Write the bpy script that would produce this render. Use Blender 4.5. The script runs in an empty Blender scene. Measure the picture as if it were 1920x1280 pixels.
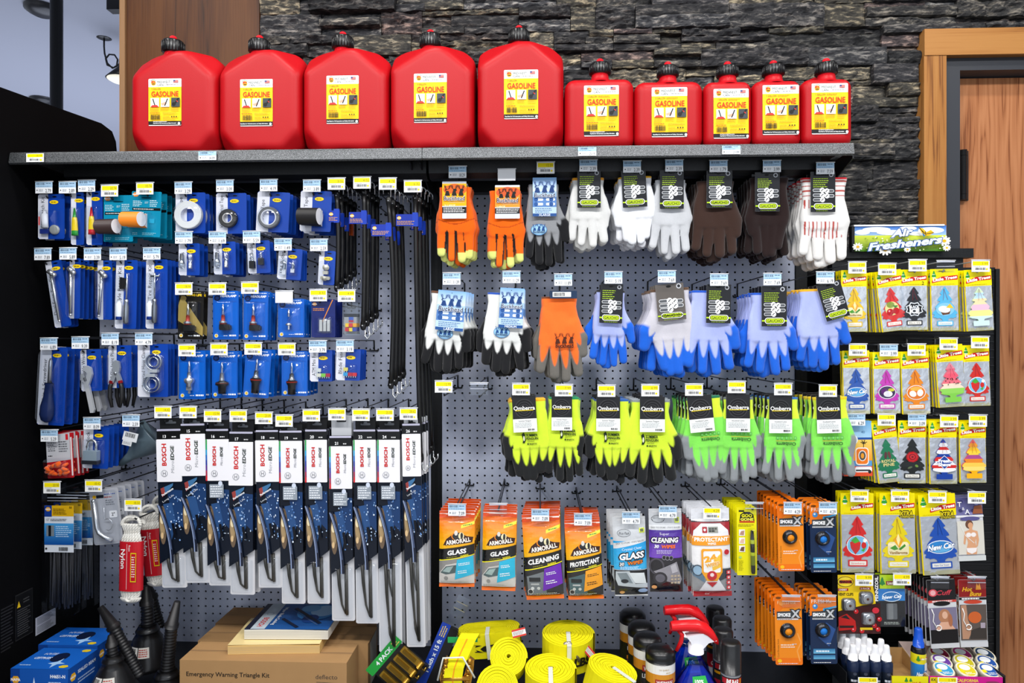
import bpy, bmesh, math, random
import numpy as np
from mathutils import Vector, Matrix, noise
random.seed(7)
SC = bpy.context.scene
COL = SC.collection
# ---------------------------------------------------------------- camera
YAW = math.radians(2.3); FPX = 1275.0; CAM = Vector((0, -2.3, 1.22))
cd = bpy.data.cameras.new('camera'); cd.sensor_width = 36; cd.lens = FPX / 1920 * 36
cam = bpy.data.objects.new('camera', cd); COL.objects.link(cam)
cam.location = CAM; cam.rotation_euler = (math.pi / 2, 0, YAW); SC.camera = cam
FW = Vector((-math.sin(YAW), math.cos(YAW), 0)); RT = Vector((math.cos(YAW), math.sin(YAW), 0)); UP = Vector((0, 0, 1))
def P(px, py, Y):
    d = FW * FPX + RT * (px - 960) + UP * (640 - py)
    return CAM + d * ((Y - CAM.y) / d.y)
def S(px, Y): return (P(px, 640, Y) - CAM).dot(FW) / FPX      # metres per pixel there
# ---------------------------------------------------------------- light and exposure
SC.view_settings.view_transform = 'Standard'; SC.view_settings.look = 'None'
SC.view_settings.gamma = 1; SC.view_settings.exposure = -0.98; SC.view_settings.use_curve_mapping = False
w = bpy.data.worlds.new('world'); SC.world = w; w.use_nodes = True
w.node_tree.nodes['Background'].inputs[0].default_value = (0.80, 0.88, 1.0, 1)
w.node_tree.nodes['Background'].inputs[1].default_value = 1.0
def area(name, loc, rot, sx, sy, power, col=(1, 1, 1)):
    l = bpy.data.lights.new(name, 'AREA'); l.shape = 'RECTANGLE'; l.size = sx; l.size_y = sy; l.energy = power; l.color = col
    o = bpy.data.objects.new(name, l); COL.objects.link(o); o.location = loc; o.rotation_euler = rot
    return o
for lx in (-1.75, -0.6, 0.55, 1.75):
    area('ceiling_panel_light', (lx, -0.95, 3.22), (math.radians(-8), 0, 0), 0.4, 0.2, 26, (1, 0.975, 0.94))
for lx in (-1.9, -0.7, 0.5, 1.7):
    area('aisle_panel_light', (lx, -2.5, 3.22), (math.radians(38), 0, 0), 0.5, 0.25, 62, (1, 0.985, 0.97))
area('front_fill_light', (0.3, -4.8, 1.7), (math.radians(90), 0, 0), 6.0, 2.4, 85, (0.86, 0.92, 1.0))  # unseen soft fill added behind the camera to brighten the pegboard
area('ceiling_fill_light', (-3.6, 3.4, 0.9), (math.radians(180), 0, 0), 3.0, 3.0, 140, (0.75, 0.82, 1.0))  # unseen upward fill added to lighten the next room's ceiling
# ---------------------------------------------------------------- colours and materials
def lin(c): return c / 12.92 if c <= 0.04045 else ((c + 0.055) / 1.055) ** 2.4
_hc = {}
def H(h):
    if not isinstance(h, str): return h
    if h not in _hc: _hc[h] = tuple(lin(int(h[i:i + 2], 16) / 255) for i in (0, 2, 4))
    return _hc[h]
MAT = {}
def nodes(name):
    m = bpy.data.materials.new(name); m.use_nodes = True; nt = m.node_tree
    MAT[name] = m
    return m, nt, nt.nodes['Principled BSDF']
def N(nt, t, **k):
    n = nt.nodes.new(t)
    for a, b in k.items():
        if a in n.inputs: n.inputs[a].default_value = b
        else: setattr(n, a, b)
    return n
def bump(nt, b, scale, strength, dist=0.001, coord='Object', detail=3, stretch=None, kind='ShaderNodeTexNoise'):
    tc = N(nt, 'ShaderNodeTexCoord'); src = tc.outputs[coord]
    if stretch:
        mp = N(nt, 'ShaderNodeMapping'); mp.inputs['Scale'].default_value = stretch; nt.links.new(src, mp.inputs[0]); src = mp.outputs[0]
    t = nt.nodes.new(kind); t.inputs['Scale'].default_value = scale
    if 'Detail' in t.inputs: t.inputs['Detail'].default_value = detail
    nt.links.new(src, t.inputs['Vector'])
    bp = N(nt, 'ShaderNodeBump'); bp.inputs['Strength'].default_value = strength; bp.inputs['Distance'].default_value = dist
    nt.links.new(t.outputs[0], bp.inputs['Height']); nt.links.new(bp.outputs[0], b.inputs['Normal'])
    return t
def colmat(name, rough, metal=0, spec=0.5, coat=0, bp=None, vary=0.0, vscale=40, sheen=0):
    m, nt, b = nodes(name)
    a = N(nt, 'ShaderNodeAttribute', attribute_name='Col')
    b.inputs['Roughness'].default_value = rough; b.inputs['Metallic'].default_value = metal
    b.inputs['Specular IOR Level'].default_value = spec; b.inputs['Coat Weight'].default_value = coat
    b.inputs['Sheen Weight'].default_value = sheen
    src = a.outputs['Color']
    if vary:
        tc = N(nt, 'ShaderNodeTexCoord'); t = N(nt, 'ShaderNodeTexNoise', Scale=vscale, Detail=4.0); nt.links.new(tc.outputs['Object'], t.inputs['Vector'])
        mr = N(nt, 'ShaderNodeMapRange'); mr.inputs[3].default_value = 1 - vary; mr.inputs[4].default_value = 1 + vary
        nt.links.new(t.outputs[0], mr.inputs[0])
        mx = N(nt, 'ShaderNodeVectorMath', operation='SCALE'); nt.links.new(src, mx.inputs[0]); nt.links.new(mr.outputs[0], mx.inputs['Scale']); src = mx.outputs[0]
    nt.links.new(src, b.inputs['Base Color'])
    if bp: bump(nt, b, *bp)
    return m
colmat('print', 0.5, spec=0.25)
colmat('gloss', 0.25, spec=0.3, coat=0.1)
colmat('film', 0.18, spec=0.6, coat=0.5, bp=(28, 0.5, 0.006))
colmat('foil', 0.25, metal=0.45, bp=(35, 0.6, 0.006))
colmat('paper', 0.75, spec=0.25)
colmat('carton', 0.8, spec=0.2, vary=0.08, vscale=14)
colmat('plastic', 0.3, bp=(220, 0.08, 0.001))
colmat('can', 0.42, spec=0.22, bp=(420, 0.16, 0.0012), vary=0.03, vscale=9)
colmat('rubber', 0.42, spec=0.45, bp=(160, 0.12, 0.001))
colmat('latex', 0.5, spec=0.4, bp=(700, 0.25, 0.0012), vary=0.12, vscale=120)
colmat('knit', 0.95, spec=0.15, sheen=0.3, bp=(900, 0.5, 0.0015), vary=0.06, vscale=200)
colmat('webbing', 0.8, spec=0.25, bp=(500, 0.4, 0.001), vary=0.05, vscale=60)
colmat('metal', 0.24, metal=0.82)
colmat('dull_metal', 0.4, metal=0.35)
def clearmat(name, tint, gl=0.18, rough=0.08):
    m, nt, b = nodes(name)
    tr = N(nt, 'ShaderNodeBsdfTransparent'); tr.inputs[0].default_value = (*tint, 1)
    g = N(nt, 'ShaderNodeBsdfGlossy'); g.inputs['Roughness'].default_value = rough; g.inputs[0].default_value = (1, 1, 1, 1)
    fr = N(nt, 'ShaderNodeLayerWeight'); fr.inputs[0].default_value = 0.5
    pw = N(nt, 'ShaderNodeMath', operation='POWER'); pw.inputs[1].default_value = 3.0; nt.links.new(fr.outputs['Facing'], pw.inputs[0])
    ma = N(nt, 'ShaderNodeMath', operation='MULTIPLY_ADD'); ma.inputs[1].default_value = 0.22; ma.inputs[2].default_value = gl * 0.2; nt.links.new(pw.outputs[0], ma.inputs[0])
    mx = N(nt, 'ShaderNodeMixShader'); nt.links.new(ma.outputs[0], mx.inputs[0]); nt.links.new(tr.outputs[0], mx.inputs[1]); nt.links.new(g.outputs[0], mx.inputs[2])
    nt.links.new(mx.outputs[0], nt.nodes['Material Output'].inputs[0])
    return m
clearmat('clear', (0.93, 0.95, 0.97)); clearmat('glass', (0.80, 0.84, 0.88), gl=1.3, rough=0.12); clearmat('blueglass', (0.03, 0.30, 0.78), rough=0.04)
# powder-coated steel: grey speckle
def steelmat(name, base, speck, rough=0.4, scale=900, metal=0.3):
    m, nt, b = nodes(name)
    t = bump(nt, b, scale, 0.35, 0.0012, detail=2)
    r = N(nt, 'ShaderNodeValToRGB'); r.color_ramp.elements[0].position = 0.45; r.color_ramp.elements[1].position = 0.68
    r.color_ramp.elements[0].color = (*H(base), 1); r.color_ramp.elements[1].color = (*H(speck), 1)
    nt.links.new(t.outputs[0], r.inputs[0]); nt.links.new(r.outputs[0], b.inputs['Base Color'])
    b.inputs['Roughness'].default_value = rough; b.inputs['Metallic'].default_value = metal
steelmat('shelf_steel', '292b2d', '7b7e81', 0.36, 700)
steelmat('black_steel', '0c0d0f', '1d1f22', 0.42, 700)
steelmat('peg_paint', 'c5cde3', 'd1d8ec', 0.5, 500, 0.0)
def woodmat(name, dark, mid, light, scale, axis='Z', rough=0.45, rings=False, bands=6.0):
    m, nt, b = nodes(name)
    tc = N(nt, 'ShaderNodeTexCoord'); mp = N(nt, 'ShaderNodeMapping'); nt.links.new(tc.outputs['Object'], mp.inputs[0])
    st = {'Z': (1, 1, 0.07), 'X': (0.07, 1, 1)}[axis]
    mp.inputs['Scale'].default_value = tuple(scale * q for q in st)
    n1 = N(nt, 'ShaderNodeTexNoise', Scale=1.0, Detail=3.0, Distortion=0.6); nt.links.new(mp.outputs[0], n1.inputs['Vector'])
    sc2 = N(nt, 'ShaderNodeMath', operation='MULTIPLY'); sc2.inputs[1].default_value = bands; nt.links.new(n1.outputs[0], sc2.inputs[0])
    pp = N(nt, 'ShaderNodeMath', operation='PINGPONG'); pp.inputs[1].default_value = 0.5; nt.links.new(sc2.outputs[0], pp.inputs[0])
    mp2 = N(nt, 'ShaderNodeMapping'); nt.links.new(tc.outputs['Object'], mp2.inputs[0]); mp2.inputs['Scale'].default_value = tuple((220 if q == 1 else 6) for q in st)
    n2 = N(nt, 'ShaderNodeTexNoise', Scale=1.0, Detail=2.0); nt.links.new(mp2.outputs[0], n2.inputs['Vector'])
    ad = N(nt, 'ShaderNodeMath', operation='MULTIPLY_ADD'); ad.inputs[1].default_value = 1.5; nt.links.new(pp.outputs[0], ad.inputs[0])
    sb = N(nt, 'ShaderNodeMath', operation='SUBTRACT'); nt.links.new(n2.outputs[0], sb.inputs[0]); sb.inputs[1].default_value = 0.4
    nt.links.new(sb.outputs[0], ad.inputs[2])
    r = N(nt, 'ShaderNodeValToRGB'); e = r.color_ramp.elements; e[0].position = 0.0; e[1].position = 0.75
    e[0].color = (*H(dark), 1); e[1].color = (*H(light), 1); k = r.color_ramp.elements.new(0.22); k.color = (*H(mid), 1)
    nt.links.new(ad.outputs[0], r.inputs[0]); nt.links.new(r.outputs[0], b.inputs['Base Color'])
    b.inputs['Roughness'].default_value = rough; b.inputs['Specular IOR Level'].default_value = 0.2
    bp = N(nt, 'ShaderNodeBump'); bp.inputs['Strength'].default_value = 0.25; bp.inputs['Distance'].default_value = 0.001
    nt.links.new(n2.outputs[0], bp.inputs['Height']); nt.links.new(bp.outputs[0], b.inputs['Normal'])
woodmat('door_wood', '7a4628', 'a06640', 'b0764e', 5.5, bands=15)
woodmat('casing_wood', '754823', '9c6834', 'aa7740', 7.0, bands=6)
woodmat('casing_wood_across', '754823', '9c6834', 'aa7740', 7.0, axis='X', bands=6)
woodmat('column_wood', '2c1608', '46250c', '563213', 5.0, bands=5)
woodmat('trim_wood', '5c4230', '80603f', '8c6a4a', 6.0, bands=4)
# ---------------------------------------------------------------- text outlines
_tx = {}
def glyphs(s, bold=0.0, res=2):
    k = (s, bold)
    if k not in _tx:
        c = bpy.data.curves.new('t', 'FONT'); c.body = s; c.size = 1; c.resolution_u = res; c.offset = bold; c.dimensions = '2D'; c.fill_mode = 'FRONT'
        o = bpy.data.objects.new('t', c); me = bpy.data.meshes.new_from_object(o)
        v = np.array([x.co[:2] for x in me.vertices]) if len(me.vertices) else np.zeros((1, 2))
        f = [tuple(p.vertices) for p in me.polygons]
        v = v / 0.729
        v[:, 0] -= v[:, 0].min()
        _tx[k] = (v, f, float(v[:, 0].max()))
        bpy.data.objects.remove(o); bpy.data.curves.remove(c); bpy.data.meshes.remove(me)
    return _tx[k]
# ---------------------------------------------------------------- mesh builder; frame = (x right, y down, d toward the viewer) in photo pixels
class MB:
    def __init__(s, scale=1.0, ox=0.0, oy=0.0, mat='print'):
        s.v = []; s.f = []; s.c = []; s.m = []; s.sm = []; s.mats = []; s.s = scale; s.ox = ox; s.oy = oy; s.dm = mat; s.lay = 0.0; s.X = None; s.step = 0.08
    def add(s, vs, fs, col, mat=None, smooth=False):
        mat = mat or s.dm
        if mat not in s.mats: s.mats.append(mat)
        b = len(s.v); mi = s.mats.index(mat)
        if s.X: vs = [s.X(*p) for p in vs]
        s.v += [tuple(p) for p in vs]
        if isinstance(col, list): s.c += [H(c) for c in col]
        else: s.c += [H(col)] * len(fs)
        s.f += [tuple(b + i for i in f) for f in fs]; s.m += [mi] * len(fs); s.sm += [smooth] * len(fs)
    def up(s):                       # next printed layer
        s.lay += s.step; return s.lay
    def poly(s, pts, col, d=None, mat=None):
        d = s.up() if d is None else d
        s.add([(x, y, d) for x, y in pts], [tuple(range(len(pts)))], col, mat)
    def rect(s, x0, y0, x1, y1, col, mat=None, n=1, col2=None):
        if col2 is None: return s.poly([(x0, y0), (x1, y0), (x1, y1), (x0, y1)], col, mat=mat)
        d = s.up(); a, b = H(col), H(col2); n = max(n, 10)
        for i in range(n):
            t = (i + .5) / n; ya = y0 + (y1 - y0) * i / n; yb = y0 + (y1 - y0) * (i + 1) / n
            s.poly([(x0, ya), (x1, ya), (x1, yb), (x0, yb)], tuple(a[j] * (1 - t) + b[j] * t for j in range(3)), d, mat)
    def ell(s, cx, cy, rx, ry, col, n=20, mat=None, rot=0):
        q = math.radians(rot)
        s.poly([(cx + rx * math.cos(a) * math.cos(q) - ry * math.sin(a) * math.sin(q), cy + rx * math.cos(a) * math.sin(q) + ry * math.sin(a) * math.cos(q)) for a in [i * 2 * math.pi / n for i in range(n)]], col, mat=mat)
    def rrect(s, x0, y0, x1, y1, r, col, mat=None): s.poly(rr(x0, y0, x1, y1, r), col, mat=mat)
    def line(s, pts, wd, col, mat=None):
        d = s.up()
        for (ax, ay), (bx, by) in zip(pts, pts[1:]):
            L = math.hypot(bx - ax, by - ay) or 1; nx, ny = -(by - ay) / L * wd / 2, (bx - ax) / L * wd / 2
            s.poly([(ax + nx, ay + ny), (bx + nx, by + ny), (bx - nx, by - ny), (ax - nx, ay - ny)], col, d, mat)
    def text(s, t, x, y, h, col, rot=0, shear=0, bold=0.0, w=None, a='c', sx=1.0, mat=None, arc=0.0):
        """cap height h, (x, y) = middle of the line (a='c') or its left end (a='l'); w squeezes to that width"""
        v, f, wd = glyphs(t, bold)
        k = w / (wd * h) if w else sx
        q = math.radians(rot); d = s.up(); out = []
        off = {'c': -wd / 2, 'l': 0, 'r': -wd}[a]
        for gx, gy in v:
            u = (gx + off) * h * k + shear * gy * h; vv = -(gy - 0.5) * h
            vv += arc * (u * u) / (max(1, (wd * h * k) ** 2)) * 4 * h
            out.append((x + u * math.cos(q) - vv * math.sin(q), y + u * math.sin(q) + vv * math.cos(q), d))
        s.add(out, f, col, mat)
    def lines(s, x0, y0, x1, y1, n, col, th=0.45, rot=0, left=True):
        d = s.up(); R = random.Random(int(x0 * 31 + y0 * 17 + n)); st = (y1 - y0) / n; q = math.radians(rot); cx, cy = (x0 + x1) / 2, (y0 + y1) / 2
        for i in range(n):
            y = y0 + st * (i + 0.5); x = x0 if left else x0 + R.random() * (x1 - x0) * .15; e = x1 - (R.random() * 0.3 * (x1 - x0)) * (1 if left else .5)
            while x < e:
                L = min(e - x, R.uniform(1.5, 5)); 
                pts = [(x, y - st * th / 2), (x + L, y - st * th / 2), (x + L, y + st * th / 2), (x, y + st * th / 2)]
                if rot: pts = [(cx + (a - cx) * math.cos(q) - (b - cy) * math.sin(q), cy + (a - cx) * math.sin(q) + (b - cy) * math.cos(q)) for a, b in pts]
                s.poly(pts, col, d); x += L + 0.8
    def barcode(s, x0, y0, x1, y1, col='151515'):
        R = random.Random(int(x0 * 7 + x1)); x = x0; d = s.up()
        while x < x1:
            L = R.choice([0.5, 0.9, 1.3]); s.poly([(x, y0), (min(x1, x + L), y0), (min(x1, x + L), y1), (x, y1)], col, d); x += L + R.choice([0.4, 0.7, 1.0])
    def prism(s, pts, d0, d1, col, mat=None, side=None, smooth=False):
        n = len(pts); vs = [(x, y, d0) for x, y in pts] + [(x, y, d1) for x, y in pts]
        fs = [tuple(range(n, 2 * n)), tuple(range(n - 1, -1, -1))]; s.add(vs, fs, col, mat, smooth)
        s.add(vs, [(i, (i + 1) % n, n + (i + 1) % n, n + i) for i in range(n)], side or col, mat, smooth)
    def box(s, x0, y0, x1, y1, d0, d1, col, mat=None, r=0, side=None):
        s.prism(rr(x0, y0, x1, y1, r) if r else [(x0, y0), (x1, y0), (x1, y1), (x0, y1)], d0, d1, col, mat, side)
    def dome(s, pts, d0, d1, inset, col, mat=None, steps=2, smooth=True):
        """raised shell: outline pts at d0 rising to an inset outline at d1"""
        cx = sum(p[0] for p in pts) / len(pts); cy = sum(p[1] for p in pts) / len(pts); n = len(pts); vs = []; 
        for k in range(steps + 1):
            t = k / steps; dd = d0 + (d1 - d0) * math.sin(t * math.pi / 2); ins = inset * (1 - math.cos(t * math.pi / 2))
            for x, y in pts:
                L = math.hypot(x - cx, y - cy) or 1; f = max(0.05, (L - ins) / L); vs.append((cx + (x - cx) * f, cy + (y - cy) * f, dd))
        fs = [(k * n + i, k * n + (i + 1) % n, (k + 1) * n + (i + 1) % n, (k + 1) * n + i) for k in range(steps) for i in range(n)] + [tuple(range(steps * n, steps * n + n))]
        s.add(vs, fs, col, mat, smooth)
    def tube(s, pts, r, col, mat=None, n=7, flat=1.0, caps=True):
        pts = [Vector(p) for p in pts]; R = r if isinstance(r, (list, tuple)) else [r] * len(pts); vs = []; ref = Vector((0.13, 0.21, 1)).normalized()
        for i, p in enumerate(pts):
            t = (pts[min(i + 1, len(pts) - 1)] - pts[max(i - 1, 0)]).normalized()
            a = t.cross(ref)
            if a.length < 0.15: a = t.cross(Vector((1, 0, 0)))
            a.normalize(); b = t.cross(a)
            for k in range(n):
                q = 2 * math.pi * k / n; vs.append(tuple(p + (a * math.cos(q) + b * math.sin(q) * flat) * R[i]))
        m = len(pts); fs = [(i * n + k, i * n + (k + 1) % n, (i + 1) * n + (k + 1) % n, (i + 1) * n + k) for i in range(m - 1) for k in range(n)]
        if caps: fs += [tuple(range(n - 1, -1, -1)), tuple(range((m - 1) * n, m * n))]
        s.add(vs, fs, col, mat, True)
    def lathe(s, prof, o, ax=(0, -1, 0), col='ffffff', mat=None, n=20, smooth=True, flat=None, a0=0, a1=360, caps=True):
        """prof [(t, r[, colour])] along axis ax from o"""
        ax = Vector(ax).normalized(); a = ax.cross(Vector((0, 0, 1)))
        if a.length < 0.1: a = Vector((1, 0, 0))
        a.normalize(); b = ax.cross(a); o = Vector(o); vs = []; N1 = n if a1 - a0 >= 360 else n + 1
        for p in prof:
            for k in range(N1):
                q = math.radians(a0 + (a1 - a0) * k / n); vv = a * math.cos(q) * p[1] + b * math.sin(q) * p[1]
                if flat: vv = Vector((vv.x * flat[0], vv.y * flat[1], vv.z * flat[2]))
                vs.append(tuple(o + ax * p[0] + vv))
        fs = []; cs = []
        for i in range(len(prof) - 1):
            for k in range(n):
                fs.append((i * N1 + k, i * N1 + (k + 1) % N1, (i + 1) * N1 + (k + 1) % N1, (i + 1) * N1 + k)); cs.append(prof[i + 1][2] if len(prof[i + 1]) > 2 else col)
        for i in (0, len(prof) - 1):
            if caps and prof[i][1] > 1e-6 and N1 == n: fs.append(tuple(range(i * N1, i * N1 + n))); cs.append(prof[i][2] if len(prof[i]) > 2 else col)
        s.add(vs, fs, cs, mat, smooth)
    def ball(s, c, r, col, mat=None, n=12, fl=(1, 1, 1)):
        m = n // 2
        vs = []; 
        for i in range(m + 1):
            for k in range(n):
                a = math.pi * i / m; q = 2 * math.pi * k / n
                vs.append((c[0] + fl[0] * r * math.sin(a) * math.cos(q), c[1] - fl[1] * r * math.cos(a), c[2] + fl[2] * r * math.sin(a) * math.sin(q)))
        s.add(vs, [(i * n + k, i * n + (k + 1) % n, (i + 1) * n + (k + 1) % n, (i + 1) * n + k) for i in range(m) for k in range(n)], col, mat, True)
    def warp(s, fn, gx, gy):
        """cut everything on a grid, then displace d by fn(x, y) (+ optional x, y shift)"""
        bm = bmesh.new(); lc = bm.faces.layers.float_vector.new('c'); ls = bm.faces.layers.int.new('m')
        vv = [bm.verts.new(p) for p in s.v]
        for f, c, m in zip(s.f, s.c, s.m):
            try: fc = bm.faces.new([vv[i] for i in f])
            except ValueError: continue
            fc[lc] = c; fc[ls] = m
        for x in gx: bmesh.ops.bisect_plane(bm, geom=bm.verts[:] + bm.edges[:] + bm.faces[:], plane_co=(x, 0, 0), plane_no=(1, 0, 0))
        for y in gy: bmesh.ops.bisect_plane(bm, geom=bm.verts[:] + bm.edges[:] + bm.faces[:], plane_co=(0, y, 0), plane_no=(0, 1, 0))
        bm.verts.index_update()
        s.v = [(v.co.x, v.co.y, v.co.z + fn(v.co.x, v.co.y) * (-1 if v.co.z < 0 else 1)) for v in bm.verts]
        s.f = [tuple(v.index for v in f.verts) for f in bm.faces]; s.c = [tuple(f[lc]) for f in bm.faces]; s.m = [f[ls] for f in bm.faces]; s.sm = [True] * len(s.f)
        bm.free()
    def mesh(s, name):
        me = bpy.data.meshes.new(name); k = s.s
        me.from_pydata([((x - s.ox) * k, -d * k, -(y - s.oy) * k) for x, y, d in s.v], [], [f[::-1] for f in s.f])
        for m in s.mats: me.materials.append(MAT[m])
        finish(me, s.c, s.m, s.sm)
        return me
    def obj(s, name, parent=None, loc=None):
        o = bpy.data.objects.new(name, s.mesh(name)); COL.objects.link(o)
        if parent: o.parent = parent
        if loc is not None: o.location = loc
        return o
def finish(me, fc, fm=None, sm=None):
    n = len(me.polygons); lt = np.zeros(n, np.int32); me.polygons.foreach_get('loop_total', lt)
    at = me.color_attributes.new('Col', 'FLOAT_COLOR', 'CORNER')
    c = np.repeat(np.array([(*q, 1.0) for q in fc], np.float32), lt, axis=0); at.data.foreach_set('color', c.ravel())
    if fm is not None: me.polygons.foreach_set('material_index', np.array(fm, np.int32))
    if sm is not None: me.polygons.foreach_set('use_smooth', np.array(sm, bool))
    me.update()
def rr(x0, y0, x1, y1, r, n=4):
    o = []
    for cx, cy, a in ((x1 - r, y0 + r, -90), (x1 - r, y1 - r, 0), (x0 + r, y1 - r, 90), (x0 + r, y0 + r, 180)):
        for i in range(n + 1):
            q = math.radians(a + 90 * i / n); o.append((cx + r * math.cos(q), cy + r * math.sin(q)))
    return o
# ---------------------------------------------------------------- scene objects
def tag(o, label, cat, group=None):
    o['label'] = label; o['category'] = cat
    if group: o['group'] = group
    return o
def thing(name, label, cat, loc, group=None, tilt=0):
    o = bpy.data.objects.new(name, None); COL.objects.link(o); o.location = loc; o.rotation_euler = (0, math.radians(tilt), 0); o.empty_display_size = 0.03
    return tag(o, label, cat, group)
def struct(name, mb, loc=(0, 0, 0), parent=None):
    o = mb.obj(name, parent, loc)
    if not parent: o['kind'] = 'structure'
    return o
def copy_tree(o, parent=None):
    c = o.copy(); COL.objects.link(c)
    if parent: c.parent = parent
    for ch in list(o.children): copy_tree(ch, c)
    return c
ORD = ['frontmost', 'second', 'third', 'fourth', 'fifth', 'sixth', 'seventh', 'eighth', 'ninth', 'tenth']
class Item:
    """a hanging or standing product; parts are drawn in photo pixels from its top-left corner"""
    def __init__(s, name, desc, cat, x0, y0, x1, y1, Y=-0.34, tilt=0, group=None, anchor='top'):
        s.w = x1 - x0; s.h = y1 - y0; s.Y = Y; cx = (x0 + x1) / 2; s.s = S(cx, Y); s.tilt = tilt; s.desc = desc; s.parts = []
        s.oy = 0 if anchor == 'top' else s.h
        s.root = thing(name, desc, cat, P(cx, y0 + s.oy, Y), group, tilt)
    def mb(s, name, mat='print', parent=None, label=None):
        m = MB(s.s, s.w / 2, s.oy, mat); s.parts.append((name, m, parent, label)); return m
    def done(s, n=1, sp=0.02, jit=1.2, dx=0, dz=0, word='on its hook', keep=None):
        made = {}
        for name, m, par, lab in s.parts:
            o = m.obj(name, made[id(par)] if par else s.root); made[id(m)] = o
            if lab: o['label'] = lab
        R = random.Random(int(s.root.location.x * 1e4) + int(s.root.location.z * 1e4)); out = [s.root]
        if n > 1: s.root['label'] = f"{s.desc}, {ORD[0]} {word}"
        for i in range(1, n):
            c = copy_tree(s.root); c.location = s.root.location + Vector((dx * i + R.uniform(-1, 1) * 0.0015, sp * i, dz * i + R.uniform(-1, 1) * 0.001))
            c.rotation_euler = (0, math.radians(s.tilt * (0.8 ** i) + R.uniform(-jit, jit)), 0)
            c['label'] = f"{s.desc}, {ORD[i]} {word}"; out.append(c)
        return out
# ================================================================ THE SETTING
def W(mat='print'):
    m = MB(1.0, mat=mat); m.X = lambda x, y, z: (x, -z, -y); return m
def wbox(m, x0, x1, y0, y1, z0, z1, col='ffffff', mat=None):
    vs = [(x, y, z) for x in (x0, x1) for y in (y0, y1) for z in (z0, z1)]
    m.add(vs, [(0, 1, 3, 2), (4, 6, 7, 5), (0, 4, 5, 1), (2, 3, 7, 6), (0, 2, 6, 4), (1, 5, 7, 3)], col, mat)
def X_at(px, Y): return P(px, 640, Y).x
def Z_at(py, Y, px=960): return P(px, py, Y).z
# room
m, nt, b = nodes('floor_tile'); b.inputs['Base Color'].default_value = (0.32, 0.31, 0.30, 1); b.inputs['Roughness'].default_value = 0.35; bump(nt, b, 6, 0.1, 0.001)
m, nt, b = nodes('ceiling_paint'); b.inputs['Base Color'].default_value = (0.50, 0.52, 0.60, 1); b.inputs['Roughness'].default_value = 0.9; bump(nt, b, 3, 0.15, 0.01)
m, nt, b = nodes('black_panel'); b.inputs['Base Color'].default_value = (0.0035, 0.0035, 0.004, 1); b.inputs['Roughness'].default_value = 0.6; b.inputs['Specular IOR Level'].default_value = 0.05; bump(nt, b, 60, 0.05, 0.001)
m, nt, b = nodes('frame_black'); b.inputs['Base Color'].default_value = (0.022, 0.025, 0.032, 1); b.inputs['Roughness'].default_value = 0.5; bump(nt, b, 200, 0.06, 0.001)
m = W('floor_tile'); wbox(m, -9, 4, -5, 8, -0.1, 0); struct('floor', m)
m = W('ceiling_paint'); wbox(m, -9, 4, -5, 8, 3.3, 3.4); struct('ceiling', m)
m = W('ceiling_paint'); wbox(m, -9, -1.2, 6.2, 6.3, 0, 3.3); struct('wall_far', m)
XL = X_at(229, 0.10); XD = X_at(1725, 0.10)
m = W('black_steel'); wbox(m, XL, XD, 0.14, 0.3, 0, 3.3); wbox(m, XD, 4, 0.14, 0.3, Z_at(75, 0.14), 3.3); struct('wall_back', m)
# ledge stone facing, every stone its own rough block
def stonemat():
    m, nt, b = nodes('ledge_stone'); tc = N(nt, 'ShaderNodeTexCoord'); a = N(nt, 'ShaderNodeAttribute', attribute_name='Col')
    mp = N(nt, 'ShaderNodeMapping'); mp.inputs['Scale'].default_value = (14, 24, 50); nt.links.new(tc.outputs['Object'], mp.inputs[0])
    t = N(nt, 'ShaderNodeTexNoise', Scale=1.6, Detail=9.0, Roughness=0.68, Distortion=0.3); nt.links.new(mp.outputs[0], t.inputs['Vector'])
    r = N(nt, 'ShaderNodeValToRGB'); e = r.color_ramp.elements; e[0].position = 0.38; e[0].color = (0.2, 0.21, 0.25, 1); e[1].position = 0.68; e[1].color = (6.0, 5.5, 4.6, 1)
    k = e.new(0.52); k.color = (0.8, 0.8, 0.8, 1); nt.links.new(t.outputs[0], r.inputs[0])
    mx = N(nt, 'ShaderNodeVectorMath', operation='MULTIPLY'); nt.links.new(a.outputs['Color'], mx.inputs[0]); nt.links.new(r.outputs[0], mx.inputs[1]); nt.links.new(mx.outputs[0], b.inputs['Base Color'])
    b.inputs['Roughness'].default_value = 0.8; b.inputs['Specular IOR Level'].default_value = 0.35
    bp = N(nt, 'ShaderNodeBump'); bp.inputs['Strength'].default_value = 0.8; bp.inputs['Distance'].default_value = 0.008; nt.links.new(t.outputs[0], bp.inputs['Height']); nt.links.new(bp.outputs[0], b.inputs['Normal'])
stonemat()
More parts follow.
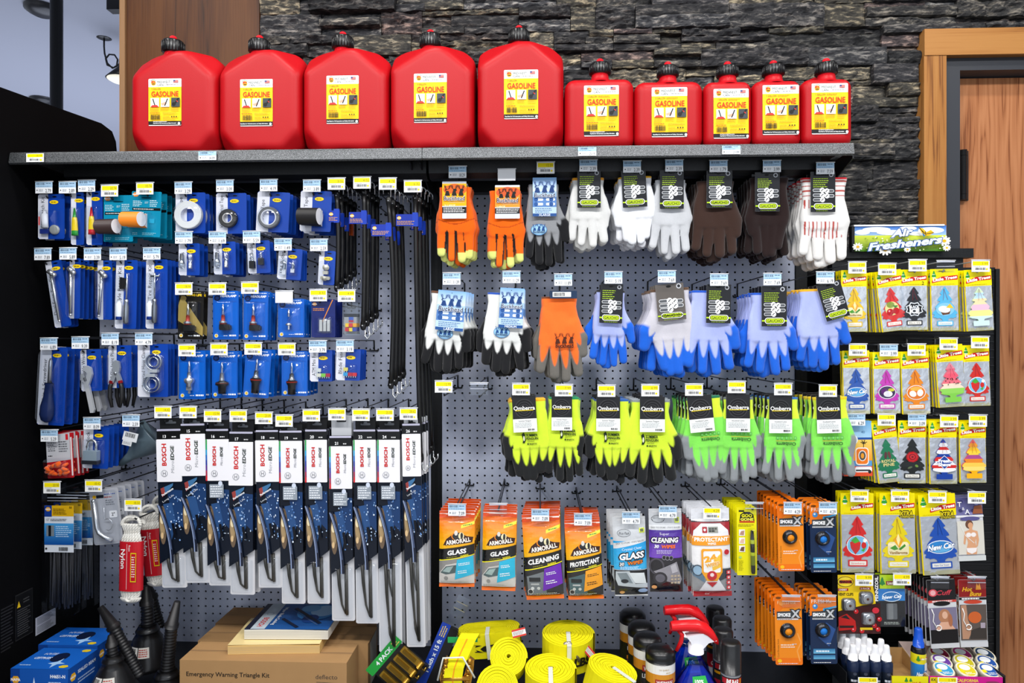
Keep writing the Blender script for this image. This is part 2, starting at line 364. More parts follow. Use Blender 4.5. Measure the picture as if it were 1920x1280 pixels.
def stones():
    R = random.Random(21); V = []; Fc = []; Cc = []; pal = ['39393b', '2f2f31', '434241', '353538', '47453f', '524e45', '45403f', '2a2b2d', '434447', '57534a', '3c3b3a', '4c4343']
    x_left = X_at(486, 0.12); x_right = X_at(1985, 0.12); ztop = Z_at(-40, 0.12); zbot = Z_at(520, 0.12); zh = Z_at(72, 0.09)
    def block(x0, x1, z0, z1):
        xe = XD if z0 < zh - 0.012 else x_right
        x1 = min(x1, xe)
        if x1 - x0 < 0.015 or z1 - z0 < 0.006: return
        if x1 < X_at(1470, 0.1) and z1 < Z_at(300, 0.1): return
        g = 0.0009; x0 += g; x1 -= g; z0 += g; z1 -= g; base = 0.118 - R.choice([0, 0.006, 0.012, 0.02, 0.03]) - R.random() * 0.008
        nx = max(2, int((x1 - x0) / 0.0085)); nz = max(2, int((z1 - z0) / 0.0065)); s = R.random() * 90; rough = R.uniform(0.003, 0.010); tx = R.uniform(-.03, .03); tz = R.uniform(-.12, .12)
        b0 = len(V)
        for j in range(nz + 1):
            for i in range(nx + 1):
                x = x0 + (x1 - x0) * i / nx; z = z0 + (z1 - z0) * j / nz
                q = noise.fractal(Vector((x * 22 + s, z * 46, s)), 0.7, 2.2, 6) * rough * 1.5 + abs(noise.noise(Vector((x * 9 + s, z * 60, 3)))) * rough
                e = 0.004 if (i in (0, nx) or j in (0, nz)) else 0
                V.append((x, base + q + e + tx * (x - x0) + tz * (z - (z0 + z1) / 2), z))
        def gi(i, j): return b0 + j * (nx + 1) + i
        for j in range(nz):
            for i in range(nx): Fc.append((gi(i, j), gi(i + 1, j), gi(i + 1, j + 1), gi(i, j + 1)))
        ring = [gi(i, 0) for i in range(nx + 1)] + [gi(nx, j) for j in range(1, nz + 1)] + [gi(i, nz) for i in range(nx - 1, -1, -1)] + [gi(0, j) for j in range(nz - 1, 0, -1)]
        b1 = len(V); V.extend([(V[k][0], 0.145, V[k][2]) for k in ring]); n = len(ring)
        for k in range(n): Fc.append((ring[k], b1 + k, b1 + (k + 1) % n, ring[(k + 1) % n]))
        c = H(R.choice(pal)); k = R.uniform(0.75, 1.25); c = tuple(q * k for q in c); Cc.extend([c] * (nx * nz + n))
    z = zbot
    while z < ztop:
        h = R.uniform(0.05, 0.085); x = x_left - R.random() * 0.1
        while x < x_right:
            L = R.uniform(0.14, 0.40); xs = max(x, x_left); k = R.choice([1, 1, 2, 2, 3]); cuts = [0] + sorted(R.uniform(0.25, 0.75) for _ in range(k - 1)) + [1]
            if k == 3: cuts = [0, R.uniform(.2, .4), R.uniform(.6, .8), 1]
            for a, bb in zip(cuts, cuts[1:]):
                if R.random() < 0.35 and L > 0.2:
                    mid = xs + L * R.uniform(.3, .7); block(xs, mid, z + h * a, z + h * bb); block(mid, x + L, z + h * a, z + h * bb)
                else: block(xs, x + L, z + h * a, z + h * bb)
            x += L
        z += h
    me = bpy.data.meshes.new('wall_stone'); me.from_pydata(V, [], Fc); me.materials.append(MAT['ledge_stone']); finish(me, Cc)
    o = bpy.data.objects.new('wall_stone', me); COL.objects.link(o); o['kind'] = 'structure'
stones()
# timber column panel, casing and door
m = W('column_wood'); wbox(m, XL + 0.016, X_at(486, 0.10), 0.10, 0.14, 0, 3.3); struct('wall_timber', m)
m = W('trim_wood'); wbox(m, XL - 0.004, XL + 0.016, 0.09, 0.3, 0, 3.3); struct('trim_1', m)
zt = Z_at(70, 0.08); zc = Z_at(118, 0.08); xd1 = X_at(1773, 0.08)
m = W('casing_wood'); wbox(m, XD, xd1, 0.075, 0.16, 0, zc); struct('trim_2', m)
m = W('casing_wood_across'); wbox(m, XD, 4.0, 0.072, 0.16, zc, zt); struct('trim_3', m)
m = W('frame_black'); zf = Z_at(145, 0.10); xf = X_at(1800, 0.10); wbox(m, xd1, xf, 0.10, 0.30, 0, zc); wbox(m, xf, 4.0, 0.10, 0.30, zf, zc); struct('trim_4', m)
m = W('door_wood'); wbox(m, xf + 0.004, xf + 0.92, 0.165, 0.205, 0.01, zf - 0.004); dr = struct('door_1', m)
m = W('frame_black'); m.X = None; hx = X_at(1806, 0.15); hz = Z_at(328, 0.15, 1806); L = 0.175
for i, (a, b_) in enumerate(((-.5, -.39), (-.385, .385), (.39, .5))):
    m.lathe([(0, 0.0135), ((b_ - a) * L, 0.0135)], (hx, -(hz + a * L), -0.152), (0, -1, 0), '111111', 'black_steel', 14)
m.box(hx - 0.003, -(hz + L / 2), hx + 0.024, -(hz - L / 2), -0.166, -0.160, '111111', 'black_steel')
m.obj('door_hinge', dr, (0, 0, 0))
# black cooler beside the display: side panel with its top edge and printed notices
XP = -1.525
def onpanel(px, py):
    lo, hi = -2.0, 1.0
    for _ in range(50):
        mid = (lo + hi) / 2
        if P(px, 640, mid).x < XP: hi = mid
        else: lo = mid
    p = P(px, py, lo); return (p.y, p.z)
pt = [onpanel(a, b_) for a, b_ in ((0, 163), (100, 199), (190, 231))]
yb = onpanel(220, 300)[0]
prof = [(-1.6, pt[0][1] - 0.14 * 0 - (pt[1][1] - pt[0][1]) * 2), pt[0], pt[1], pt[2], (yb - 0.03, pt[2][1] - 0.01), (yb - 0.008, pt[2][1] - 0.04), (yb, pt[2][1] - 0.09), (yb, 0.0), (-1.6, 0.0)]
m = W('black_panel'); n = len(prof)
vs = [(XP, y, z) for y, z in prof] + [(XP - 0.75, y, z) for y, z in prof]
m.add(vs, [tuple(range(n)), tuple(range(2 * n - 1, n - 1, -1))] + [(i, n + i, n + (i + 1) % n, (i + 1) % n) for i in range(n)], '000000')
ck = m.obj('display_cooler'); tag(ck, 'tall black cooler cabinet side standing left of the shelves', 'cooler')
def sticker(name, px0, px1, py0, py1, fn):
    y0, _ = onpanel(px0, py0); y1, _ = onpanel(px1, py0); z1 = onpanel(px0, py0)[1]; z0 = onpanel(px1, py1)[1]
    z1 = onpanel(px1, py0)[1]
    m = MB(1.0); fn(m, 100, 100); sw = (y1 - y0) / 100; sh = (z1 - z0) / 100
    m.X = None; m.v = [(XP + 0.0008 + d * 0.0006, -(z1 - y * sh), -(y0 + x * sw)) for x, y, d in m.v]
    m.obj(name, ck)
def notice(m, w_, h_):
    m.rect(0, 0, 100, 100, 'c9cbd6'); m.lines(8, 6, 92, 46, 6, '55565e'); m.lines(8, 54, 92, 94, 6, '55565e')
sticker('notice_label', 66, 104, 1138, 1170, notice)
def warn(m, w_, h_):
    m.rect(0, 0, 100, 100, '0c0c0c'); m.line([(2, 2), (98, 2), (98, 98), (2, 98), (2, 2)], 1, '3a3a3a'); m.poly([(20, 16), (10, 30), (30, 30)], 'e8c020'); m.lines(12, 34, 90, 92, 12, '4a4a4a'); m.lines(45, 14, 90, 26, 2, '4a4a4a')
sticker('warning_label', 28, 61, 1100, 1185, warn)
def warn2(m, w_, h_): m.lines(4, 4, 96, 96, 14, '2e2e30')
sticker('small_print_label', 0, 26, 1125, 1215, warn2)
# things seen past the column in the next room
def ceiling_thing(px, py, Y): return P(px, py, Y)
m = MB(1.0); p = P(106, 100, 1.3); m.lathe([(0, 0.031), (3.3, 0.031)], (0, 0, 0), (0, -1, 0), '15161a', 'black_steel', 18)
o = m.obj('support_post'); o.location = (p.x, p.y, 0); tag(o, 'thin round black post rising to the grey ceiling behind the cooler', 'post')
for (px, py, r, lb) in ((80, 14, 0.10, 'dark round ceiling disc left of the black post, nearest the camera'), (81, 186, 0.10, 'dark round ceiling disc far back beside the foot of the black post')):
    t = (3.3 - 1.22) / (640 - py); d = FW * FPX + RT * (px - 960) + UP * (640 - py); p = CAM + d * t
    m = MB(1.0); m.lathe([(0, r), (0.02, r), (0.035, r * .8), (0.05, r * .5)], (0, 0, 0), (0, 1, 0), '2b2c30', 'plastic', 20)
    o = m.obj('ceiling_detector'); o.location = (p.x, p.y, 3.3); tag(o, lb, 'detector')
Yp = 2.25; s = S(205, Yp); t = thing('gooseneck_lamp', 'black barn lamp with looped cord hanging under the grey ceiling', 'lamp', P(205, 70, Yp))
def lp(name, mat='plastic'): return MB(s, 0, 0, mat)
m = lp(0); m.lathe([(0, 14), (7, 14), (9, 9)], (-10, -6, 0), (0, 1, 0), '17181b', 'plastic', 18); m.tube([(-10, -6, 0), (-10, -12, 0)], 6, '17181b'); m.obj('ceiling_mount', t)
m = lp(0); m.tube([(-10, 0, 0), (-10, 18, 0), (-9, 30, 0), (-4, 48, 0), (6, 58, 0), (14, 54, 0), (16, 42, 0), (10, 33, 0), (0, 32, 0), (-7, 40, 0), (-4, 52, 0), (8, 57, 0), (20, 50, 0), (22, 40, 0)], 1.6, '17181b', 'rubber'); m.obj('cord', t)
m = lp(0); m.lathe([(0, 4), (12, 5), (20, 7), (22, 9), (42, 27)], (24, 37, 0), (0, 1, 0), '121316', 'plastic', 26); m.obj('lamp_shade', t)
m = lp(0)
mm, nt, b = nodes('lamp_glow'); b.inputs['Base Color'].default_value = (0.9, 0.88, 0.75, 1); b.inputs['Emission Color'].default_value = (1, 0.93, 0.75, 1); b.inputs['Emission Strength'].default_value = 1.2
m.lathe([(0, 23), (4, 25), (8, 18), (11, 0.01)], (24, 76, 0), (0, 1, 0), 'fff4d0', 'lamp_glow', 26); m.obj('diffuser', t)
p = P(215, 6, 1.6); m = W(); wbox(m, -0.03, 0.09, -0.03, 0.03, -0.05, 0.3, '101012', 'plastic'); o = m.obj('speaker_box'); o.location = p; tag(o, 'small black box fixed at the ceiling beside the timber column', 'speaker')
# ================================================================ GONDOLA
XG0 = X_at(172, 0); XG1 = X_at(1512, 0); ZB = 0.185
def pegboard(name, x0, x1, z0, z1, lab):
    pitch = 0.0254; nx = int((x1 - x0) / pitch); nz = int((z1 - z0) / pitch); r = 0.0036; ox = (x1 - x0 - nx * pitch) / 2; oz = (z1 - z0 - nz * pitch) / 2
    q = pitch / 2; sq = [(-q, -q), (0, -q), (q, -q), (q, 0), (q, q), (0, q), (-q, q), (-q, 0)]
    an = [math.radians(-135 + 45 * i) for i in range(8)]; cell = np.array([(a, b_) for a, b_ in sq] + [(r * math.cos(a), r * math.sin(a)) for a in an])
    cx = x0 + ox + q + pitch * np.arange(nx); cz = z0 + oz + q + pitch * np.arange(nz); CX, CZ = np.meshgrid(cx, cz)
    c = np.stack([CX.ravel(), CZ.ravel()], 1); V2 = (c[:, None, :] + cell[None]).reshape(-1, 2)
    V = np.stack([V2[:, 0], np.zeros(len(V2)), V2[:, 1]], 1).tolist(); base = np.array([(i, (i + 1) % 8, 8 + (i + 1) % 8, 8 + i) for i in range(8)])
    Fs = (base[None] + (np.arange(len(c)) * 16)[:, None, None]).reshape(-1, 4).tolist()
    # hole walls and border
    nV = len(V); back = [(v[0], 0.004, v[2]) for v in V]; 
    hw = [(k * 16 + 8 + i, k * 16 + 8 + (i + 1) % 8, nV + k * 8 + (i + 1) % 8, nV + k * 8 + i) for k in range(len(c)) for i in range(8)]
    V += [back[k * 16 + 8 + i] for k in range(len(c)) for i in range(8)]; Fs += hw
    me = bpy.data.meshes.new(name); me.from_pydata(V, [], Fs); me.materials.append(MAT['peg_paint']); me.update()
    o = bpy.data.objects.new(name, me); COL.objects.link(o); tag(o, lab, 'pegboard')
    m = W('black_steel'); wbox(m, x0, x1, 0.03, 0.04, z0, z1); e = 0.0005
    for a, b_, c1, d in ((x0, x0 + ox, z0, z1), (x1 - ox, x1, z0, z1), (x0 + ox, x1 - ox, z0, z0 + oz), (x0 + ox, x1 - ox, z1 - oz, z1)): wbox(m, a, b_, 0, 0.03, c1, d, mat='peg_paint')
    m.obj('board_edge', o)
pegboard('pegboard', X_at(187, 0), X_at(808, 0), ZB, 1.752, 'grey pegboard panel behind the blue cards and wiper blades')
pegboard('pegboard', X_at(829, 0), X_at(1490, 0), ZB, 1.752, 'grey pegboard panel behind the gloves and wipes')
def upright(px0, px1, lab, z1=1.76):
    x0, x1 = X_at(px0, 0), X_at(px1, 0); m = W('black_steel'); wbox(m, x0, x1, -0.006, 0.05, 0.05, z1); c = (x0 + x1) / 2; z = 0.1
    while z < z1 - 0.03:
        wbox(m, c - 0.0045, c + 0.0045, -0.0063, -0.005, z, z + 0.021, '020202', 'rubber'); z += 0.0254
    o = m.obj('slotted_upright'); tag(o, lab, 'upright')
upright(170, 186, 'black slotted steel upright at the left end of the display')
upright(809, 828, 'black slotted steel upright between the two pegboards')
upright(1491, 1512, 'black slotted steel upright at the right end of the gloves')
m = W('black_steel'); wbox(m, XP + .004, X_at(1512, 0), -0.47, 0.03, ZB - 0.03, ZB); wbox(m, XP + .006, X_at(1512, 0), -0.46, -0.44, 0, ZB - .03)
o = m.obj('base_deck'); tag(o, 'dark steel base shelf under the pegboards holding boxes and bottles', 'shelf')
# top shelf in two lengths, front lip and stiffening channel under it
ZS = 1.7625
def topshelf(px0, px1, lab, dz0, dz1, brk):
    x0, x1 = X_at(px0, -0.405), X_at(px1, -0.405); m = W('shelf_steel')
    wbox(m, x0, x1, -0.395, 0.0, ZS - 0.004, ZS)
    # bull nose lip: rolled profile swept along x
    pr = [(-0.392, ZS + 0.003), (-0.402, ZS + 0.001), (-0.405, ZS - 0.005), (-0.409, ZS - 0.030), (-0.404, ZS - 0.034), (-0.396, ZS - 0.032), (-0.392, ZS - 0.02)]
    n = len(pr); vs = [(x, y, z) for x in (x0, x1) for y, z in pr]; m.add(vs, [(i, (i + 1) % n, n + (i + 1) % n, n + i) for i in range(n)] + [tuple(range(n)), tuple(range(2 * n - 1, n - 1, -1))], 'ffffff')
    pr = [(-0.325, ZS - 0.006), (-0.32, ZS - 0.05), (-0.30, ZS - 0.062), (-0.27, ZS - 0.062), (-0.26, ZS - 0.05), (-0.255, ZS - 0.006)]
    n = len(pr); x0b = x0 + (0.10 if px0 < 100 else 0.004); x1b = x1 - (0.055 if px1 > 1500 else 0.002)
    vs = [(x, y, z) for x in (x0b, x1b) for y, z in pr]; m.add(vs, [(i, (i + 1) % n, n + (i + 1) % n, n + i) for i in range(n)] + [tuple(range(n)), tuple(range(2 * n - 1, n - 1, -1))], 'ffffff', 'black_steel')
    wbox(m, x0b, x1b, -0.06, -0.02, ZS - 0.05, ZS - 0.004, mat='black_steel')
    o = m.obj('steel_shelf'); tag(o, lab, 'shelf')
    for bx in brk:
        m = W('black_steel'); vs = [(bx + dx, y, z) for dx in (-0.002, 0.002) for y, z in ((0.0, ZS - 0.006), (-0.36, ZS - 0.006), (-0.36, ZS - 0.03), (0.0, ZS - 0.13))]
        m.add(vs, [(0, 1, 2, 3), (7, 6, 5, 4)] + [(i, 4 + i, 4 + (i + 1) % 4, (i + 1) % 4) for i in range(4)], 'ffffff'); m.obj('bracket', o)
    return o
SH = [topshelf(18, 791, 'left length of the grey steel top shelf under the four left gas cans', 0, 0, (XG0 + 0.01, X_at(806, 0)))]
SH.append(topshelf(792, 1601, 'right length of the grey steel top shelf under the smaller gas cans', 0, 0, (X_at(822, 0), XG1 - 0.01)))
m = W('black_steel'); wbox(m, XP + .006, X_at(1512, 0), 0.055, 0.075, 0, 1.76); o = m.obj('back_panel'); tag(o, 'black steel rear panel standing behind the grey pegboards', 'panel')
# ================================================================ sculpted forms from distance fields
def nets(f, lo, hi, res):
    """surface-nets mesh of f(x, y, z) < 0 (numpy arrays in, array out)"""
    ax = [np.arange(lo[i], hi[i] + res, res) for i in range(3)]
    G = np.meshgrid(*ax, indexing='ij'); D = f(*G); sh = D.shape
    ins = D < 0; c = np.zeros(tuple(n - 1 for n in sh), np.int8)
    corners = [(i, j, k) for i in (0, 1) for j in (0, 1) for k in (0, 1)]
    sl = lambda o: tuple(slice(o[a], sh[a] - 1 + o[a]) for a in range(3))
    for o in corners: c += ins[sl(o)].astype(np.int8)
    act = (c > 0) & (c < 8); idx = -np.ones(act.shape, np.int64); cells = np.argwhere(act); idx[act] = np.arange(len(cells))
    acc = np.zeros((len(cells), 3)); cnt = np.zeros(len(cells))
    for a in corners:
        for ax_ in range(3):
            if a[ax_] == 0:
                b_ = list(a); b_[ax_] = 1
                da = D[tuple((cells + a).T)]; db = D[tuple((cells + b_).T)]; cr = (da < 0) != (db < 0)
                t = np.where(cr, da / np.where(cr, da - db, 1), 0); p = np.array(a, float)[None].repeat(len(cells), 0); p[:, ax_] += t
                acc += p * cr[:, None]; cnt += cr
    V = (cells + acc / cnt[:, None]) * res + np.array(lo)
    F = []
    for ax_ in range(3):
        u, v = [(1, 2), (2, 0), (0, 1)][ax_]
        s0 = [slice(None)] * 3; s1 = [slice(None)] * 3; s0[ax_] = slice(0, -1); s1[ax_] = slice(1, None)
        cr = ins[tuple(s0)] != ins[tuple(s1)]; e = np.argwhere(cr); e = e[(e[:, u] > 0) & (e[:, v] > 0) & (e[:, u] < sh[u] - 1) & (e[:, v] < sh[v] - 1)]
        sg = ins[tuple(e.T)]; q = []
        for du, dv in ((1, 1), (0, 1), (0, 0), (1, 0)):
            g = e.copy(); g[:, u] -= du; g[:, v] -= dv; q.append(idx[tuple(g.T)])
        q = np.stack(q, 1); q[~sg] = q[~sg][:, ::-1]; F.append(q)
    return V, np.concatenate(F)
def sculpt(name, V, F, cols, mat, parent=None, loc=(0, 0, 0)):
    me = bpy.data.meshes.new(name); me.vertices.add(len(V)); me.vertices.foreach_set('co', np.asarray(V, np.float32).ravel())
    me.loops.add(F.size); me.loops.foreach_set('vertex_index', F.ravel().astype(np.int32)); me.polygons.add(len(F))
    me.polygons.foreach_set('loop_start', (np.arange(len(F)) * 4).astype(np.int32)); me.polygons.foreach_set('loop_total', np.full(len(F), 4, np.int32))
    me.update(calc_edges=True); me.materials.append(MAT[mat]); me.polygons.foreach_set('use_smooth', np.ones(len(F), bool))
    at = me.color_attributes.new('Col', 'FLOAT_COLOR', 'CORNER'); c = np.concatenate([cols[F.ravel()], np.ones((F.size, 1))], 1).astype(np.float32); at.data.foreach_set('color', c.ravel()); me.update()
    o = bpy.data.objects.new(name, me); COL.objects.link(o); o.location = loc
    if parent: o.parent = parent
    return o
def smin(a, b_, k): h = np.clip(0.5 + 0.5 * (b_ - a) / k, 0, 1); return b_ * (1 - h) + a * h - k * h * (1 - h)
def smax(a, b_, k): return -smin(-a, -b_, k)
def rbox(x, y, z, hx, hy, hz, r):
    qx, qy, qz = abs(x) - hx + r, abs(y) - hy + r, abs(z) - hz + r
    return np.sqrt(np.maximum(qx, 0) ** 2 + np.maximum(qy, 0) ** 2 + np.maximum(qz, 0) ** 2) + np.minimum(np.maximum(qx, np.maximum(qy, qz)), 0) - r
# ---------------------------------------------------------------- gas cans
RED = 'a80711'
YC = -0.375
def gas_can(x0, x1, ytop, ybot, kind, lab_px, cap_cx, cap_y0, cap_y1, gal, desc, qr, faded=False):
    s = S((x0 + x1) / 2, YC); cx = (x0 + x1) / 2; base = P(cx, ybot, YC); zz = ZS + 0.001
    Wd = (x1 - x0) * s; Hh = (ybot - ytop) * s; D = {5: 0.27, 2: 0.20, 1: 0.16}[kind]
    root = thing('gas_can', desc, 'gas can', (base.x, YC, zz), 'red gas cans on the top shelf')
    cxx = (cap_cx - cx) * s
    if kind == 5:
        def f(x, y, z):
            d = rbox(x, y - D / 2, z - Hh * 0.6, Wd / 2, D / 2, Hh * 0.6, 0.026)
            # roof: two slopes up to the neck ridge, more upright toward the front
            xr = cxx + 0.018
            rf = (z - Hh) * 0.86 + np.where(x > xr, (x - xr) * 0.74 + 0.0, (xr - x) * 0.52) + 0.0
            rf = rf - 0.096 + np.maximum(0, 0.055 - y) * 0.95
            d = smax(d, rf, 0.013)
            # hand grip opening behind the neck ridge
            g = np.sqrt((z - Hh + 0.0) ** 2 + ((y - D * 0.62) * 0.8) ** 2) - 0.028
            d = smax(d, -g, 0.01)
            # bevelled lower front corners and pinched foot
            for sx in (-1, 1):
                ch = (sx * x * 0.62 - (y - 0.0) * 0.70 - z * 0.55) - (Wd / 2 * 0.62 - 0.042)
                d = smax(d, ch, 0.008)
                d = smax(d, (sx * x * 0.5 - z * 0.86) - (Wd / 2 * 0.5 - 0.018), 0.01)
            d = smax(d, -(np.sqrt((x * 0.3) ** 2 + (z + 0.004) ** 2 + ((y) * 0.6) ** 2) - 0.014), 0.006)
            return d
        res = 0.0058; top = Hh + 0.09
    else:
        def f(x, y, z):
            d = rbox(x, y - D / 2, z - Hh / 2, Wd / 2, D / 2, Hh / 2, 0.030 if kind == 2 else 0.026)
            hnd = rbox(x - cxx - (0.02 if kind == 1 else -0.0), y - D * 0.62, z - Hh + 0.0 - (y - D * 0.5) * 0.25, 0.016, D * 0.34, 0.034, 0.014)
            hole = rbox(x - cxx, y - D * 0.66, z - Hh - 0.004, 0.06, D * 0.20, 0.016, 0.01)
            d = smin(d, smax(hnd, -hole, 0.006), 0.014)
            return smax(d, -(np.sqrt((x * 0.35) ** 2 + (z + 0.004) ** 2 + (y * 0.7) ** 2) - 0.011), 0.006)
        res = 0.0055; top = Hh + 0.05
    V, F = nets(f, (-Wd / 2 - .012, -0.012, -0.012), (Wd / 2 + .012, D + .012, top), res)
    sculpt('body', V, F, np.tile(np.array(H(RED)), (len(V), 1)), 'can', root)
    R = 19.5; yy = {5: 30, 2: 24, 1: 24}[kind]; pf = 1 + yy * s / (YC - CAM.y); cap_cx = 1011 + (cap_cx - 1011) * pf; cap_y0 = 640 - (640 - cap_y0) * pf; cap_y1 = 640 - (640 - cap_y1) * pf; ch = cap_y1 - cap_y0; m = MB(s, cx, ybot, 'rubber')
    m.lathe([(-14, 16), (0, 15.5), (1, 19), (2.5, R)] + [(ch - 4, R), (ch - 1, R - 1.5), (ch, R - 5)], (cap_cx, cap_y1, -yy), (0, -1, 0), '0b0b0c', 'plastic', 26)
    for k in range(22):
        a = k * 2 * math.pi / 22; px, pz = cap_cx + (R + .4) * math.cos(a), -yy + (R + .4) * math.sin(a); m.tube([(px, cap_y1 - 2, pz), (px, cap_y0 + 4, pz)], 1.1, '0e0e10', 'plastic', 5)
    m.obj('screw_cap', root)
    m = MB(s, cx, ybot, 'can'); m.lathe([(-16, 20), (-9, 17), (1, 15.5)], (cap_cx, cap_y1, -yy), (0, -1, 0), 'b00c18', 'can', 24); m.obj('neck', root)
    m = MB(s, cx, ybot, 'plastic'); m.lathe([(0, 12), (3, 11.5), (5, 7), (8, 6.4), (10, 4.5), (11, 0.01)], (cap_cx, cap_y0 + 1, -yy), (0, -1, 0), 'e01420', 'plastic', 18); m.obj('spout_plug', root)
    lx0, ly0, lx1, ly1 = lab_px; m = MB(s, cx, ybot); w_, h_ = lx1 - lx0, ly1 - ly0; k = w_ / 63
    m.lay = 0.8
    def X(x, y): return lx0 + x * k
    yk = h_ / 88
    def Yy(y): return ly0 + y * yk
    m.rrect(X(0, 0), Yy(0), X(63, 0), Yy(88), 2, 'f3f3f1'); m.rect(X(0, 0), Yy(15.5), X(63, 0), Yy(79.5), 'f6c400'); m.rect(X(0, 0), Yy(79.5), X(63, 0), Yy(86.5), '141414')
    m.ell(X(9.5, 0), Yy(8), 4.6 * k, 5 * k, 'f0a818'); m.ell(X(7.5, 0), Yy(6), 2.2 * k, 2.2 * k, 'd8451c'); m.ell(X(11.6, 0), Yy(6), 1.6 * k, 1.6 * k, 'd8451c'); m.rect(X(7, 0), Yy(9), X(12.5, 0), Yy(10.6), '3a2a14')
    m.line([(X(4.4, 0), Yy(5)), (X(5.8, 0), Yy(2.6)), (X(9.5, 0), Yy(1.5)), (X(13, 0), Yy(2.6)), (X(14.6, 0), Yy(5))], 0.8, '777777')
    m.text('MIDWEST', X(17, 0), Yy(6.2), 4.6 * yk, '2e4436', w=25 * k, a='l'); m.text('CAN', X(17, 0), Yy(11.4), 4.2 * yk, '2e4436', w=11.5 * k, a='l')
    m.rect(X(48, 0), Yy(3), X(57.5, 0), Yy(8), 'd89a96'); 
    for q in range(3): m.rect(X(48, 0), Yy(3 + q * 1.8), X(57.5, 0), Yy(3.9 + q * 1.8), 'c9564f')
    m.rect(X(48, 0), Yy(3), X(51.6, 0), Yy(5.8), '39447f'); m.lines(X(34.5, 0), Yy(10.4), X(60, 0), Yy(12.6), 1, '7d7d7d')
    m.text(f'{gal} GALLON', X(6.5, 0), Yy(19.2), 3.6 * yk, '1c1c1c', w=17 * k, a='l'); m.lines(X(26, 0), Yy(17.5), X(48, 0), Yy(21), 2, 'a8861c') if kind < 5 else None
    m.text('GASOLINE', X(32, 0), Yy(28.6), 10.0 * yk, 'd2330f', bold=0.02, w=52 * k)
    for i, x in enumerate((4.5, 24.5, 44.5)):
        m.rect(X(x, 0), Yy(36.5), X(x + 16.5, 0), Yy(53.5), 'ebe7e4' if i < 2 else '3b4044')
        if i == 0: m.poly([(X(x, 0), Yy(53.5)), (X(x + 3, 0), Yy(50)), (X(x + 12, 0), Yy(49.5)), (X(x + 16.5, 0), Yy(53.5))], 'd03028'); m.line([(X(x + 4.5, 0), Yy(38)), (X(x + 8.5, 0), Yy(50))], 2 * k, '1b2420')
        if i == 1: m.poly([(X(x, 0), Yy(47)), (X(x + 9, 0), Yy(44)), (X(x + 12, 0), Yy(48)), (X(x + 3, 0), Yy(51))], 'e2a58c'); m.line([(X(x + 13, 0), Yy(38)), (X(x + 7.5, 0), Yy(51.5))], 2.1 * k, '1b2420')
        if i == 2: m.line([(X(x + 14, 0), Yy(37.5)), (X(x + 6, 0), Yy(49))], 3.2 * k, '0c0c0c'); m.ell(X(x + 5, 0), Yy(48.5), 3.6 * k, 3.6 * k, '101010'); m.line([(X(x + 10, 0), Yy(42)), (X(x + 13, 0), Yy(44.6))], 1.4 * k, 'd03028')
    m.lines(X(4, 0), Yy(55), X(22, 0), Yy(62), 4, 'c9931a'); m.lines(X(24, 0), Yy(55), X(41, 0), Yy(60), 3, 'c9931a'); m.lines(X(44, 0), Yy(55), X(60, 0), Yy(61), 3, 'c9931a'); m.lines(X(4, 0), Yy(63.5), X(26, 0), Yy(66.5), 1, 'c65a10')
    m.barcode(X(5, 0), Yy(68), X(24, 0), Yy(77.5), '2a2306'); m.text('CAUTION', X(29, 0), Yy(72.5), 2.6 * k, 'c65a10', w=12 * k, a='l')
    for q in range(3): m.ell(X(46 + q * 4.4, 0), Yy(72.4), 1.3 * k, 1.5 * k, '4a3a0a')
    m.lines(X(29, 0), Yy(64), X(60, 0), Yy(68), 2, 'c9931a'); m.lines(X(29, 0), Yy(75), X(60, 0), Yy(78), 2, 'b98a1a')
    x_ = 11 if qr else 2; m.text('Read Back for Full Instructions and Safety Information', X(x_, 0), Yy(84.2), 2.1 * yk, 'f0f0f0', bold=0.02, w=(44 if qr else 53) * k, a='l')
    if qr: m.text('Scan Here for Special Instructions', X(x_, 0), Yy(81.2), 1.9 * yk, 'f0f0f0', bold=0.02, w=26 * k, a='l')
    m.ell(X(60, 0), Yy(85), 2.4 * k, 2.4 * k, 'dfe3dc')
    m.obj('label_sheet', root)
cans = [
 (239, 405, 112, 277, 5, (278, 137, 341, 225), 325, 67, 91, '5', 'large red five gallon gas can at the left end of the shelf', 1),
 (405, 563, 112, 277, 5, (450, 140, 512, 228), 487, 68, 92, '5', 'large red gas can, second from the left end of the shelf', 0),
 (564, 727, 110, 276, 5, (612, 134, 673, 224), 643, 62, 86, '5', 'large red gas can, middle one of the five large cans', 0),
 (729, 888, 106, 274, 5, (776, 130, 838, 222), 807, 58, 83, '5', 'large red gas can, standing right of the shelf seam', 0),
 (894, 1057, 98, 272, 5, (945, 123, 1009, 215), 973, 50, 75, '5', 'tallest large red gas can, beside the first small can', 0),
 (1059, 1190, 135, 270, 2, (1095, 152, 1160, 247), 1125, 112, 133, '2', 'wide red two gallon gas can directly right of the largest can', 1),
 (1191, 1320, 139, 268, 2, (1222, 155, 1288, 248), 1252, 117, 137, '2', 'wide red two gallon gas can with a torn label logo', 0),
 (1322, 1412, 139, 266, 1, (1338, 157, 1403, 250), 1364, 116, 136, '1', 'narrow red one gallon gas can beside the wide cans', 1),
 (1414, 1505, 137, 265, 1, (1430, 150, 1497, 243), 1450, 114, 134, '1', 'narrow red one gallon gas can, middle of the three narrow cans', 0),
 (1507, 1601, 134, 264, 1, (1522, 147, 1589, 242), 1549, 110, 132, '1', 'narrow red one gallon gas can at the right end of the shelf', 1)]
for c in cans: gas_can(*c)
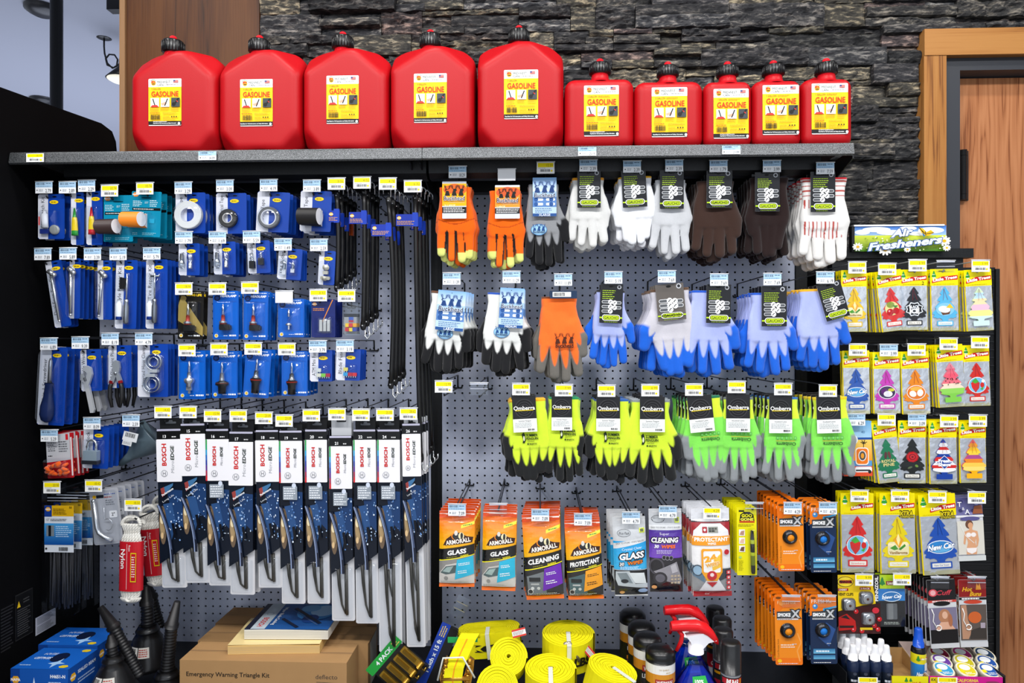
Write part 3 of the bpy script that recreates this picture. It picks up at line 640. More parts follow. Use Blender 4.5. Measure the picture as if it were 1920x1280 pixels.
# ---------------------------------------------------------------- gloves
def glove(name, parent, W_, L_, base, tip, cuff, style, thumb=1, seed=0, spread=1.0, loc=(0, 0, 0), thick=0.5, res=0.0025, cuffc=None, thumb_out=1.0, tongue=0.62, tk=0.011, fl=1.0):
    """hanging glove, fingers down; W_ hand width without thumb, L_ length; style colours the coating"""
    R = random.Random(seed); hw = W_ / 2; fr = W_ / 8 * 1.12; pal = L_ * 0.55
    fing = []; lens = [0.80, 0.97, 1.0, 0.90]   # pinky .. index, starting on the side away from the thumb
    for i in range(4):
        bx = (-hw + fr * 0.9) + i * (W_ - 1.8 * fr) / 3; ang = (i - 1.5) * 0.085 * spread + R.uniform(-.05, .05); ln = L_ * 0.45 * lens[i] * R.uniform(.96, 1.03) * fl
        fing.append((bx * 0.9, -pal, bx * 0.9 + math.sin(ang) * ln * thumb * 1.0, -pal - math.cos(ang) * ln, fr * 1.0, fr * 0.78, R.uniform(-.004, .004)))
    ta = 0.42 * thumb_out + R.uniform(-.08, .08); tb = (hw * 0.62, -L_ * 0.34)
    tm = (tb[0] + math.sin(ta + .25) * L_ * .18, tb[1] - math.cos(ta + .25) * L_ * .18); te = (tm[0] + math.sin(ta - .15) * L_ * .17, tm[1] - math.cos(ta - .15) * L_ * .17)
    def cap(x, y, z, a, ra, rb, yo=0.0):
        x0, z0, x1, z1 = a; dx, dz = x1 - x0, z1 - z0; t = np.clip(((x - x0) * dx + (z - z0) * dz) / (dx * dx + dz * dz), 0, 1)
        r = ra + (rb - ra) * t; return np.sqrt((x - x0 - dx * t) ** 2 + (z - z0 - dz * t) ** 2 + ((y - yo * t) / thick) ** 2) - r, t
    def f(x, y, z):
        x = x * thumb; q = min(0.6, 0.9)
        hwz = np.interp(-z, [0, L_ * .12, L_ * .30, L_ * .50, L_ * .62], [cuff / 2, cuff / 2 * .93, hw * .93, hw * 1.0, hw * .9])
        pm = np.sqrt((np.maximum(abs(x) - hwz + tk, 0)) ** 2 + (y / 0.8) ** 2 + np.maximum(-z - pal - fr * .3, 0) ** 2) - tk
        d = pm
        for k, (bx, bz, tx, tz, ra, rb, yo) in enumerate(fing):
            c, t = cap(x, y, z, (bx, bz + fr * 1.2, tx * 1.0, tz + rb), ra, rb, yo); d = smin(d, c, 0.0035)
        c, t = cap(x, y, z, (tb[0], tb[1], tm[0], tm[1]), fr * 1.35, fr * 1.15); d = smin(d, c, 0.010)
        c, t = cap(x, y, z, (tm[0], tm[1], te[0], te[1]), fr * 1.12, fr * 0.85); d = smin(d, c, 0.004)
        d = d + 0.0009 * np.sin(x * 140 + seed) * np.sin(z * 70 + seed * 2) + 0.0012 * np.sin(z * 45 + x * 60 + seed)
        return np.maximum(d, z)
    xm = hw + 0.085
    V, F = nets(f, (-xm, -0.03, -L_ * 1.16), (xm, 0.03, 0.006), res)
    x, y, z = V[:, 0] * thumb, V[:, 1], V[:, 2]
    best = np.full(len(V), 9.0); tt = np.zeros(len(V)); la = np.zeros(len(V)); fi = np.zeros(len(V))
    segs = [(q[0], q[1], q[2], q[3] + q[5]) for q in fing] + [(tb[0], tb[1], te[0], te[1])]
    for k, (x0, z0, x1, z1) in enumerate(segs):
        dx, dz = x1 - x0, z1 - z0; L = math.hypot(dx, dz); t = ((x - x0) * dx + (z - z0) * dz) / L / L; lt = abs((x - x0) * dz - (z - z0) * dx) / L
        dd = np.hypot(np.maximum(0, np.maximum(-t, t - 1)) * L, lt); up = dd < best
        best[up] = dd[up]; tt[up] = t[up]; la[up] = (lt / fr)[up]; fi[up] = k
    c = style(dict(x=x, y=y, z=z, t=tt, lat=la, fi=fi, hw=hw, L=L_, front=y < 0.0, hwz=np.interp(-z, [0, L_ * .3, L_ * .5, L_], [cuff / 2, hw * .93, hw, hw])))
    if cuffc: c[z > -0.007] = H(cuffc)
    o = sculpt(name, V, F, c, 'knit', parent, loc); o.name = name
    return o
def solid(col):
    def st(g): return np.tile(np.array(H(col)), (len(g['x']), 1))
    return st
def dipped(back, coat, t0=0.62, side=0.80, yb=0.002):
    """knit back with a coated palm wrapping round the finger sides and tips"""
    def st(g):
        c = np.tile(np.array(H(back)), (len(g['x']), 1)); th = g['fi'] == 4
        w_ = np.clip((t0 - g['t']) / t0, 0, 1) ** 0.55 * np.where(th, .95, 0.86); S_ = lambda v, k: np.clip(.5 + v / k, 0, 1)
        on = np.minimum(S_(g['lat'] - w_, .28), S_(np.where(th, np.minimum(g['t'] - .34, (g['x'] - g['hw'] * .75) * 30), np.minimum(g['t'] - .1, (-g['z'] / g['L'] - .52) * 4)), .1))
        on = np.maximum(on, S_(g['t'] - t0, .07)); on = np.maximum(on, np.minimum(S_(g['y'] - yb, .003), g['z'] < -g['L'] * .22))
        on = on[:, None]; return c * (1 - on) + np.array(H(coat)) * on
    return st
def fullcoat(back, coat, z0=0.3):
    def st(g):
        c = np.tile(np.array(H(back)), (len(g['x']), 1)); c[g['z'] < -g['L'] * z0] = H(coat); return c
    return st
def split(top, bottom, z0, coat=None, t0=.6):
    def st(g):
        c = dipped(bottom, coat, t0)(g) if coat else np.tile(np.array(H(bottom)), (len(g['x']), 1)); c[(g['z'] > -g['L'] * z0)] = H(top); return c
    return st
def mechanic(g):
    c = np.tile(np.array(H('f4660c')), (len(g['x']), 1))
    c[(g['lat'] > .58) & (g['t'] > 0.05) & (g['fi'] < 4) & (abs(g['x']) < g['hw'] * .78)] = H('17110e'); c[(g['t'] > .80) & (g['fi'] != 1) & (g['fi'] < 4)] = H('d7dd7a'); c[g['y'] > 0.003] = H('cdd36a')
    ln = abs(g['z'] + g['L'] * .44 + .01 * np.cos(g['x'] * 40)) < .0016; c[ln & g['front']] = H('b8480a'); return c
def striped(g):
    c = np.tile(np.array(H('e4e2de')), (len(g['x']), 1)); cf = g['z'] > -g['L'] * .26
    st_ = (np.mod(g['z'], 0.0135) < 0.0036) & cf; v = (np.mod(g['x'], 0.0115) < 0.0034) & (g['z'] < -g['L'] * .26) & ((g['z'] > -g['L'] * .36) | ((g['z'] < -g['L'] * .52) & (g['t'] < .42))) & g['front'] & (g['fi'] < 4)
    c[(st_ | v)] = H('b04038'); c[g['z'] > -0.006] = H('d21f2a'); return c
def deer(m, x, y, k, col):
    for dx in (-13, 0, 13):
        X = x + dx * k; sg = -1 if dx < 0 else 1
        m.poly([(X - 5 * k, y), (X - 3.4 * k, y - 6 * k), (X - 2.4 * k, y - 9 * k), (X + 2.2 * k, y - 9 * k), (X + 3.2 * k, y - 6 * k), (X + 5 * k, y)], col)
        m.poly([(X - 2.4 * k, y - 8 * k), (X - 2.6 * k + sg * k, y - 12.6 * k), (X + 2.6 * k + sg * k, y - 12.6 * k), (X + (5 if sg > 0 else -5) * k, y - 10 * k), (X + 2.4 * k, y - 8 * k)], col)
        for q in (-1, 1):
            m.line([(X + q * k, y - 12 * k), (X + q * 4.6 * k, y - 15 * k), (X + q * 6 * k, y - 20 * k)], 0.9 * k, col)
            m.line([(X + q * 3 * k, y - 14 * k), (X + q * 3 * k, y - 18.5 * k)], 0.8 * k, col); m.line([(X + q * 5 * k, y - 16 * k), (X + q * 3.6 * k, y - 20 * k)], 0.7 * k, col)
def buck_card(m, w, h, a):
    pal = {'yellow': ('f7b500', 'e5641a', '151515', 'X-LARGE'), 'orange': ('f29a2e', 'd95a28', '151515', 'LARGE'), 'blue': ('a9c9ec', '5d93cf', '1d3f78', a.split(':')[-1])}[a.split(':')[0]]
    m.rrect(0, 0, w, h, 1.5, 'd7dde4' if 'blue' not in a else 'b9d0ea'); y = lambda v: v * h; k = w / 46
    m.rect(0, y(.06), w, y(.66), pal[0])
    if 'blue' in a:
        m.rect(0, 0, w, y(.36), '7fb0e4', col2='d8e8f8'); m.rect(0, y(.5), w, y(.76), '5a84bf')
        for i in range(2):
            for j in range(2):
                m.rrect(w * (.06 + j * .5), y(.53 + i * .12), w * (.44 + j * .5), y(.60 + i * .12), 2 * k, 'dfeaf6'); m.ell(w * (.14 + j * .64), y(.565 + i * .12), 4 * k, 4 * k, '2b5798')
        m.rect(0, y(.76), w, y(.925), 'b9d3ee'); m.lines(w * .1, y(.78), w * .93, y(.91), 3, '476ca0'); m.rect(0, y(.925), w, h, '24508f'); m.text(pal[3], w / 2, y(.962), 4.4 * k, 'e8f0f8', bold=.02)
    else:
        m.ell(w * .3, y(.22), 12 * k, 8 * k, pal[1]); m.ell(w * .75, y(.22), 12 * k, 9 * k, pal[1]); m.ell(w * .5, y(.15), 10 * k, 6 * k, pal[1])
        m.text(pal[3], w * .08, y(.645), 3.8 * k, 'fff3c0', bold=.02, a='l'); m.text("Mechanic's Glove", w * .6, y(.555), 2.7 * k, 'd8c9a0', w=30 * k); m.rect(0, y(.69), w, y(.85), '141414'); m.lines(w * .05, y(.70), w * .96, y(.84), 3, 'e8e8e8')
    deer(m, w / 2, y(.385), k * 1.05 * (h / w) / 1.6, pal[2])
    m.text('Buckhead', w * .5, y(.455), 8.5 * k, 'e9eef4', bold=.05, w=40 * k, shear=.05); m.text('Buckhead', w * .5, y(.455), 8.5 * k, '1a2340', bold=.012, w=40 * k, shear=.05)
def gaucho(m, w, h, a):
    k = w / 44; m.rrect(0, 0, w, h, 1, '15161a' if a != 'g' else '5b5550', mat='gloss'); m.ell(w * .83, h * .08, 4 * k, 4 * k, 'b9bcc2'); m.ell(w * .83, h * .08, 2.4 * k, 2.4 * k, '2a2a2e'); m.ell(w * .47, h * .07, 4 * k, 1.8 * k, '050505')
    if a != 'g': m.lines(w * .1, h * .15, w * .72, h * .40, 5, 'a8c829', th=.35)
    for i, y in enumerate((.46, .585, .70)):
        for j in ((0, 1) if i < 2 else (0,)):
            x = w * (.08 + .5 * j); yy = h * (y + .02 * j); m.rrect(x, yy - 3 * k, x + (16 if j else 21) * k, yy + 3 * k, 2.9 * k, 'c9cbcd'); m.rrect(x + 1 * k, yy - 2 * k, x + (15 if j else 13) * k, yy + 2 * k, 1.9 * k, '55585c')
            cx = x + (3 if j else 17) * k; m.ell(cx, yy, 4.4 * k, 4.6 * k, 'f0f1f2'); m.line([(cx - 2 * k, yy + 2 * k), (cx, yy - 1 * k), (cx + 2 * k, yy - 1.6 * k)], 1.3 * k, '1a1a1a')
    m.rect(0, h * .845, w, h * .88, 'b5d818'); m.rrect(w * .11, h * .785, w * .9, h * .94, 5 * k, 'eef0ea'); m.rrect(w * .14, h * .80, w * .87, h * .925, 4.4 * k, '1a1c12'); m.rrect(w * .165, h * .812, w * .845, h * .913, 3.6 * k, 'c3e01a')
    m.text('GAUCHO', w * .5, h * .863, 5.2 * k, '14150c', bold=.02, w=26 * k); m.lines(w * .2, h * .96, w * .85, h * .985, 1, '8fae20')
def omberra(m, w, h, a):
    k = w / 42; m.rect(0, 0, w, h * .64, '1b1b1d', mat='gloss'); m.rect(0, h * .64, w, h, 'eef0ee')
    for i, r in enumerate((17, 15.6, 12.5, 11.2, 8.4, 7.2, 4.5, 3.4)): m.ell(w / 2, h * .36, r * k, r * k, '3b3b3e' if i % 2 == 0 else '1b1b1d', n=24)
    m.text('Omberra', w / 2, h * .34, 7.6 * k, '0a0a0a', bold=.07, w=40 * k); m.text('Omberra', w / 2, h * .34, 7.4 * k, 'f2f2f2', bold=.02, w=38 * k); m.line([(w * .12, h * .41), (w * .88, h * .405)], 1.5 * k, 'd8c01a')
    m.text({'s': 'Summer Penguin', 'i': 'Insulated Latex'}[a], w * .5, h * .69, 2.9 * k, '55585a', w=22 * k); m.lines(w * .08, h * .73, w * .92, h * .88, 4, 'aab0b0', th=.3); m.barcode(w * .62, h * .91, w * .9, h * .96, '333333')
def oval_logo(m, x, y, k):
    m.ell(x, y, 15 * k, 10.5 * k, '3d7dbd'); m.ell(x, y, 14 * k, 9.6 * k, '9ccbe8'); deer(m, x, y + 2 * k, .62 * k, '1d4a88'); m.text('Buckhead', x, y + 4 * k, 4.6 * k, '14305e', bold=.02, w=22 * k)
def penguin(m, x, y, k):
    m.poly([(x - 20 * k, y - 8 * k), (x - 16 * k, y - 12 * k), (x - 13.5 * k, y - 7 * k), (x - 12.6 * k, y + 4 * k), (x - 15 * k, y + 9 * k), (x - 19 * k, y + 9 * k), (x - 17.4 * k, y + 2 * k)], '16281a'); m.ell(x - 15.8 * k, y, 1.5 * k, 5 * k, 'eef5d0')
    m.text('SUMMER', x - 11.5 * k, y - 6 * k, 5 * k, '16301a', bold=.03, w=23 * k, a='l'); m.text('PENGUIN', x - 11.5 * k, y + .4 * k, 5 * k, '16301a', bold=.03, w=23.5 * k, a='l')
    m.text('3397HY', x - 9.5 * k, y + 6 * k, 3 * k, '2a4020', w=14 * k, a='l'); m.text('MAJESTIC', x - 5.5 * k, y + 11 * k, 2.8 * k, '16301a', bold=.03, w=15 * k, a='l'); m.ell(x - 8.4 * k, y + 11 * k, 2 * k, 2 * k, '16301a', n=4)
def omb_print(m, x, y, k):
    m.text('Omberra', x, y + 5 * k, 6.4 * k, '23422a', bold=.015, w=36 * k, rot=180); m.line([(x - 19 * k, y - 1 * k), (x + 16 * k, y - .6 * k)], .8 * k, 'd9822a')
    for i in range(5): m.rrect(x + (-18 + i * 8) * k, y - 9 * k, x + (-13 + i * 8) * k, y - 4 * k, 1 * k, '5da05a'); m.rrect(x + (-17.2 + i * 8) * k, y - 8.2 * k, x + (-13.8 + i * 8) * k, y - 4.8 * k, 1 * k, '7fe066')
YG = -0.315
def gloves(desc, name, x0, x1, y0, y1, card, fn, arg, front, rear, n, sp, thumb=1, logo=None, cuffc=None, hookY=YG, Y=YG, cuff=1.0, wf=.78, spread=1.0, thumb_out=1.0, tilt=0, seed=0, thick=.5, jit=2.0, dx=0, grp='', ctilt=None, tk=.011, fl=1.0, lg=(.5, .6, 1)):
    """x0..x1 y0..y1: outline of the front glove in the photo; card: quad box"""
    cx = (card[0] + card[2]) / 2; cy = card[1]; it = Item(name, desc, 'work gloves', card[0], cy, card[2], card[3], Y=Y, tilt=tilt, group=grp)
    s = it.s; L = (y1 - y0) * s / 1.02; Wt = (x1 - x0) * s; Wh = Wt * wf; c_w = Wh * .86 * cuff
    gx = ((x0 + x1) / 2 - cx) * s - thumb * (Wt - Wh) * .42; gz = -(y0 - cy) * s
    m = it.mb('header_card', label=None); wd, hh = card[2] - card[0], card[3] - card[1]
    if ctilt is not None:
        q = math.radians(ctilt); m.X = lambda x, y, d: (wd / 2 + (x - wd / 2) * math.cos(q) - y * math.sin(q), (x - wd / 2) * math.sin(q) + y * math.cos(q), d + 4)
    else: m.X = lambda x, y, d: (x, y, d + 4)
    df = 0.0135 / s; m.X = (lambda g: (lambda x, y, d: (lambda p: (p[0], p[1], p[2] + df))(g(x, y, d))))(m.X)
    m.lay = .5; m.box(0, 0, wd, hh, 0, .5, 'e8e8e8', r=1); fn(m, wd, hh, arg)
    if logo:
        m2 = it.mb('printed_logo'); m2.lay = 0; m2.X = lambda x, y, d: (x, y, d + 0.0122 / s)
        logo(m2, (x0 + (x1 - x0) * lg[0]) - card[0], (y0 + (y1 - y0) * lg[1]) - cy, lg[2])
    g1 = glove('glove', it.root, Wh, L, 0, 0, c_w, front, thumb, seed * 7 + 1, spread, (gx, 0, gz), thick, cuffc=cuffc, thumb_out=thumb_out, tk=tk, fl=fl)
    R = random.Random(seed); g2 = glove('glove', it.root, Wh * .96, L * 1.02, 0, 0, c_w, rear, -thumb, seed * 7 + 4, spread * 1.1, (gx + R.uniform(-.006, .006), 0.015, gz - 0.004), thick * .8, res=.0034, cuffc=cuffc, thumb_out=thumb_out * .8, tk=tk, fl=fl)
    it.done(n, sp, jit, dx)
    return it
BK = '17181b'
g1 = 'work gloves on the top hooks'; g2 = 'work gloves on the middle hooks'; g3 = 'high visibility gloves on the low hooks'
gl = [
 dict(desc='orange mechanic gloves with yellow X-large card', name='glove_pair', x0=819, x1=893, y0=352, y1=497, card=(831, 343, 876, 412), fn=buck_card, arg='yellow', front=mechanic, rear=mechanic, n=3, sp=.03, thumb=1, thumb_out=.0, wf=.95, spread=.35, seed=1, grp=g1, tk=.014),
 dict(desc='orange mechanic gloves with orange large card', name='glove_pair', x0=913, x1=984, y0=358, y1=504, card=(929, 350, 975, 412), fn=buck_card, arg='orange', front=mechanic, rear=mechanic, n=2, sp=.03, thumb=1, thumb_out=.0, wf=.95, spread=.35, seed=2, grp=g1, tk=.014),
 dict(desc='grey knit gloves with black dipped fingers', name='glove_pair', x0=984, x1=1067, y0=346, y1=503, card=(999, 336, 1043, 408), fn=buck_card, arg='blue:XLARGE', front=dipped('8f9194', BK, .5), rear=fullcoat('8f9194', BK), n=2, sp=.035, seed=3, logo=oval_logo, grp=g1, lg=(.32, .545, 1), wf=.8, thumb_out=.9),
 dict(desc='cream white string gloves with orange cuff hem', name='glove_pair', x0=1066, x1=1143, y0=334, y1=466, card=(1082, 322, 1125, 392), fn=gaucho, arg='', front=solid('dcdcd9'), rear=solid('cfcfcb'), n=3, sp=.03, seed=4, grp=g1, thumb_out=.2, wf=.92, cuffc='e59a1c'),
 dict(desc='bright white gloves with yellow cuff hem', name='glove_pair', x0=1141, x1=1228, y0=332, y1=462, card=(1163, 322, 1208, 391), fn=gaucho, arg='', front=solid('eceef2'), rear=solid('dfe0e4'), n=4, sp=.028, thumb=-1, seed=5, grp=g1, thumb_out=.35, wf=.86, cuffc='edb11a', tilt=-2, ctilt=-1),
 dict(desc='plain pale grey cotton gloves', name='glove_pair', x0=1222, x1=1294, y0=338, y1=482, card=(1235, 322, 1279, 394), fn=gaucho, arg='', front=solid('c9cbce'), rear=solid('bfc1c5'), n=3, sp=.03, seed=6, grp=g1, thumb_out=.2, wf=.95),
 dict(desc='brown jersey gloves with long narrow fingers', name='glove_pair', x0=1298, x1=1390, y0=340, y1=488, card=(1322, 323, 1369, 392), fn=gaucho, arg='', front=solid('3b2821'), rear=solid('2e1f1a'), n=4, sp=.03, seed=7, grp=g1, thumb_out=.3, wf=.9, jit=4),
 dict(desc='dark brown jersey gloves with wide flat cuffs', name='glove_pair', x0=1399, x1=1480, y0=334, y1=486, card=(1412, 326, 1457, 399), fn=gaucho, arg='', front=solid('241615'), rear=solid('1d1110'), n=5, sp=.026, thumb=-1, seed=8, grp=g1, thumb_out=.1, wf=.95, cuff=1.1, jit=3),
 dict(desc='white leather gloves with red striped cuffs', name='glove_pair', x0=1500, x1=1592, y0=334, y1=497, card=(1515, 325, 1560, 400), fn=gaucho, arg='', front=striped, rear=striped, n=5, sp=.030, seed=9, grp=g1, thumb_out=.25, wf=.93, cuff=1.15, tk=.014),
 dict(desc='white knit gloves, black palms, brown cuff hem', name='glove_pair', x0=802, x1=898, y0=548, y1=704, card=(824, 546, 876, 620), fn=buck_card, arg='blue:LARGE', front=dipped('e3e5e2', BK, .55), rear=fullcoat('dfe1de', BK), n=4, sp=.032, seed=10, logo=oval_logo, grp=g2, tilt=5, lg=(.42, .50, 1), cuffc='5a3a28', thumb_out=.8, dx=.004),
 dict(desc='white knit gloves, black palms, blue cuff hem', name='glove_pair', x0=908, x1=1006, y0=550, y1=706, card=(939, 541, 984, 615), fn=buck_card, arg='blue:MEDIUM', front=dipped('e3e5e2', BK, .5), rear=fullcoat('dfe1de', BK), n=3, sp=.032, seed=11, logo=oval_logo, grp=g2, lg=(.38, .47, 1), cuffc='274fa8', tilt=3),
 dict(desc='blaze orange knit gloves with grey dipped fingers', name='glove_pair', x0=1008, x1=1108, y0=556, y1=718, card=(1031, 546, 1081, 560), fn=lambda m, w, h, a: (m.rect(0, 0, w, h, '1d3350'), m.rect(w * .1, h * .15, w * .78, h * .8, 'eef0ee'), m.barcode(w * .14, h * .25, w * .55, h * .7)), arg='', front=dipped('f9702a', '6b6862', .72), rear=fullcoat('f9702a', '6b6862', .28), n=3, sp=.032, seed=12, logo=lambda m, x, y, k: (deer(m, x, y, k * .95, '4c1f0c'), m.text('Buckhead', x, y + 4 * k, 8 * k, '3c1408', bold=.03, w=33 * k)), grp=g2, cuffc='6b3a22', lg=(.5, .54, 1), thumb_out=.9),
 dict(desc='lavender gloves with thin bright blue fingers', name='glove_pair', x0=1112, x1=1193, y0=544, y1=690, card=(1125, 533, 1167, 606), fn=gaucho, arg='', front=dipped('a9b4e6', '1860d0', .5), rear=fullcoat('a9b4e6', '1860d0'), n=2, sp=.035, seed=13, grp=g2, wf=.78, tilt=2, cuffc='23242a'),
 dict(desc='pale grey gloves dipped in blue, brown tag card', name='glove_pair', x0=1185, x1=1300, y0=541, y1=708, card=(1226, 533, 1278, 601), fn=gaucho, arg='g', front=dipped('c6c4cc', '1860d0', .62), rear=fullcoat('c6c4cc', '1860d0'), n=4, sp=.03, thumb=-1, seed=14, grp=g2, wf=.76, tilt=-4, cuffc='5d4636', ctilt=-1),
 dict(desc='lavender knit gloves with blue dipped palms and fanned fingers', name='glove_pair', x0=1288, x1=1390, y0=545, y1=706, card=(1322, 534, 1367, 606), fn=gaucho, arg='', front=dipped('a9b4e6', '1860d0', .62), rear=fullcoat('a9b4e6', '1860d0'), n=4, sp=.03, seed=15, grp=g2, tilt=1, cuffc='1b4fb4', spread=1.4),
 dict(desc='lavender blue-palmed gloves with creased card', name='glove_pair', x0=1400, x1=1497, y0=549, y1=706, card=(1424, 537, 1470, 612), fn=gaucho, arg='', front=dipped('a9b4e6', '1860d0', .62), rear=fullcoat('a9b4e6', '1860d0'), n=5, sp=.028, seed=16, grp=g2, cuffc='1b4fb4'),
 dict(desc='lavender blue-palmed gloves with mustard cuff hem', name='glove_pair', x0=1490, x1=1590, y0=541, y1=696, card=(1525, 531, 1569, 600), fn=gaucho, arg='', front=dipped('a9b4e6', '1860d0', .55), rear=fullcoat('a9b4e6', '1860d0'), n=5, sp=.028, seed=17, grp=g2, cuffc='d9a21a', ctilt=-14, tilt=-2),
]
LM = 'd6f23a'; GR = '86e85a'
for i, (a, b_, t_, sd, th, dsc, cc, cb) in enumerate(((934, 1030, 752, 21, -1, 'lime gloves with black fingers, thumb curled left', 'e0a81c', (960, 740, 1004, 808)), (1024, 1102, 748, 22, 1, 'lime gloves with black fingers and green cuff hem', '1e8a5a', (1034, 738, 1072, 805)),
        (1096, 1186, 752, 23, -1, 'lime gloves with black fingers and blue cuff hem', '24589c', (1117, 742, 1161, 806)), (1175, 1277, 752, 24, 1, 'lime gloves with black fingers and grey cuff hem', '8b9296', (1198, 742, 1244, 808)))):
    gl.append(dict(desc=dsc, name='glove_pair', x0=a, x1=b_, y0=t_ - 4, y1=906 if i != 3 else 912, card=cb, fn=omberra, arg='s', front=dipped(LM, '1a1c1e', .66), rear=fullcoat(LM, '1a1c1e', .40), n=(3, 3, 4, 5)[i], sp=.028, thumb=th, seed=sd, grp=g3, cuffc=cc, logo=penguin, lg=((.62, .46, .95), (.56, .42, .95), (.6, .45, .95), (.45, .46, 1))[i], thumb_out=(.5, .3, .5, .8)[i], wf=.84, tilt=(-3, 0, 0, 0)[i], dx=-.002))
for i, (a, b_, sd, th, dsc, cc, cb, tl) in enumerate(((1270, 1356, 31, -1, 'green gloves with grey fingertips and dark green cuff hem', '1d6a4a', (1285, 740, 1330, 808), -6), (1350, 1425, 32, 1, 'green gloves with grey fingertips and grey cuff hem', '6a7276', (1358, 738, 1402, 808), 0),
        (1432, 1510, 33, 1, 'green gloves with grey fingertips and blue cuff hem', '2a6ab0', (1438, 740, 1480, 810), 0), (1517, 1602, 34, 1, 'green gloves with grey fingertips and yellow cuff hem', 'e8c81c', (1525, 740, 1569, 810), -2))):
    gl.append(dict(desc=dsc, name='glove_pair', x0=a, x1=b_, y0=744, y1=908, card=cb, fn=omberra, arg='i', front=split('dcf23c', GR, .25, '8b9093', .72), rear=fullcoat(GR, '8b9093', .40), n=5, sp=.026, thumb=th, seed=sd, grp=g3, cuffc=cc, logo=omb_print, lg=((.6, .46, .95), (.5, .45, 1), (.5, .5, 1), (.45, .5, 1))[i], thumb_out=.45, wf=.88, tilt=tl, dx=-.003))
for q in gl: gloves(**q)
# ================================================================ HOOKS WITH PRICE TAGS
def price_face(m, x0, y0, x1, y1, kind, price):
    w_, h_ = x1 - x0, y1 - y0
    if kind == 'b':
        m.rect(x0, y0, x1, y1, 'eef1f4'); m.rect(x0, y0, x1, y0 + h_ * .48, 'a9cbe6'); m.barcode(x0 + w_ * .08, y0 + h_ * .06, x0 + w_ * .55, y0 + h_ * .26, '2a3a50'); m.lines(x0 + w_ * .62, y0 + h_ * .05, x1 - w_ * .06, y0 + h_ * .2, 1, '55708c'); m.lines(x0 + w_ * .06, y0 + h_ * .32, x1 - w_ * .1, y0 + h_ * .44, 1, '6f93b3')
        m.ell(x0 + w_ * .11, y0 + h_ * .73, 1.3, 1.5, '222222', n=4); m.lines(x0 + w_ * .22, y0 + h_ * .62, x0 + w_ * .52, y0 + h_ * .86, 2, '9a9ea3')
        if price: m.text(price, x1 - w_ * .08, y0 + h_ * .76, h_ * .32, '3a3d40', a='r', w=w_ * .32)
    elif kind == 'y':
        m.rect(x0, y0, x1, y1, 'f2f3f1'); m.rect(x0 + w_ * .06, y0 + h_ * .06, x1 - w_ * .06, y0 + h_ * .44, 'f7e400'); m.text(price, x1 - w_ * .1, y0 + h_ * .26, h_ * .24, '8a7d20', a='r', w=w_ * .34)
        m.lines(x0 + w_ * .1, y0 + h_ * .48, x0 + w_ * .6, y0 + h_ * .56, 1, '9a9a98'); m.barcode(x0 + w_ * .2, y0 + h_ * .62, x0 + w_ * .78, y0 + h_ * .84, '505050'); m.ell(x1 - w_ * .16, y0 + h_ * .76, 1.9, 1.9, 'f2d800')
    elif kind == 'w': m.rect(x0, y0, x1, y1, 'f1f2f3'); 
def hook(px, py, kind, price, short, hy, Y=-0.352, back=0.0, w_=33, h_=21, tilt=0, col='1b1c1e', above=None):
    kd = {'b': 'blue', 'y': 'yellow', 'w': 'blank white', 'c': 'empty clear'}[kind]
    lab = f"peg hook with {kd}{' ' + price if price else ''} price tag {short}"
    s = S(px, Y); r = thing('peg_hook', lab, 'display hook', P(px, py, Y), 'price tag hooks', 0)
    m = MB(s, 0, 0, 'rubber'); L = (back - Y) / s; top = -h_ / 2 - .5; lo = hy - py
    lt = top if py > 340 else h_ / 2 + 4; m.tube([(0, top + 1, .2), (0, top, -3), (0, lt, -3 - abs(lt - top)), (0, lt, -L + 2)], 1.2, col, n=6); m.tube([(0, lo - 3, -5), (0, lo, -8), (0, lo, -L + 1)], 1.5, col, n=6)
    m.obj('wire_arm', r)
    m = MB(s, 0, 0, 'rubber'); m.tube([(0, lt, -L + 2), (0, lt + 1, -L + 3), (0, lo, -L + 1.5)], 1.6, col, n=6); m.tube([(-9, lo, -L + 2.4), (9, lo, -L + 2.4)], 1.7, col, n=6); m.tube([(-9, lo, -L + 2.4), (-9, lo - 4, -L + 1)], 1.5, col, n=6); m.tube([(9, lo, -L + 2.4), (9, lo - 4, -L + 1)], 1.5, col, n=6); m.obj('back_clip', r)
    q = math.radians(tilt); rot = lambda x, y, d: (x * math.cos(q) - y * math.sin(q), x * math.sin(q) + y * math.cos(q), d)
    m = MB(s, 0, 0, 'clear'); m.X = rot; m.box(-w_ / 2 - .6, -h_ / 2 - 1.5, w_ / 2 + .6, h_ / 2 + .8, 0, .7, 'ffffff', r=1); m.tube([(-w_ / 2 - .6, -h_ / 2 - 1.2, 0.6), (w_ / 2 + 1.4, -h_ / 2 - 1.2, .6)], 1.1, 'cfd2d6', 'plastic', 6)
    if kind == 'c': m.box(-w_ / 2, -h_ / 2, w_ / 2, -h_ / 2 + 2, .7, 1.1, 'c5cad8', 'plastic'); m.box(-w_ / 2, -1, w_ / 2, 0, .7, 1.0, 'c5cad8', 'plastic')
    hd = m.obj('label_holder', r)
    if kind != 'c':
        m = MB(s, 0, 0); m.X = rot; m.lay = .9; price_face(m, -w_ / 2, -h_ / 2, w_ / 2, h_ / 2, kind, price); m.obj('price_label', r)
    return r
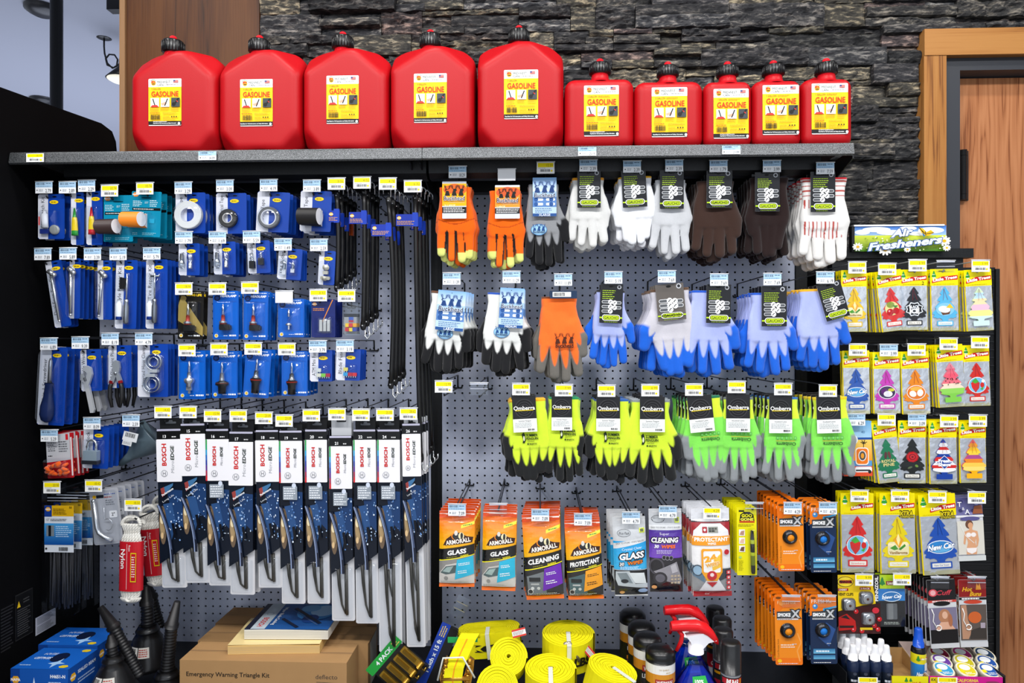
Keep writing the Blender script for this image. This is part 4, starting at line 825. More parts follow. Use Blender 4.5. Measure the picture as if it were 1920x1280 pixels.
# ================================================================ LEFT BAY: CARDED PARTS
YL = -0.335
BL = '123f9e'; LS = 'd6d8e2'
def card_base(it, w, h, strip, title, blue=BL, logo=True, r=3, tx=None, th=7.0, mat='gloss', tl=.46):
    m = it.mb('backing_card', mat); m.box(0, 0, w, h, -.5, .4, blue, r=r); m.lay = .45
    if strip: m.poly([p for p in rr(0, 0, w, h, r) if p[0] <= strip] + [(strip, h), (strip, 0)] if False else [(strip, 0), (strip, h), (r, h), (0, h - r), (0, r), (r, 0)], LS)
    m.ell(w * .62, 5, 4.5, 1.3, '04060c')
    if title: m.text(title, strip * .45, h * tl, th, '1d1f24', rot=-90, w=min(h * .8, len(title) * th * .62))
    if logo: m.ell(strip + (w - strip) * .36, 15, 8.6, 3.8, 'c9a800'); m.ell(strip + (w - strip) * .36, 15, 8, 3.3, 'f4d21c'); m.lines(strip + (w - strip) * .36 - 5.5, 13.8, strip + (w - strip) * .36 + 6, 16.2, 1, '7a5a08', th=.7)
    return m
def blister(it, pts, dep, inset=4, mat='clear'): m = it.mb('blister', mat); m.dome(pts, .6, dep, inset, 'ffffff'); return m
def ringroll(m, cx, cy, R, r, d0, d1, col, core, coremat='paper', mat='rubber'):
    n = 32; ov = [(R * math.cos(2 * math.pi * i / n), R * math.sin(2 * math.pi * i / n)) for i in range(n)]
    def band(prof, c, mt): m.lathe([(a, b_, c) for a, b_ in prof], (cx, cy, 0), (0, 0, 1), c, mt, 32, True)
    e = 1.0; pr = [(d0, r + 1.6), (d0, R), (d1 - e, R), (d1, R - e), (d1, r + 1.6)]; 
    vs = []; 
    for t, q in pr:
        for i in range(n): a = 2 * math.pi * i / n; vs.append((cx + q * math.cos(a), cy + q * math.sin(a), t))
    m.add(vs, [(k * n + i, k * n + (i + 1) % n, (k + 1) * n + (i + 1) % n, (k + 1) * n + i) for k in range(4) for i in range(n)], col, mat)
    vs = []
    for t, q in ((d1 - .3, r + 1.8), (d1 + .2, r), (d0, r)):
        for i in range(n): a = 2 * math.pi * i / n; vs.append((cx + q * math.cos(a), cy + q * math.sin(a), t))
    m.add(vs, [(k * n + i, k * n + (i + 1) % n, (k + 1) * n + (i + 1) % n, (k + 1) * n + i) for k in range(2) for i in range(n)], core, coremat)
    for k in range(3 if R - r > 6 else 0):
        q = r + 3 + (R - r - 4) * (k + .5) / 3; m.lathe([(d1 + .06, q), (d1 + .12, q + .35)], (cx, cy, 0), (0, 0, 1), 'c8c8c6' if col > 'a' else '555555', mat, 32, caps=False)
def cylroll(m, x0, x1, cy, R, d, col, core='e4e4e8', mat='rubber'):
    m.lathe([(0, R), (x1 - x0, R)], (x0, cy, d), (1, 0, 0.12), col, mat, 24, True); m.lathe([(x1 - x0 + .15, R - .3), (x1 - x0 + .3, R - 2), (x1 - x0 - 6, R - 3), (x1 - x0 - 6, .1)], (x0, cy, d), (1, 0, 0.12), core, 'paper', 24, False)
def bulb(m, cx, y0, y1, kind, d=6):
    H_ = y1 - y0
    if kind == 'auto':
        m.lathe([(0, 3.2), (H_ * .35, 3.4), (H_ * .4, 2.8)], (cx, y0, d), (0, 1, 0), 'c9ccd0', 'metal', 12); m.lathe([(H_ * .38, 3), (H_ * .5, 5), (H_ * .72, 6.6), (H_ * .9, 5), (H_, .1)], (cx, y0, d), (0, 1, 0), 'ffffff', 'glass', 14); m.tube([(cx - 1.5, y0 + H_ * .4, d), (cx - 1.5, y0 + H_ * .62, d), (cx + 1.5, y0 + H_ * .62, d), (cx + 1.5, y0 + H_ * .4, d)], .35, 'd0d0d0', 'metal', 5); m.tube([(cx - 4, y0 + H_ * .22, d), (cx + 4, y0 + H_ * .22, d)], .8, 'b9bcc0', 'metal', 5)
    if kind == 'autoup':
        m.lathe([(0, 3.2), (H_ * .35, 3.4), (H_ * .4, 2.8)], (cx, y1, d), (0, -1, 0), 'c9ccd0', 'metal', 12); m.lathe([(H_ * .38, 3), (H_ * .5, 5), (H_ * .72, 6.6), (H_ * .9, 5), (H_, .1)], (cx, y1, d), (0, -1, 0), 'ffffff', 'glass', 14)
    if kind == 'wedge':
        m.lathe([(0, .3), (H_ * .15, 3), (H_ * .6, 3.4), (H_ * .7, 2.5)], (cx, y0, d), (0, 1, 0), 'ffffff', 'glass', 12); m.box(cx - 3.4, y0 + H_ * .66, cx + 3.4, y1, d - 1.5, d + 1.5, 'c6cad2', 'plastic')
    if kind == 'black':
        m.lathe([(0, .3), (H_ * .12, 2.6), (H_ * .5, 3.2)], (cx, y0, d), (0, 1, 0), 'ffffff', 'glass', 12); m.box(cx - 5, y0 + H_ * .5, cx + 5, y1, d - 3, d + 3, '151516', 'plastic', r=1)
def hbulb(m, cx, y0, y1, kind, d=7):
    H_ = y1 - y0; g = lambda t: y0 + H_ * t
    m.lathe([(0, .2), (H_ * .03, 2.2), (H_ * .32, 3.0), (H_ * .38, 2.6)], (cx, y0, d), (0, 1, 0), 'dfe6ee', 'glass', 14); m.tube([(cx - 1.1, g(.36), d), (cx - 1.1, g(.1), d), (cx + .9, g(.08), d), (cx + .9, g(.36), d)], .55, 'e6e9ee', 'metal', 5); m.ball((cx, y0 + 1, d), 1.6, 'b8bcc4', 'metal', 8)
    if kind == 'h4': m.lathe([(H_ * .34, 3.4), (H_ * .5, 4), (H_ * .54, 9), (H_ * .6, 9.5), (H_ * .66, 8), (H_ * .7, 5.5), (H_ * .8, 5.5)], (cx, y0, d), (0, 1, 0), 'c9ccd2', 'metal', 20); m.box(cx - 5, g(.78), cx + 5, g(.90), d - 2, d + 2, 'd4d6da', 'metal'); m.box(cx - 2, g(.9), cx + 2, g(1), d - .6, d + .6, 'd4d6da', 'metal')
    if kind == 'hb': m.lathe([(H_ * .34, 4), (H_ * .55, 4.6), (H_ * .6, 5.5)], (cx, y0, d), (0, 1, 0), 'c9ccd2', 'metal', 18); m.lathe([(H_ * .60, 6), (H_ * .64, 12), (H_ * .72, 12.5), (H_ * .76, 7.5), (H_, 7)], (cx, y0, d), (0, 1, 0), '18191b', 'plastic', 20, flat=(1, 1, .7)); m.lathe([(H_ * .655, 12.2), (H_ * .675, 12.2)], (cx, y0, d), (0, 1, 0), 'a8483c', 'rubber', 20, flat=(1, 1, .72))
    if kind == 'r': m.lathe([(H_ * .34, 4), (H_ * .5, 4.6), (H_ * .52, 6.5), (H_ * .58, 7)], (cx, y0, d), (0, 1, 0), '8f9296', 'metal', 18); m.lathe([(H_ * .57, 9), (H_ * .60, 9.8), (H_ * .66, 9.4), (H_ * .72, 7.4), (H_, 6.8)], (cx, y0, d), (0, 1, 0), '1c1b1c', 'plastic', 20); m.lathe([(H_ * .59, 10.2), (H_ * .625, 10.2)], (cx, y0, d), (0, 1, 0), 'd0402c', 'rubber', 20)
    if kind == 'l': m.lathe([(H_ * .36, 3.2), (H_ * .55, 3.4), (H_ * .58, 5.6), (H_ * .66, 6.4)], (cx, y0, d), (0, 1, 0), 'b03a2c', 'rubber', 18); m.lathe([(H_ * .55, 5), (H_ * .59, 7.4), (H_ * .63, 6.6)], (cx, y0, d), (0, 1, 0), 'c4c8ce', 'metal', 18); m.box(cx - 6, g(.66), cx + 12, g(.86), d - 4, d + 4, '161719', 'plastic', r=2); m.box(cx + 8, g(.70), cx + 15, g(.84), d - 3, d + 3, '1e1f22', 'plastic', r=1)
    if kind == 'h1': m.lathe([(H_ * .4, 3), (H_ * .72, 3)], (cx, y0, d), (0, 1, 0), 'dfe3ea', 'clear', 12); m.lathe([(H_ * .68, 3.2), (H_ * .74, 6), (H_ * .80, 6)], (cx, y0, d), (0, 1, 0), 'c9ccd2', 'metal', 14); m.box(cx - 1.4, g(.8), cx + 1.4, g(1), d - .6, d + .6, 'd4d6da', 'metal')
CAN = 'carded repair parts on the left pegboard'
def blue_item(desc, short, box, title, prod, tg, n=4, sp=.022, tilt=0, strip=None, cat='repair card', name='blister_card', r=3, tl=.46, th=7, dx=0, Y=YL, jit=1.0):
    x0, y0, x1, y1 = box; w, h = x1 - x0, y1 - y0; it = Item(name, desc, cat, x0, y0, x1, y1, Y=Y, tilt=tilt, group=CAN); strip = w * .38 if strip is None else strip
    card_base(it, w, h, strip, title, r=r, tl=tl, th=th); prod(it, w, h); it.done(n, sp, jit, dx, word='on its hook')
    hook(tg[0], tg[1], tg[2], tg[3], short, y0 + 5, Y=Y - 0.016)
def p_ring(col, cx, cy, R, r, core='dfe0e6', dep=9):
    def f(it, w, h): m = it.mb('tape_roll'); ringroll(m, cx, cy, R, r, 1, dep, col, core); blister(it, [(cx + (R + 4) * math.cos(a), cy + (R + 4) * math.sin(a)) for a in [2 * math.pi * i / 28 for i in range(28)]], dep + 2, 3)
    return f
def p_cyl(col, x0, x1, cy, R, core='e4e4e8'):
    def f(it, w, h): m = it.mb('tape_roll'); cylroll(m, x0, x1, cy, R, R + 1, col, core); blister(it, rr(x0 - 2, cy - R - 2, x1 + 5, cy + R + 2, 4), R + 4, 5)
    return f
def p_patch(it, w, h):
    m = it.mb('glue_tube', 'plastic'); m.lathe([(0, 3), (6, 3.2), (8, 6.5), (24, 6), (33, 6)], (17, 31, 7), (.05, 1, 0), 'e6e8ee', n=14, flat=(1, 1, .7)); m.box(8, 66, 24, 75, 1, 7, '1d2f78', 'plastic', r=1); m.box(10, 44, 12, 60, 12, 12.6, 'c8281e')
    m = it.mb('tube_scraper', 'dull_metal'); m.lathe([(0, 9), (3, 9), (3.5, 7)], (33, 67, 1), (0, 0, 1), 'a9aca8', n=20); blister(it, rr(7, 30, w - 8, h - 8, 3), 12, 4)
def p_glue(cap, acc):
    def f(it, w, h): m = it.mb('glue_tube', 'plastic'); m.lathe([(0, 1.4, cap), (17, 3.4, cap), (18, 4.4, 'e8c81e'), (24, 5.2, 'e8c81e'), (42, 6.2, 'e8c81e'), (46, 6.2, acc), (51, 6.6, acc)], (w * .42, h * .31, 6), (.02, 1, 0), 'e8c81e', n=14, flat=(1, 1, .6)); blister(it, rr(3, h * .28, w - 3, h - 8, 3), 11, 4)
    return f
def p_gauge(x0, y0, x1, y1, r=2.6, head=True):
    def f(it, w, h):
        m = it.mb('tire_gauge', 'metal'); m.tube([(x0, y0, 7), (x1, y1, 7)], r, 'c8cbd0', n=10); m.tube([(x1, y1, 7), (x1 + (x1 - x0) * .02, y1 + 4, 7)], r * .8, 'e0e2e4', n=10)
        if head: m.tube([(x0 - 4, y0 - 5, 8), (x0 + 5, y0 + 3, 8)], 4.4, 'aeb1b6', n=12); m.ball((x0 + 6, y0 + 4, 8), 4.6, 'c4c7cc', n=10)
        blister(it, rr(min(x0, x1) - 6, y0 - 10, max(x0, x1) + 8, y1 + 8, 4), 12, 4)
    return f
def p_plug(style):
    def f(it, w, h):
        m = it.mb('rubber_plugs', 'rubber')
        if style == 'plug':
            for i in range(4): m.box(10 + i * 3.6, 33 + i * .8, 13 + i * 3.6, 55, 2, 5, '1a1a1b')
        m = it.mb('reamer_tool', 'metal'); x = w * (.62 if style == 'plug' else .5)
        m.tube([(x, 26, 7), (x, 74, 7)], 1.5, 'c9ccd0', n=8); m.lathe([(0, 2), (2, 4.4), (8, 3.4), (14, 5), (42, 5), (46, 3.6)], (x, 74, 7), (0, 1, 0), '9ea2a8' if style == 'plug' else '8c9096', 'metal', 14)
        if style != 'plug': m.tube([(x - 8, 32, 6), (x + 8, 32, 6)], 2, '9aa0a4', n=8); m.lathe([(0, 7), (42, 7)], (x, 32, 5), (0, 1, 0), '9aa4b4', 'clear', 14)
        m = it.mb('glue_tube', 'plastic'); m.lathe([(0, 3.4, 'e9ebef'), (6, 3.6, 'e9ebef'), (8, 5.6, 'e9ebef'), (32, 5.4, 'e9ebef'), (38, 5.8, '1d3f98')], (w * .26, h * .58, 6), (0, 1, 0), n=14, flat=(1, 1, .7)); blister(it, rr(6, 24, w - 5, h - 6, 4), 14, 4)
    return f
def p_bulbs(k):
    def f(it, w, h):
        m = it.mb('light_bulb'); m2 = it.mb('light_bulb')
        if k == 'two': bulb(m, w * .22, h * .34, h * .82, 'auto'); bulb(m2, w * .62, h * .32, h * .80, 'autoup')
        if k == 'blk': bulb(m, w * .25, h * .40, h * .86, 'black'); bulb(m2, w * .64, h * .34, h * .76, 'black')
        if k == 'wed': bulb(m, w * .32, h * .38, h * .86, 'wedge'); bulb(m2, w * .68, h * .42, h * .78, 'wedge')
        if k == 'term':
            m.lathe([(0, 5.5), (7, 5.2)], (w * .5, h * .50, 3), (0, 0, 1), 'c2bfb2', 'dull_metal', 16); m.box(w * .35, h * .60, w * .65, h * .70, 2, 8, 'bdb9aa', 'dull_metal', r=1); m2.lathe([(0, 4.5), (7, 4.2)], (w * .45, h * .82, 3), (0, 0, 1), 'b4b0a2', 'dull_metal', 14); m2.box(w * .2, h * .76, w * .78, h * .86, 2, 7, 'a9a698', 'dull_metal', r=2)
        blister(it, rr(3, h * .30, w - 5, h - 5, 4), 13, 4)
    return f
r1 = [
 ('blue card with a glue tube and round scraper', 'above the rubber patch kit', (71, 364, 122, 448), 'Rubber Patch Kit', p_patch, (83, 352, 'b', '2.79'), 2, .03, 0),
 ('slim blue card with green capped glue tube', 'above the green capped glue', (133, 361, 158, 459), '', p_glue('2f9c3c', '2c9438'), (127, 352, 'b', '2.89'), 3, .02, 0),
 ('slim blue card with red capped glue tube', 'above the red capped glue', (162, 358, 193, 459), '', p_glue('cf2230', 'd02c34'), (163, 349, 'b', '2.29'), 3, .02, 0),
 ('blue card with large white tape ring', 'above the large white tape', (329, 361, 386, 437), 'Masking Tape', p_ring('e2e2e0', 27, 43, 26, 12.5), (344, 353, 'b', '3.29'), 5, .022, 0),
 ('blue card with shiny black electrical tape ring', 'above the vinyl electrical tape', (405, 362, 463, 438), 'Vinyl Electrical Tape', p_ring('1f1d1c', 25, 48, 17, 8, 'c9c6c2'), (422, 349, 'b', '3.09'), 5, .024, 0),
 ('blue card with grey duct tape ring', 'above the grey duct tape', (483, 360, 545, 435), 'Duct Tape', p_ring('6c6e71', 26, 49, 20, 13), (504, 348, 'b', '4.19'), 6, .024, 3),
 ('blue card with black repair tape roll lying sideways', 'above the black repair tape', (564, 358, 623, 434), 'Repair Tape', p_cyl('161314', 5, 44, 51, 15.5), (585, 349, 'b', '3.89'), 3, .036, 2),
 ('leaning blue card with dual foot tire gauge', 'above the leaning tire gauge', (84, 489, 116, 614), 'Dual Foot Tire Gauge', p_gauge(13, 24, 15, 112), (81, 477, 'b', '7.89'), 3, .02, -9),
 ('narrow blue card with chrome tire gauge', 'above the chrome tire gauge', (131, 484, 152, 597), '', p_gauge(7, 24, 8, 104, 3), (128, 476, 'b', '5.89'), 5, .02, 1),
 ('blue card with slim chrome pencil gauge', 'above the pencil gauge', (183, 488, 211, 599), 'Pencil Gauge', p_gauge(13, 26, 7, 102, 2.4), (174, 477, 'b', '3.39'), 4, .02, 0),
 ('blue card with black plugs and chrome reamer', 'above the plug style kit', (218, 487, 259, 616), 'Plug Style Repair Kit', p_plug('plug'), (222, 477, 'b', '5.19'), 4, .022, 1.5),
 ('blue card with t-handle tire repair tool', 'above the tire repair kit', (274, 486, 315, 616), 'T-Style Tire Repair Kit', p_plug('t'), (285, 476, 'b', '5.79'), 4, .022, 0.5),
 ('small blue card with two clear brake bulbs', 'above the leftmost brake bulbs', (335, 456, 375, 516), 'Bulbs', p_bulbs('two'), (345, 446, 'b', '1.79'), 3, .025, 0),
 ('small blue card with two silver based bulbs', 'above the silver based bulbs', (400, 453, 442, 514), '1156 Bulbs', p_bulbs('two'), (408, 446, 'b', '1.69'), 4, .025, -1),
 ('small blue card with two black based bulbs', 'above the black based bulbs', (463, 451, 506, 512), '3157 Bulbs', p_bulbs('blk'), (472, 445, 'b', '5.59'), 3, .025, -2),
 ('small tilted blue card with two tiny wedge bulbs', 'above the tiny wedge bulbs', (523, 466, 568, 524), '194 Bulbs', p_bulbs('wed'), (531, 459, 'b', '1.49'), 4, .012, 4),
 ('narrow blue card with metal battery terminals', 'above the battery terminals', (599, 470, 630, 534), '', p_bulbs('term'), (598, 460, 'b', '2.59'), 2, .02, 3),
]
for q in r1: blue_item(q[0], q[1], q[2], q[3], q[4], q[5], q[6], q[7], q[8], strip=(10 if q[2][2] - q[2][0] < 34 and not q[3] else None))
# teal tape cards
def teal(desc, short, box, col, cx0, cx1, cy, tg, n, tilt, stagger=0):
    x0, y0, x1, y1 = box; w, h = x1 - x0, y1 - y0; it = Item('blister_card', desc, 'tape card', x0, y0, x1, y1, Y=YL, tilt=tilt, group=CAN)
    m = it.mb('backing_card', 'gloss'); m.box(0, 0, w, h, -.5, .4, '0d86a8', r=2); m.lay = .45; m.rect(2, h * .36, w - 1, h * .42, '101416'); m.lines(4, h * .37, w - 4, h * .41, 1, 'cfd6d8'); m.ell(w * .14, h * .07, 6, 4.6, 'f0902a', n=6); m.text('NAPA', w * .14, h * .07, 3.4, 'ffffff', bold=.02); m.ell(w * .5, h * .14, 10, 1.2, '06323f')
    m.lines(3, h * .2, w * .36, h * .34, 4, 'b9dde6'); m.lines(w * .62, h * .18, w * .92, h * .34, 4, 'b9dde6'); m.lines(w * .45, h * .22, w * .58, h * .27, 2, 'b9dde6'); m.lines(4, h * .9, w * .3, h * .97, 2, '7fc6d8'); m.lines(w * .4, h * .9, w * .9, h * .97, 2, '7fc6d8'); m.rect(w * .62, h * .6, w * .8, h * .7, '1b9cc0')
    m = it.mb('tape_roll'); cylroll(m, cx0 - x0, cx1 - x0, cy - y0, 13.5, 14, col); blister(it, rr(cx0 - x0 - 3, cy - y0 - 16, min(w + 3, cx1 - x0 + 10), cy - y0 + 16, 4), 18, 5)
    it.done(n, .032, 2.5, -.002); hook(tg[0], tg[1], 'y', '10.74', short, y0 + 6, Y=YL - .016)
teal('teal card with dark brown tape roll', 'above the brown tape roll', (194, 366, 250, 453), '2e1a18', 193, 230, 427, (206, 358), 2, 0)
teal('teal card with bright orange tape roll', 'above the orange tape roll', (247, 359, 304, 444), 'ee8414', 241, 278, 414, (272, 354), 5, 2)
# headlamp cards
def lamp_card(desc, short, box, kind, tg, n, tilt=0, style='blue', sp=.026, by=(.26, .84), bx=.46, name='HEADLAMP'):
    x0, y0, x1, y1 = box; w, h = x1 - x0, y1 - y0; it = Item('blister_card', desc, 'headlamp bulb card', x0, y0, x1, y1, Y=YL, tilt=tilt, group='carded headlamp bulbs on the left pegboard')
    m = it.mb('backing_card', 'gloss')
    if style == 'blue':
        m.box(0, 0, w, h, -.5, .4, '0b57b8', r=2.5); m.lay = .45; m.text(name, w * .6, h * .105, 4.2, 'e8edf6', bold=.04, w=w * .62, shear=.1); m.lines(w * .5, h * .02, w * .95, h * .06, 1, 'c5d6f0'); m.ell(w * .17, h * .15, 6, 5.4, '0a1c44'); m.ell(w * .17, h * .15, 3.6, 3.2, '123a80'); m.ell(w * .13, h * .03, 4, 2.6, 'f0a020', n=6)
        m.rrect(w * .06, h * .24, w * .95, h * .955, 3, '0a62c8')
    elif style == 'black':
        m.box(0, 0, w, h, -.5, .4, '1a1815', r=2.5); m.lay = .45; m.poly([(0, h * .3), (w * .12, h * .1), (w, h * .74), (w, h * .93), (0, h * .62)], 'a08a4a'); m.text('LONG LIFE', w * .62, h * .085, 4.2, 'e6c22a', bold=.04, w=w * .6); m.ell(w * .2, h * .16, 5.5, 5, '8c7a44'); m.lines(w * .5, h * .02, w * .95, h * .05, 1, 'b8b09a')
    m.ell(w * .14, h * .925, 3.6, 3.6, 'dfe2d8'); m.ell(w * .14, h * .925, 2.6, 2.6, 'e8b820', n=6); m.lines(w * .42, h * .91, w * .62, h * .94, 1, 'dfe6f0'); m.lines(w * .64, h * .90, w * .96, h * .94, 1, 'ffffff', th=.8)
    m = it.mb('headlamp_bulb'); hbulb(m, w * bx, h * by[0], h * by[1], kind); blister(it, rr(w * .10, h * .20, w * .92, h * .88, 4), 15, 5)
    it.done(n, sp, 1.2); hook(tg[0], tg[1], tg[2], tg[3], short, y0 + 5, Y=YL - .016)
lamp_card('black and gold card with long life headlamp', 'above the black headlamp card', (335, 545, 383, 636), 'l', (345, 542, 'y', '38.94'), 2, 1.5, 'black', by=(.28, .92))
lamp_card('blue headlamp card with sideways black plug bulb', 'above the first upper headlamp', (399, 545, 448, 636), 'l', (408, 542, 'y', '22.84'), 2, 0, by=(.28, .9))
lamp_card('blue headlamp card with angled plug, right of its twin', 'above the second upper headlamp', (457, 546, 504, 637), 'l', (469, 540, 'y', '22.84'), 5, 1, by=(.28, .9), sp=.018)
lamp_card('blue card with slim halogen capsule under blank tag', 'above the slim halogen capsule', (521, 560, 571, 632), 'h1', (533, 557, 'w', ''), 4, 0, by=(.28, .80), sp=.02)
lamp_card('blue headlamp card with silver flanged bulb', 'above the silver flanged bulb', (335, 657, 386, 748), 'h4', (351, 657, 'y', '24.99'), 3, 0, by=(.22, .88))
lamp_card('blue headlamp card with wide black winged bulb', 'above the black winged bulb', (397, 658, 446, 746), 'hb', (411, 655, 'y', '27.20'), 3, 0, by=(.24, .9))
lamp_card('tilted blue headlamp card with red ringed plug', 'above the tilted headlamp card', (461, 655, 510, 745), 'r', (475, 654, 'y', '22.84'), 4, 4, by=(.2, .9), bx=.52, sp=.03)
lamp_card('blue headlamp card with red ringed plug, below blank tag row', 'above the red ringed headlamp', (528, 658, 577, 742), 'r', (538, 655, 'y', '15.99'), 4, 0, by=(.26, .96), bx=.44, sp=.03)
def navy_fuse(it, w, h):
    m = it.mb('fuse_box', 'clear'); m.box(w * .32, h * .5, w * .85, h * .88, 1, 8, 'ffffff', 'clear', r=1)
    for i in range(3): m.box(w * (.36 + .16 * i), h * .54, w * (.48 + .16 * i), h * .84, 2, 5, 'c4c2bc', 'plastic')
    blister(it, rr(w * .14, h * .44, w * .95, h * .94, 4), 11, 4)
it = Item('blister_card', 'navy card with orange pencil stripe and clear fuse box', 'fuse card', 584, 561, 629, 632, Y=YL, group=CAN); m = it.mb('backing_card', 'gloss'); m.box(0, 0, 45, 71, -.5, .4, '101f66', r=2.5); m.lay = .45; m.ell(6, 9, 4, 3.4, 'f0a020', n=6); m.text('NAPA', 6, 9, 2.6, 'ffffff', bold=.03); m.line([(40, 1), (19, 46)], 1.6, 'e58a28'); m.lines(3, 16, 24, 22, 2, 'c8823c'); navy_fuse(it, 45, 71); it.done(5, .018, .6)
hook(597, 554, 'y', '8.97', 'above the navy fuse card', 566, Y=YL - .016)
# hand tools
def p_driver(it, w, h):
    m = it.mb('screwdriver', 'metal'); x = w * .52; m.lathe([(0, 1.6), (6, 3.4), (46, 4)], (x, 20, 9), (0, 1, 0), 'b8bcc4', 'metal', 14); m.lathe([(0, 8), (3, 9), (6, 7.4), (26, 8.8), (44, 13), (60, 13.4), (70, 10), (74, 3)], (x - 1, 66, 9), (-.03, 1, 0), '1c2a55', 'gloss', 20, flat=(1, 1, .55))
    blister(it, rr(4, 6, w - 3, h - 5, 4), 15, 8)
def p_wrench(it, w, h):
    m = it.mb('adjustable_wrench', 'metal'); m.prism([(8, 36), (16, 30), (24, 34), (26, 46), (22, 58), (19, 66), (28, 112), (26, 118), (20, 118), (11, 66), (7, 58), (14, 54), (17, 44), (12, 40)], 3, 8, 'c4c7cc', 'dull_metal'); m.prism([(4, 46), (9, 44), (12, 52), (8, 60), (3, 56)], 3.5, 7.5, 'aaadb2', 'dull_metal'); m.lathe([(0, 2.6), (6, 2.6)], (12, 52, 8), (.3, 1, 0), '8c8f94', 'dull_metal', 10); m.ell(23, 113, 2, 2, '14161c'); blister(it, rr(2, 14, w - 2, h - 5, 4), 12, 4)
def p_pliers(it, w, h):
    m = it.mb('pliers', 'metal'); m.prism([(12, 36), (17, 28), (24, 30), (26, 42), (24, 52), (30, 68), (22, 70), (19, 58), (14, 70), (7, 68), (12, 54), (13, 46)], 3, 8, 'a4a8ae', 'dull_metal'); m.ball((18.5, 52, 8), 3.4, 'a2a5aa', 'metal', 10); m.ell(19, 39, 3, 5, '20242c')
    for sg in (-1, 1): m.tube([(18 + sg * 8, 67, 6), (18 + sg * 11, 78, 6), (18 + sg * 11.5, 96, 6), (18 + sg * 7.5, 116, 6)], [3.4, 4.0, 3.8, 2.6], '1a1a1c', 'rubber', 10); m.lathe([(0, 3.8), (5, 4.2)], (18 + sg * 8, 66, 6), (sg * .3, 1, 0), 'c8202a', 'rubber', 12)
    blister(it, rr(2, 14, w - 2, h - 5, 4), 12, 4)
def p_clamps(it, w, h):
    for cx, cy, R in ((34, 33, 15), (30, 74, 16)):
        m = it.mb('hose_clamp', 'metal')
        for RR in (R, R * .62): m.lathe([(2, RR), (9, RR), (9, RR - .9), (2, RR - .9)], (cx, cy, 0), (0, 0, 1), 'b9c0cc', 'metal', 28, caps=False)
        m.box(cx - 9, cy + (14 if cy < 50 else -19), cx + 9, cy + (20 if cy < 50 else -13), 3, 11, 'c2c6cc', 'dull_metal', r=1.5)
    blister(it, rr(12, 14, 54, 94, 14), 14, 5)
def p_lock(it, w, h):
    m = it.mb('padlock', 'metal'); m.box(9, 42, 35, 66, 3, 14, '9fb0bc', 'dull_metal', r=1.5); m.box(7, 60, 36, 67, 2.5, 14.5, '23262c', 'rubber', r=1.5); m.tube([(14, 43, 8)] + [(22 - 8 * math.cos(a), 32 - 9 * math.sin(a), 8) for a in [math.pi * i / 10 for i in range(11)]] + [(30, 43, 8)], 2.4, 'c9cdd2', 'metal', 9); blister(it, rr(5, 20, w - 5, h - 6, 5), 18, 5)
def p_fuse(cols):
    def f(it, w, h):
        m = it.mb('blade_fuses', 'gloss')
        for i, c in enumerate(cols): x, y = (w * .34 + (i % 3) * 8.5, h * (.74 if i < 3 else .58)); m.box(x, y, x + 8, y + 6.5, 2, 5, c, 'gloss', r=1); m.box(x + 1, y + 6, x + 2.6, y + 9, 3, 4, 'c0c4c8', 'metal'); m.box(x + 5, y + 6, x + 6.6, y + 9, 3, 4, 'c0c4c8', 'metal')
        blister(it, rr(w * .30, h * .46, w * .88, h * .92, 3), 9, 3)
    return f
for q in [
 ('tall blue card with translucent handled screwdriver', 'above the screwdriver card', (76, 651, 128, 797), '6-in-1 Screwdriver', p_driver, (92, 645, 'b', '6.89'), 3, .03, 3, .42),
 ('blue card with chrome adjustable wrench hanging below', 'above the adjustable wrench', (150, 655, 190, 733), 'Adjustable Wrench', p_wrench, (151, 643, 'b', '9.39'), 3, .03, -2, .3),
 ('blue card with black handled pliers hanging below', 'above the slip joint pliers', (203, 647, 247, 727), '6" Slip Joint Pliers', p_pliers, (207, 636, 'b', '8.19'), 3, .03, 0, .36),
 ('blue card with two clear round hose clamp packs', 'above the hose clamps', (258, 645, 316, 744), 'Assorted Hose Clamps', p_clamps, (270, 636, 'b', '4.79'), 4, .018, 0, .40),
 ('small blue card with green and red mini fuses', 'above the mini fuses', (581, 656, 623, 715), 'ATM Mini Fuse', p_fuse(['d8d8c8', '7ac04a', 'a02844', 'cfd4d0']), (596, 650, 'b', '3.79'), 3, .016, 0, .38),
 ('small blue card with blue red and yellow blade fuses', 'above the blade fuses', (631, 655, 677, 713), 'Blade Fuse', p_fuse(['3a9ad0', 'b0283a', 'c8303a', 'd8cc6a']), (647, 649, 'b', '3.19'), 5, .016, 2, .38),
 ('blue card with silver padlock', 'above the key padlock', (157, 801, 206, 878), 'Key Padlock', p_lock, (173, 794, 'b', '8.09'), 5, .024, 2, .38)]:
    blue_item(q[0], q[1], q[2], q[3], q[4], q[5], q[6], q[7], q[8], strip=(q[2][2] - q[2][0]) * q[9], tl=.42)
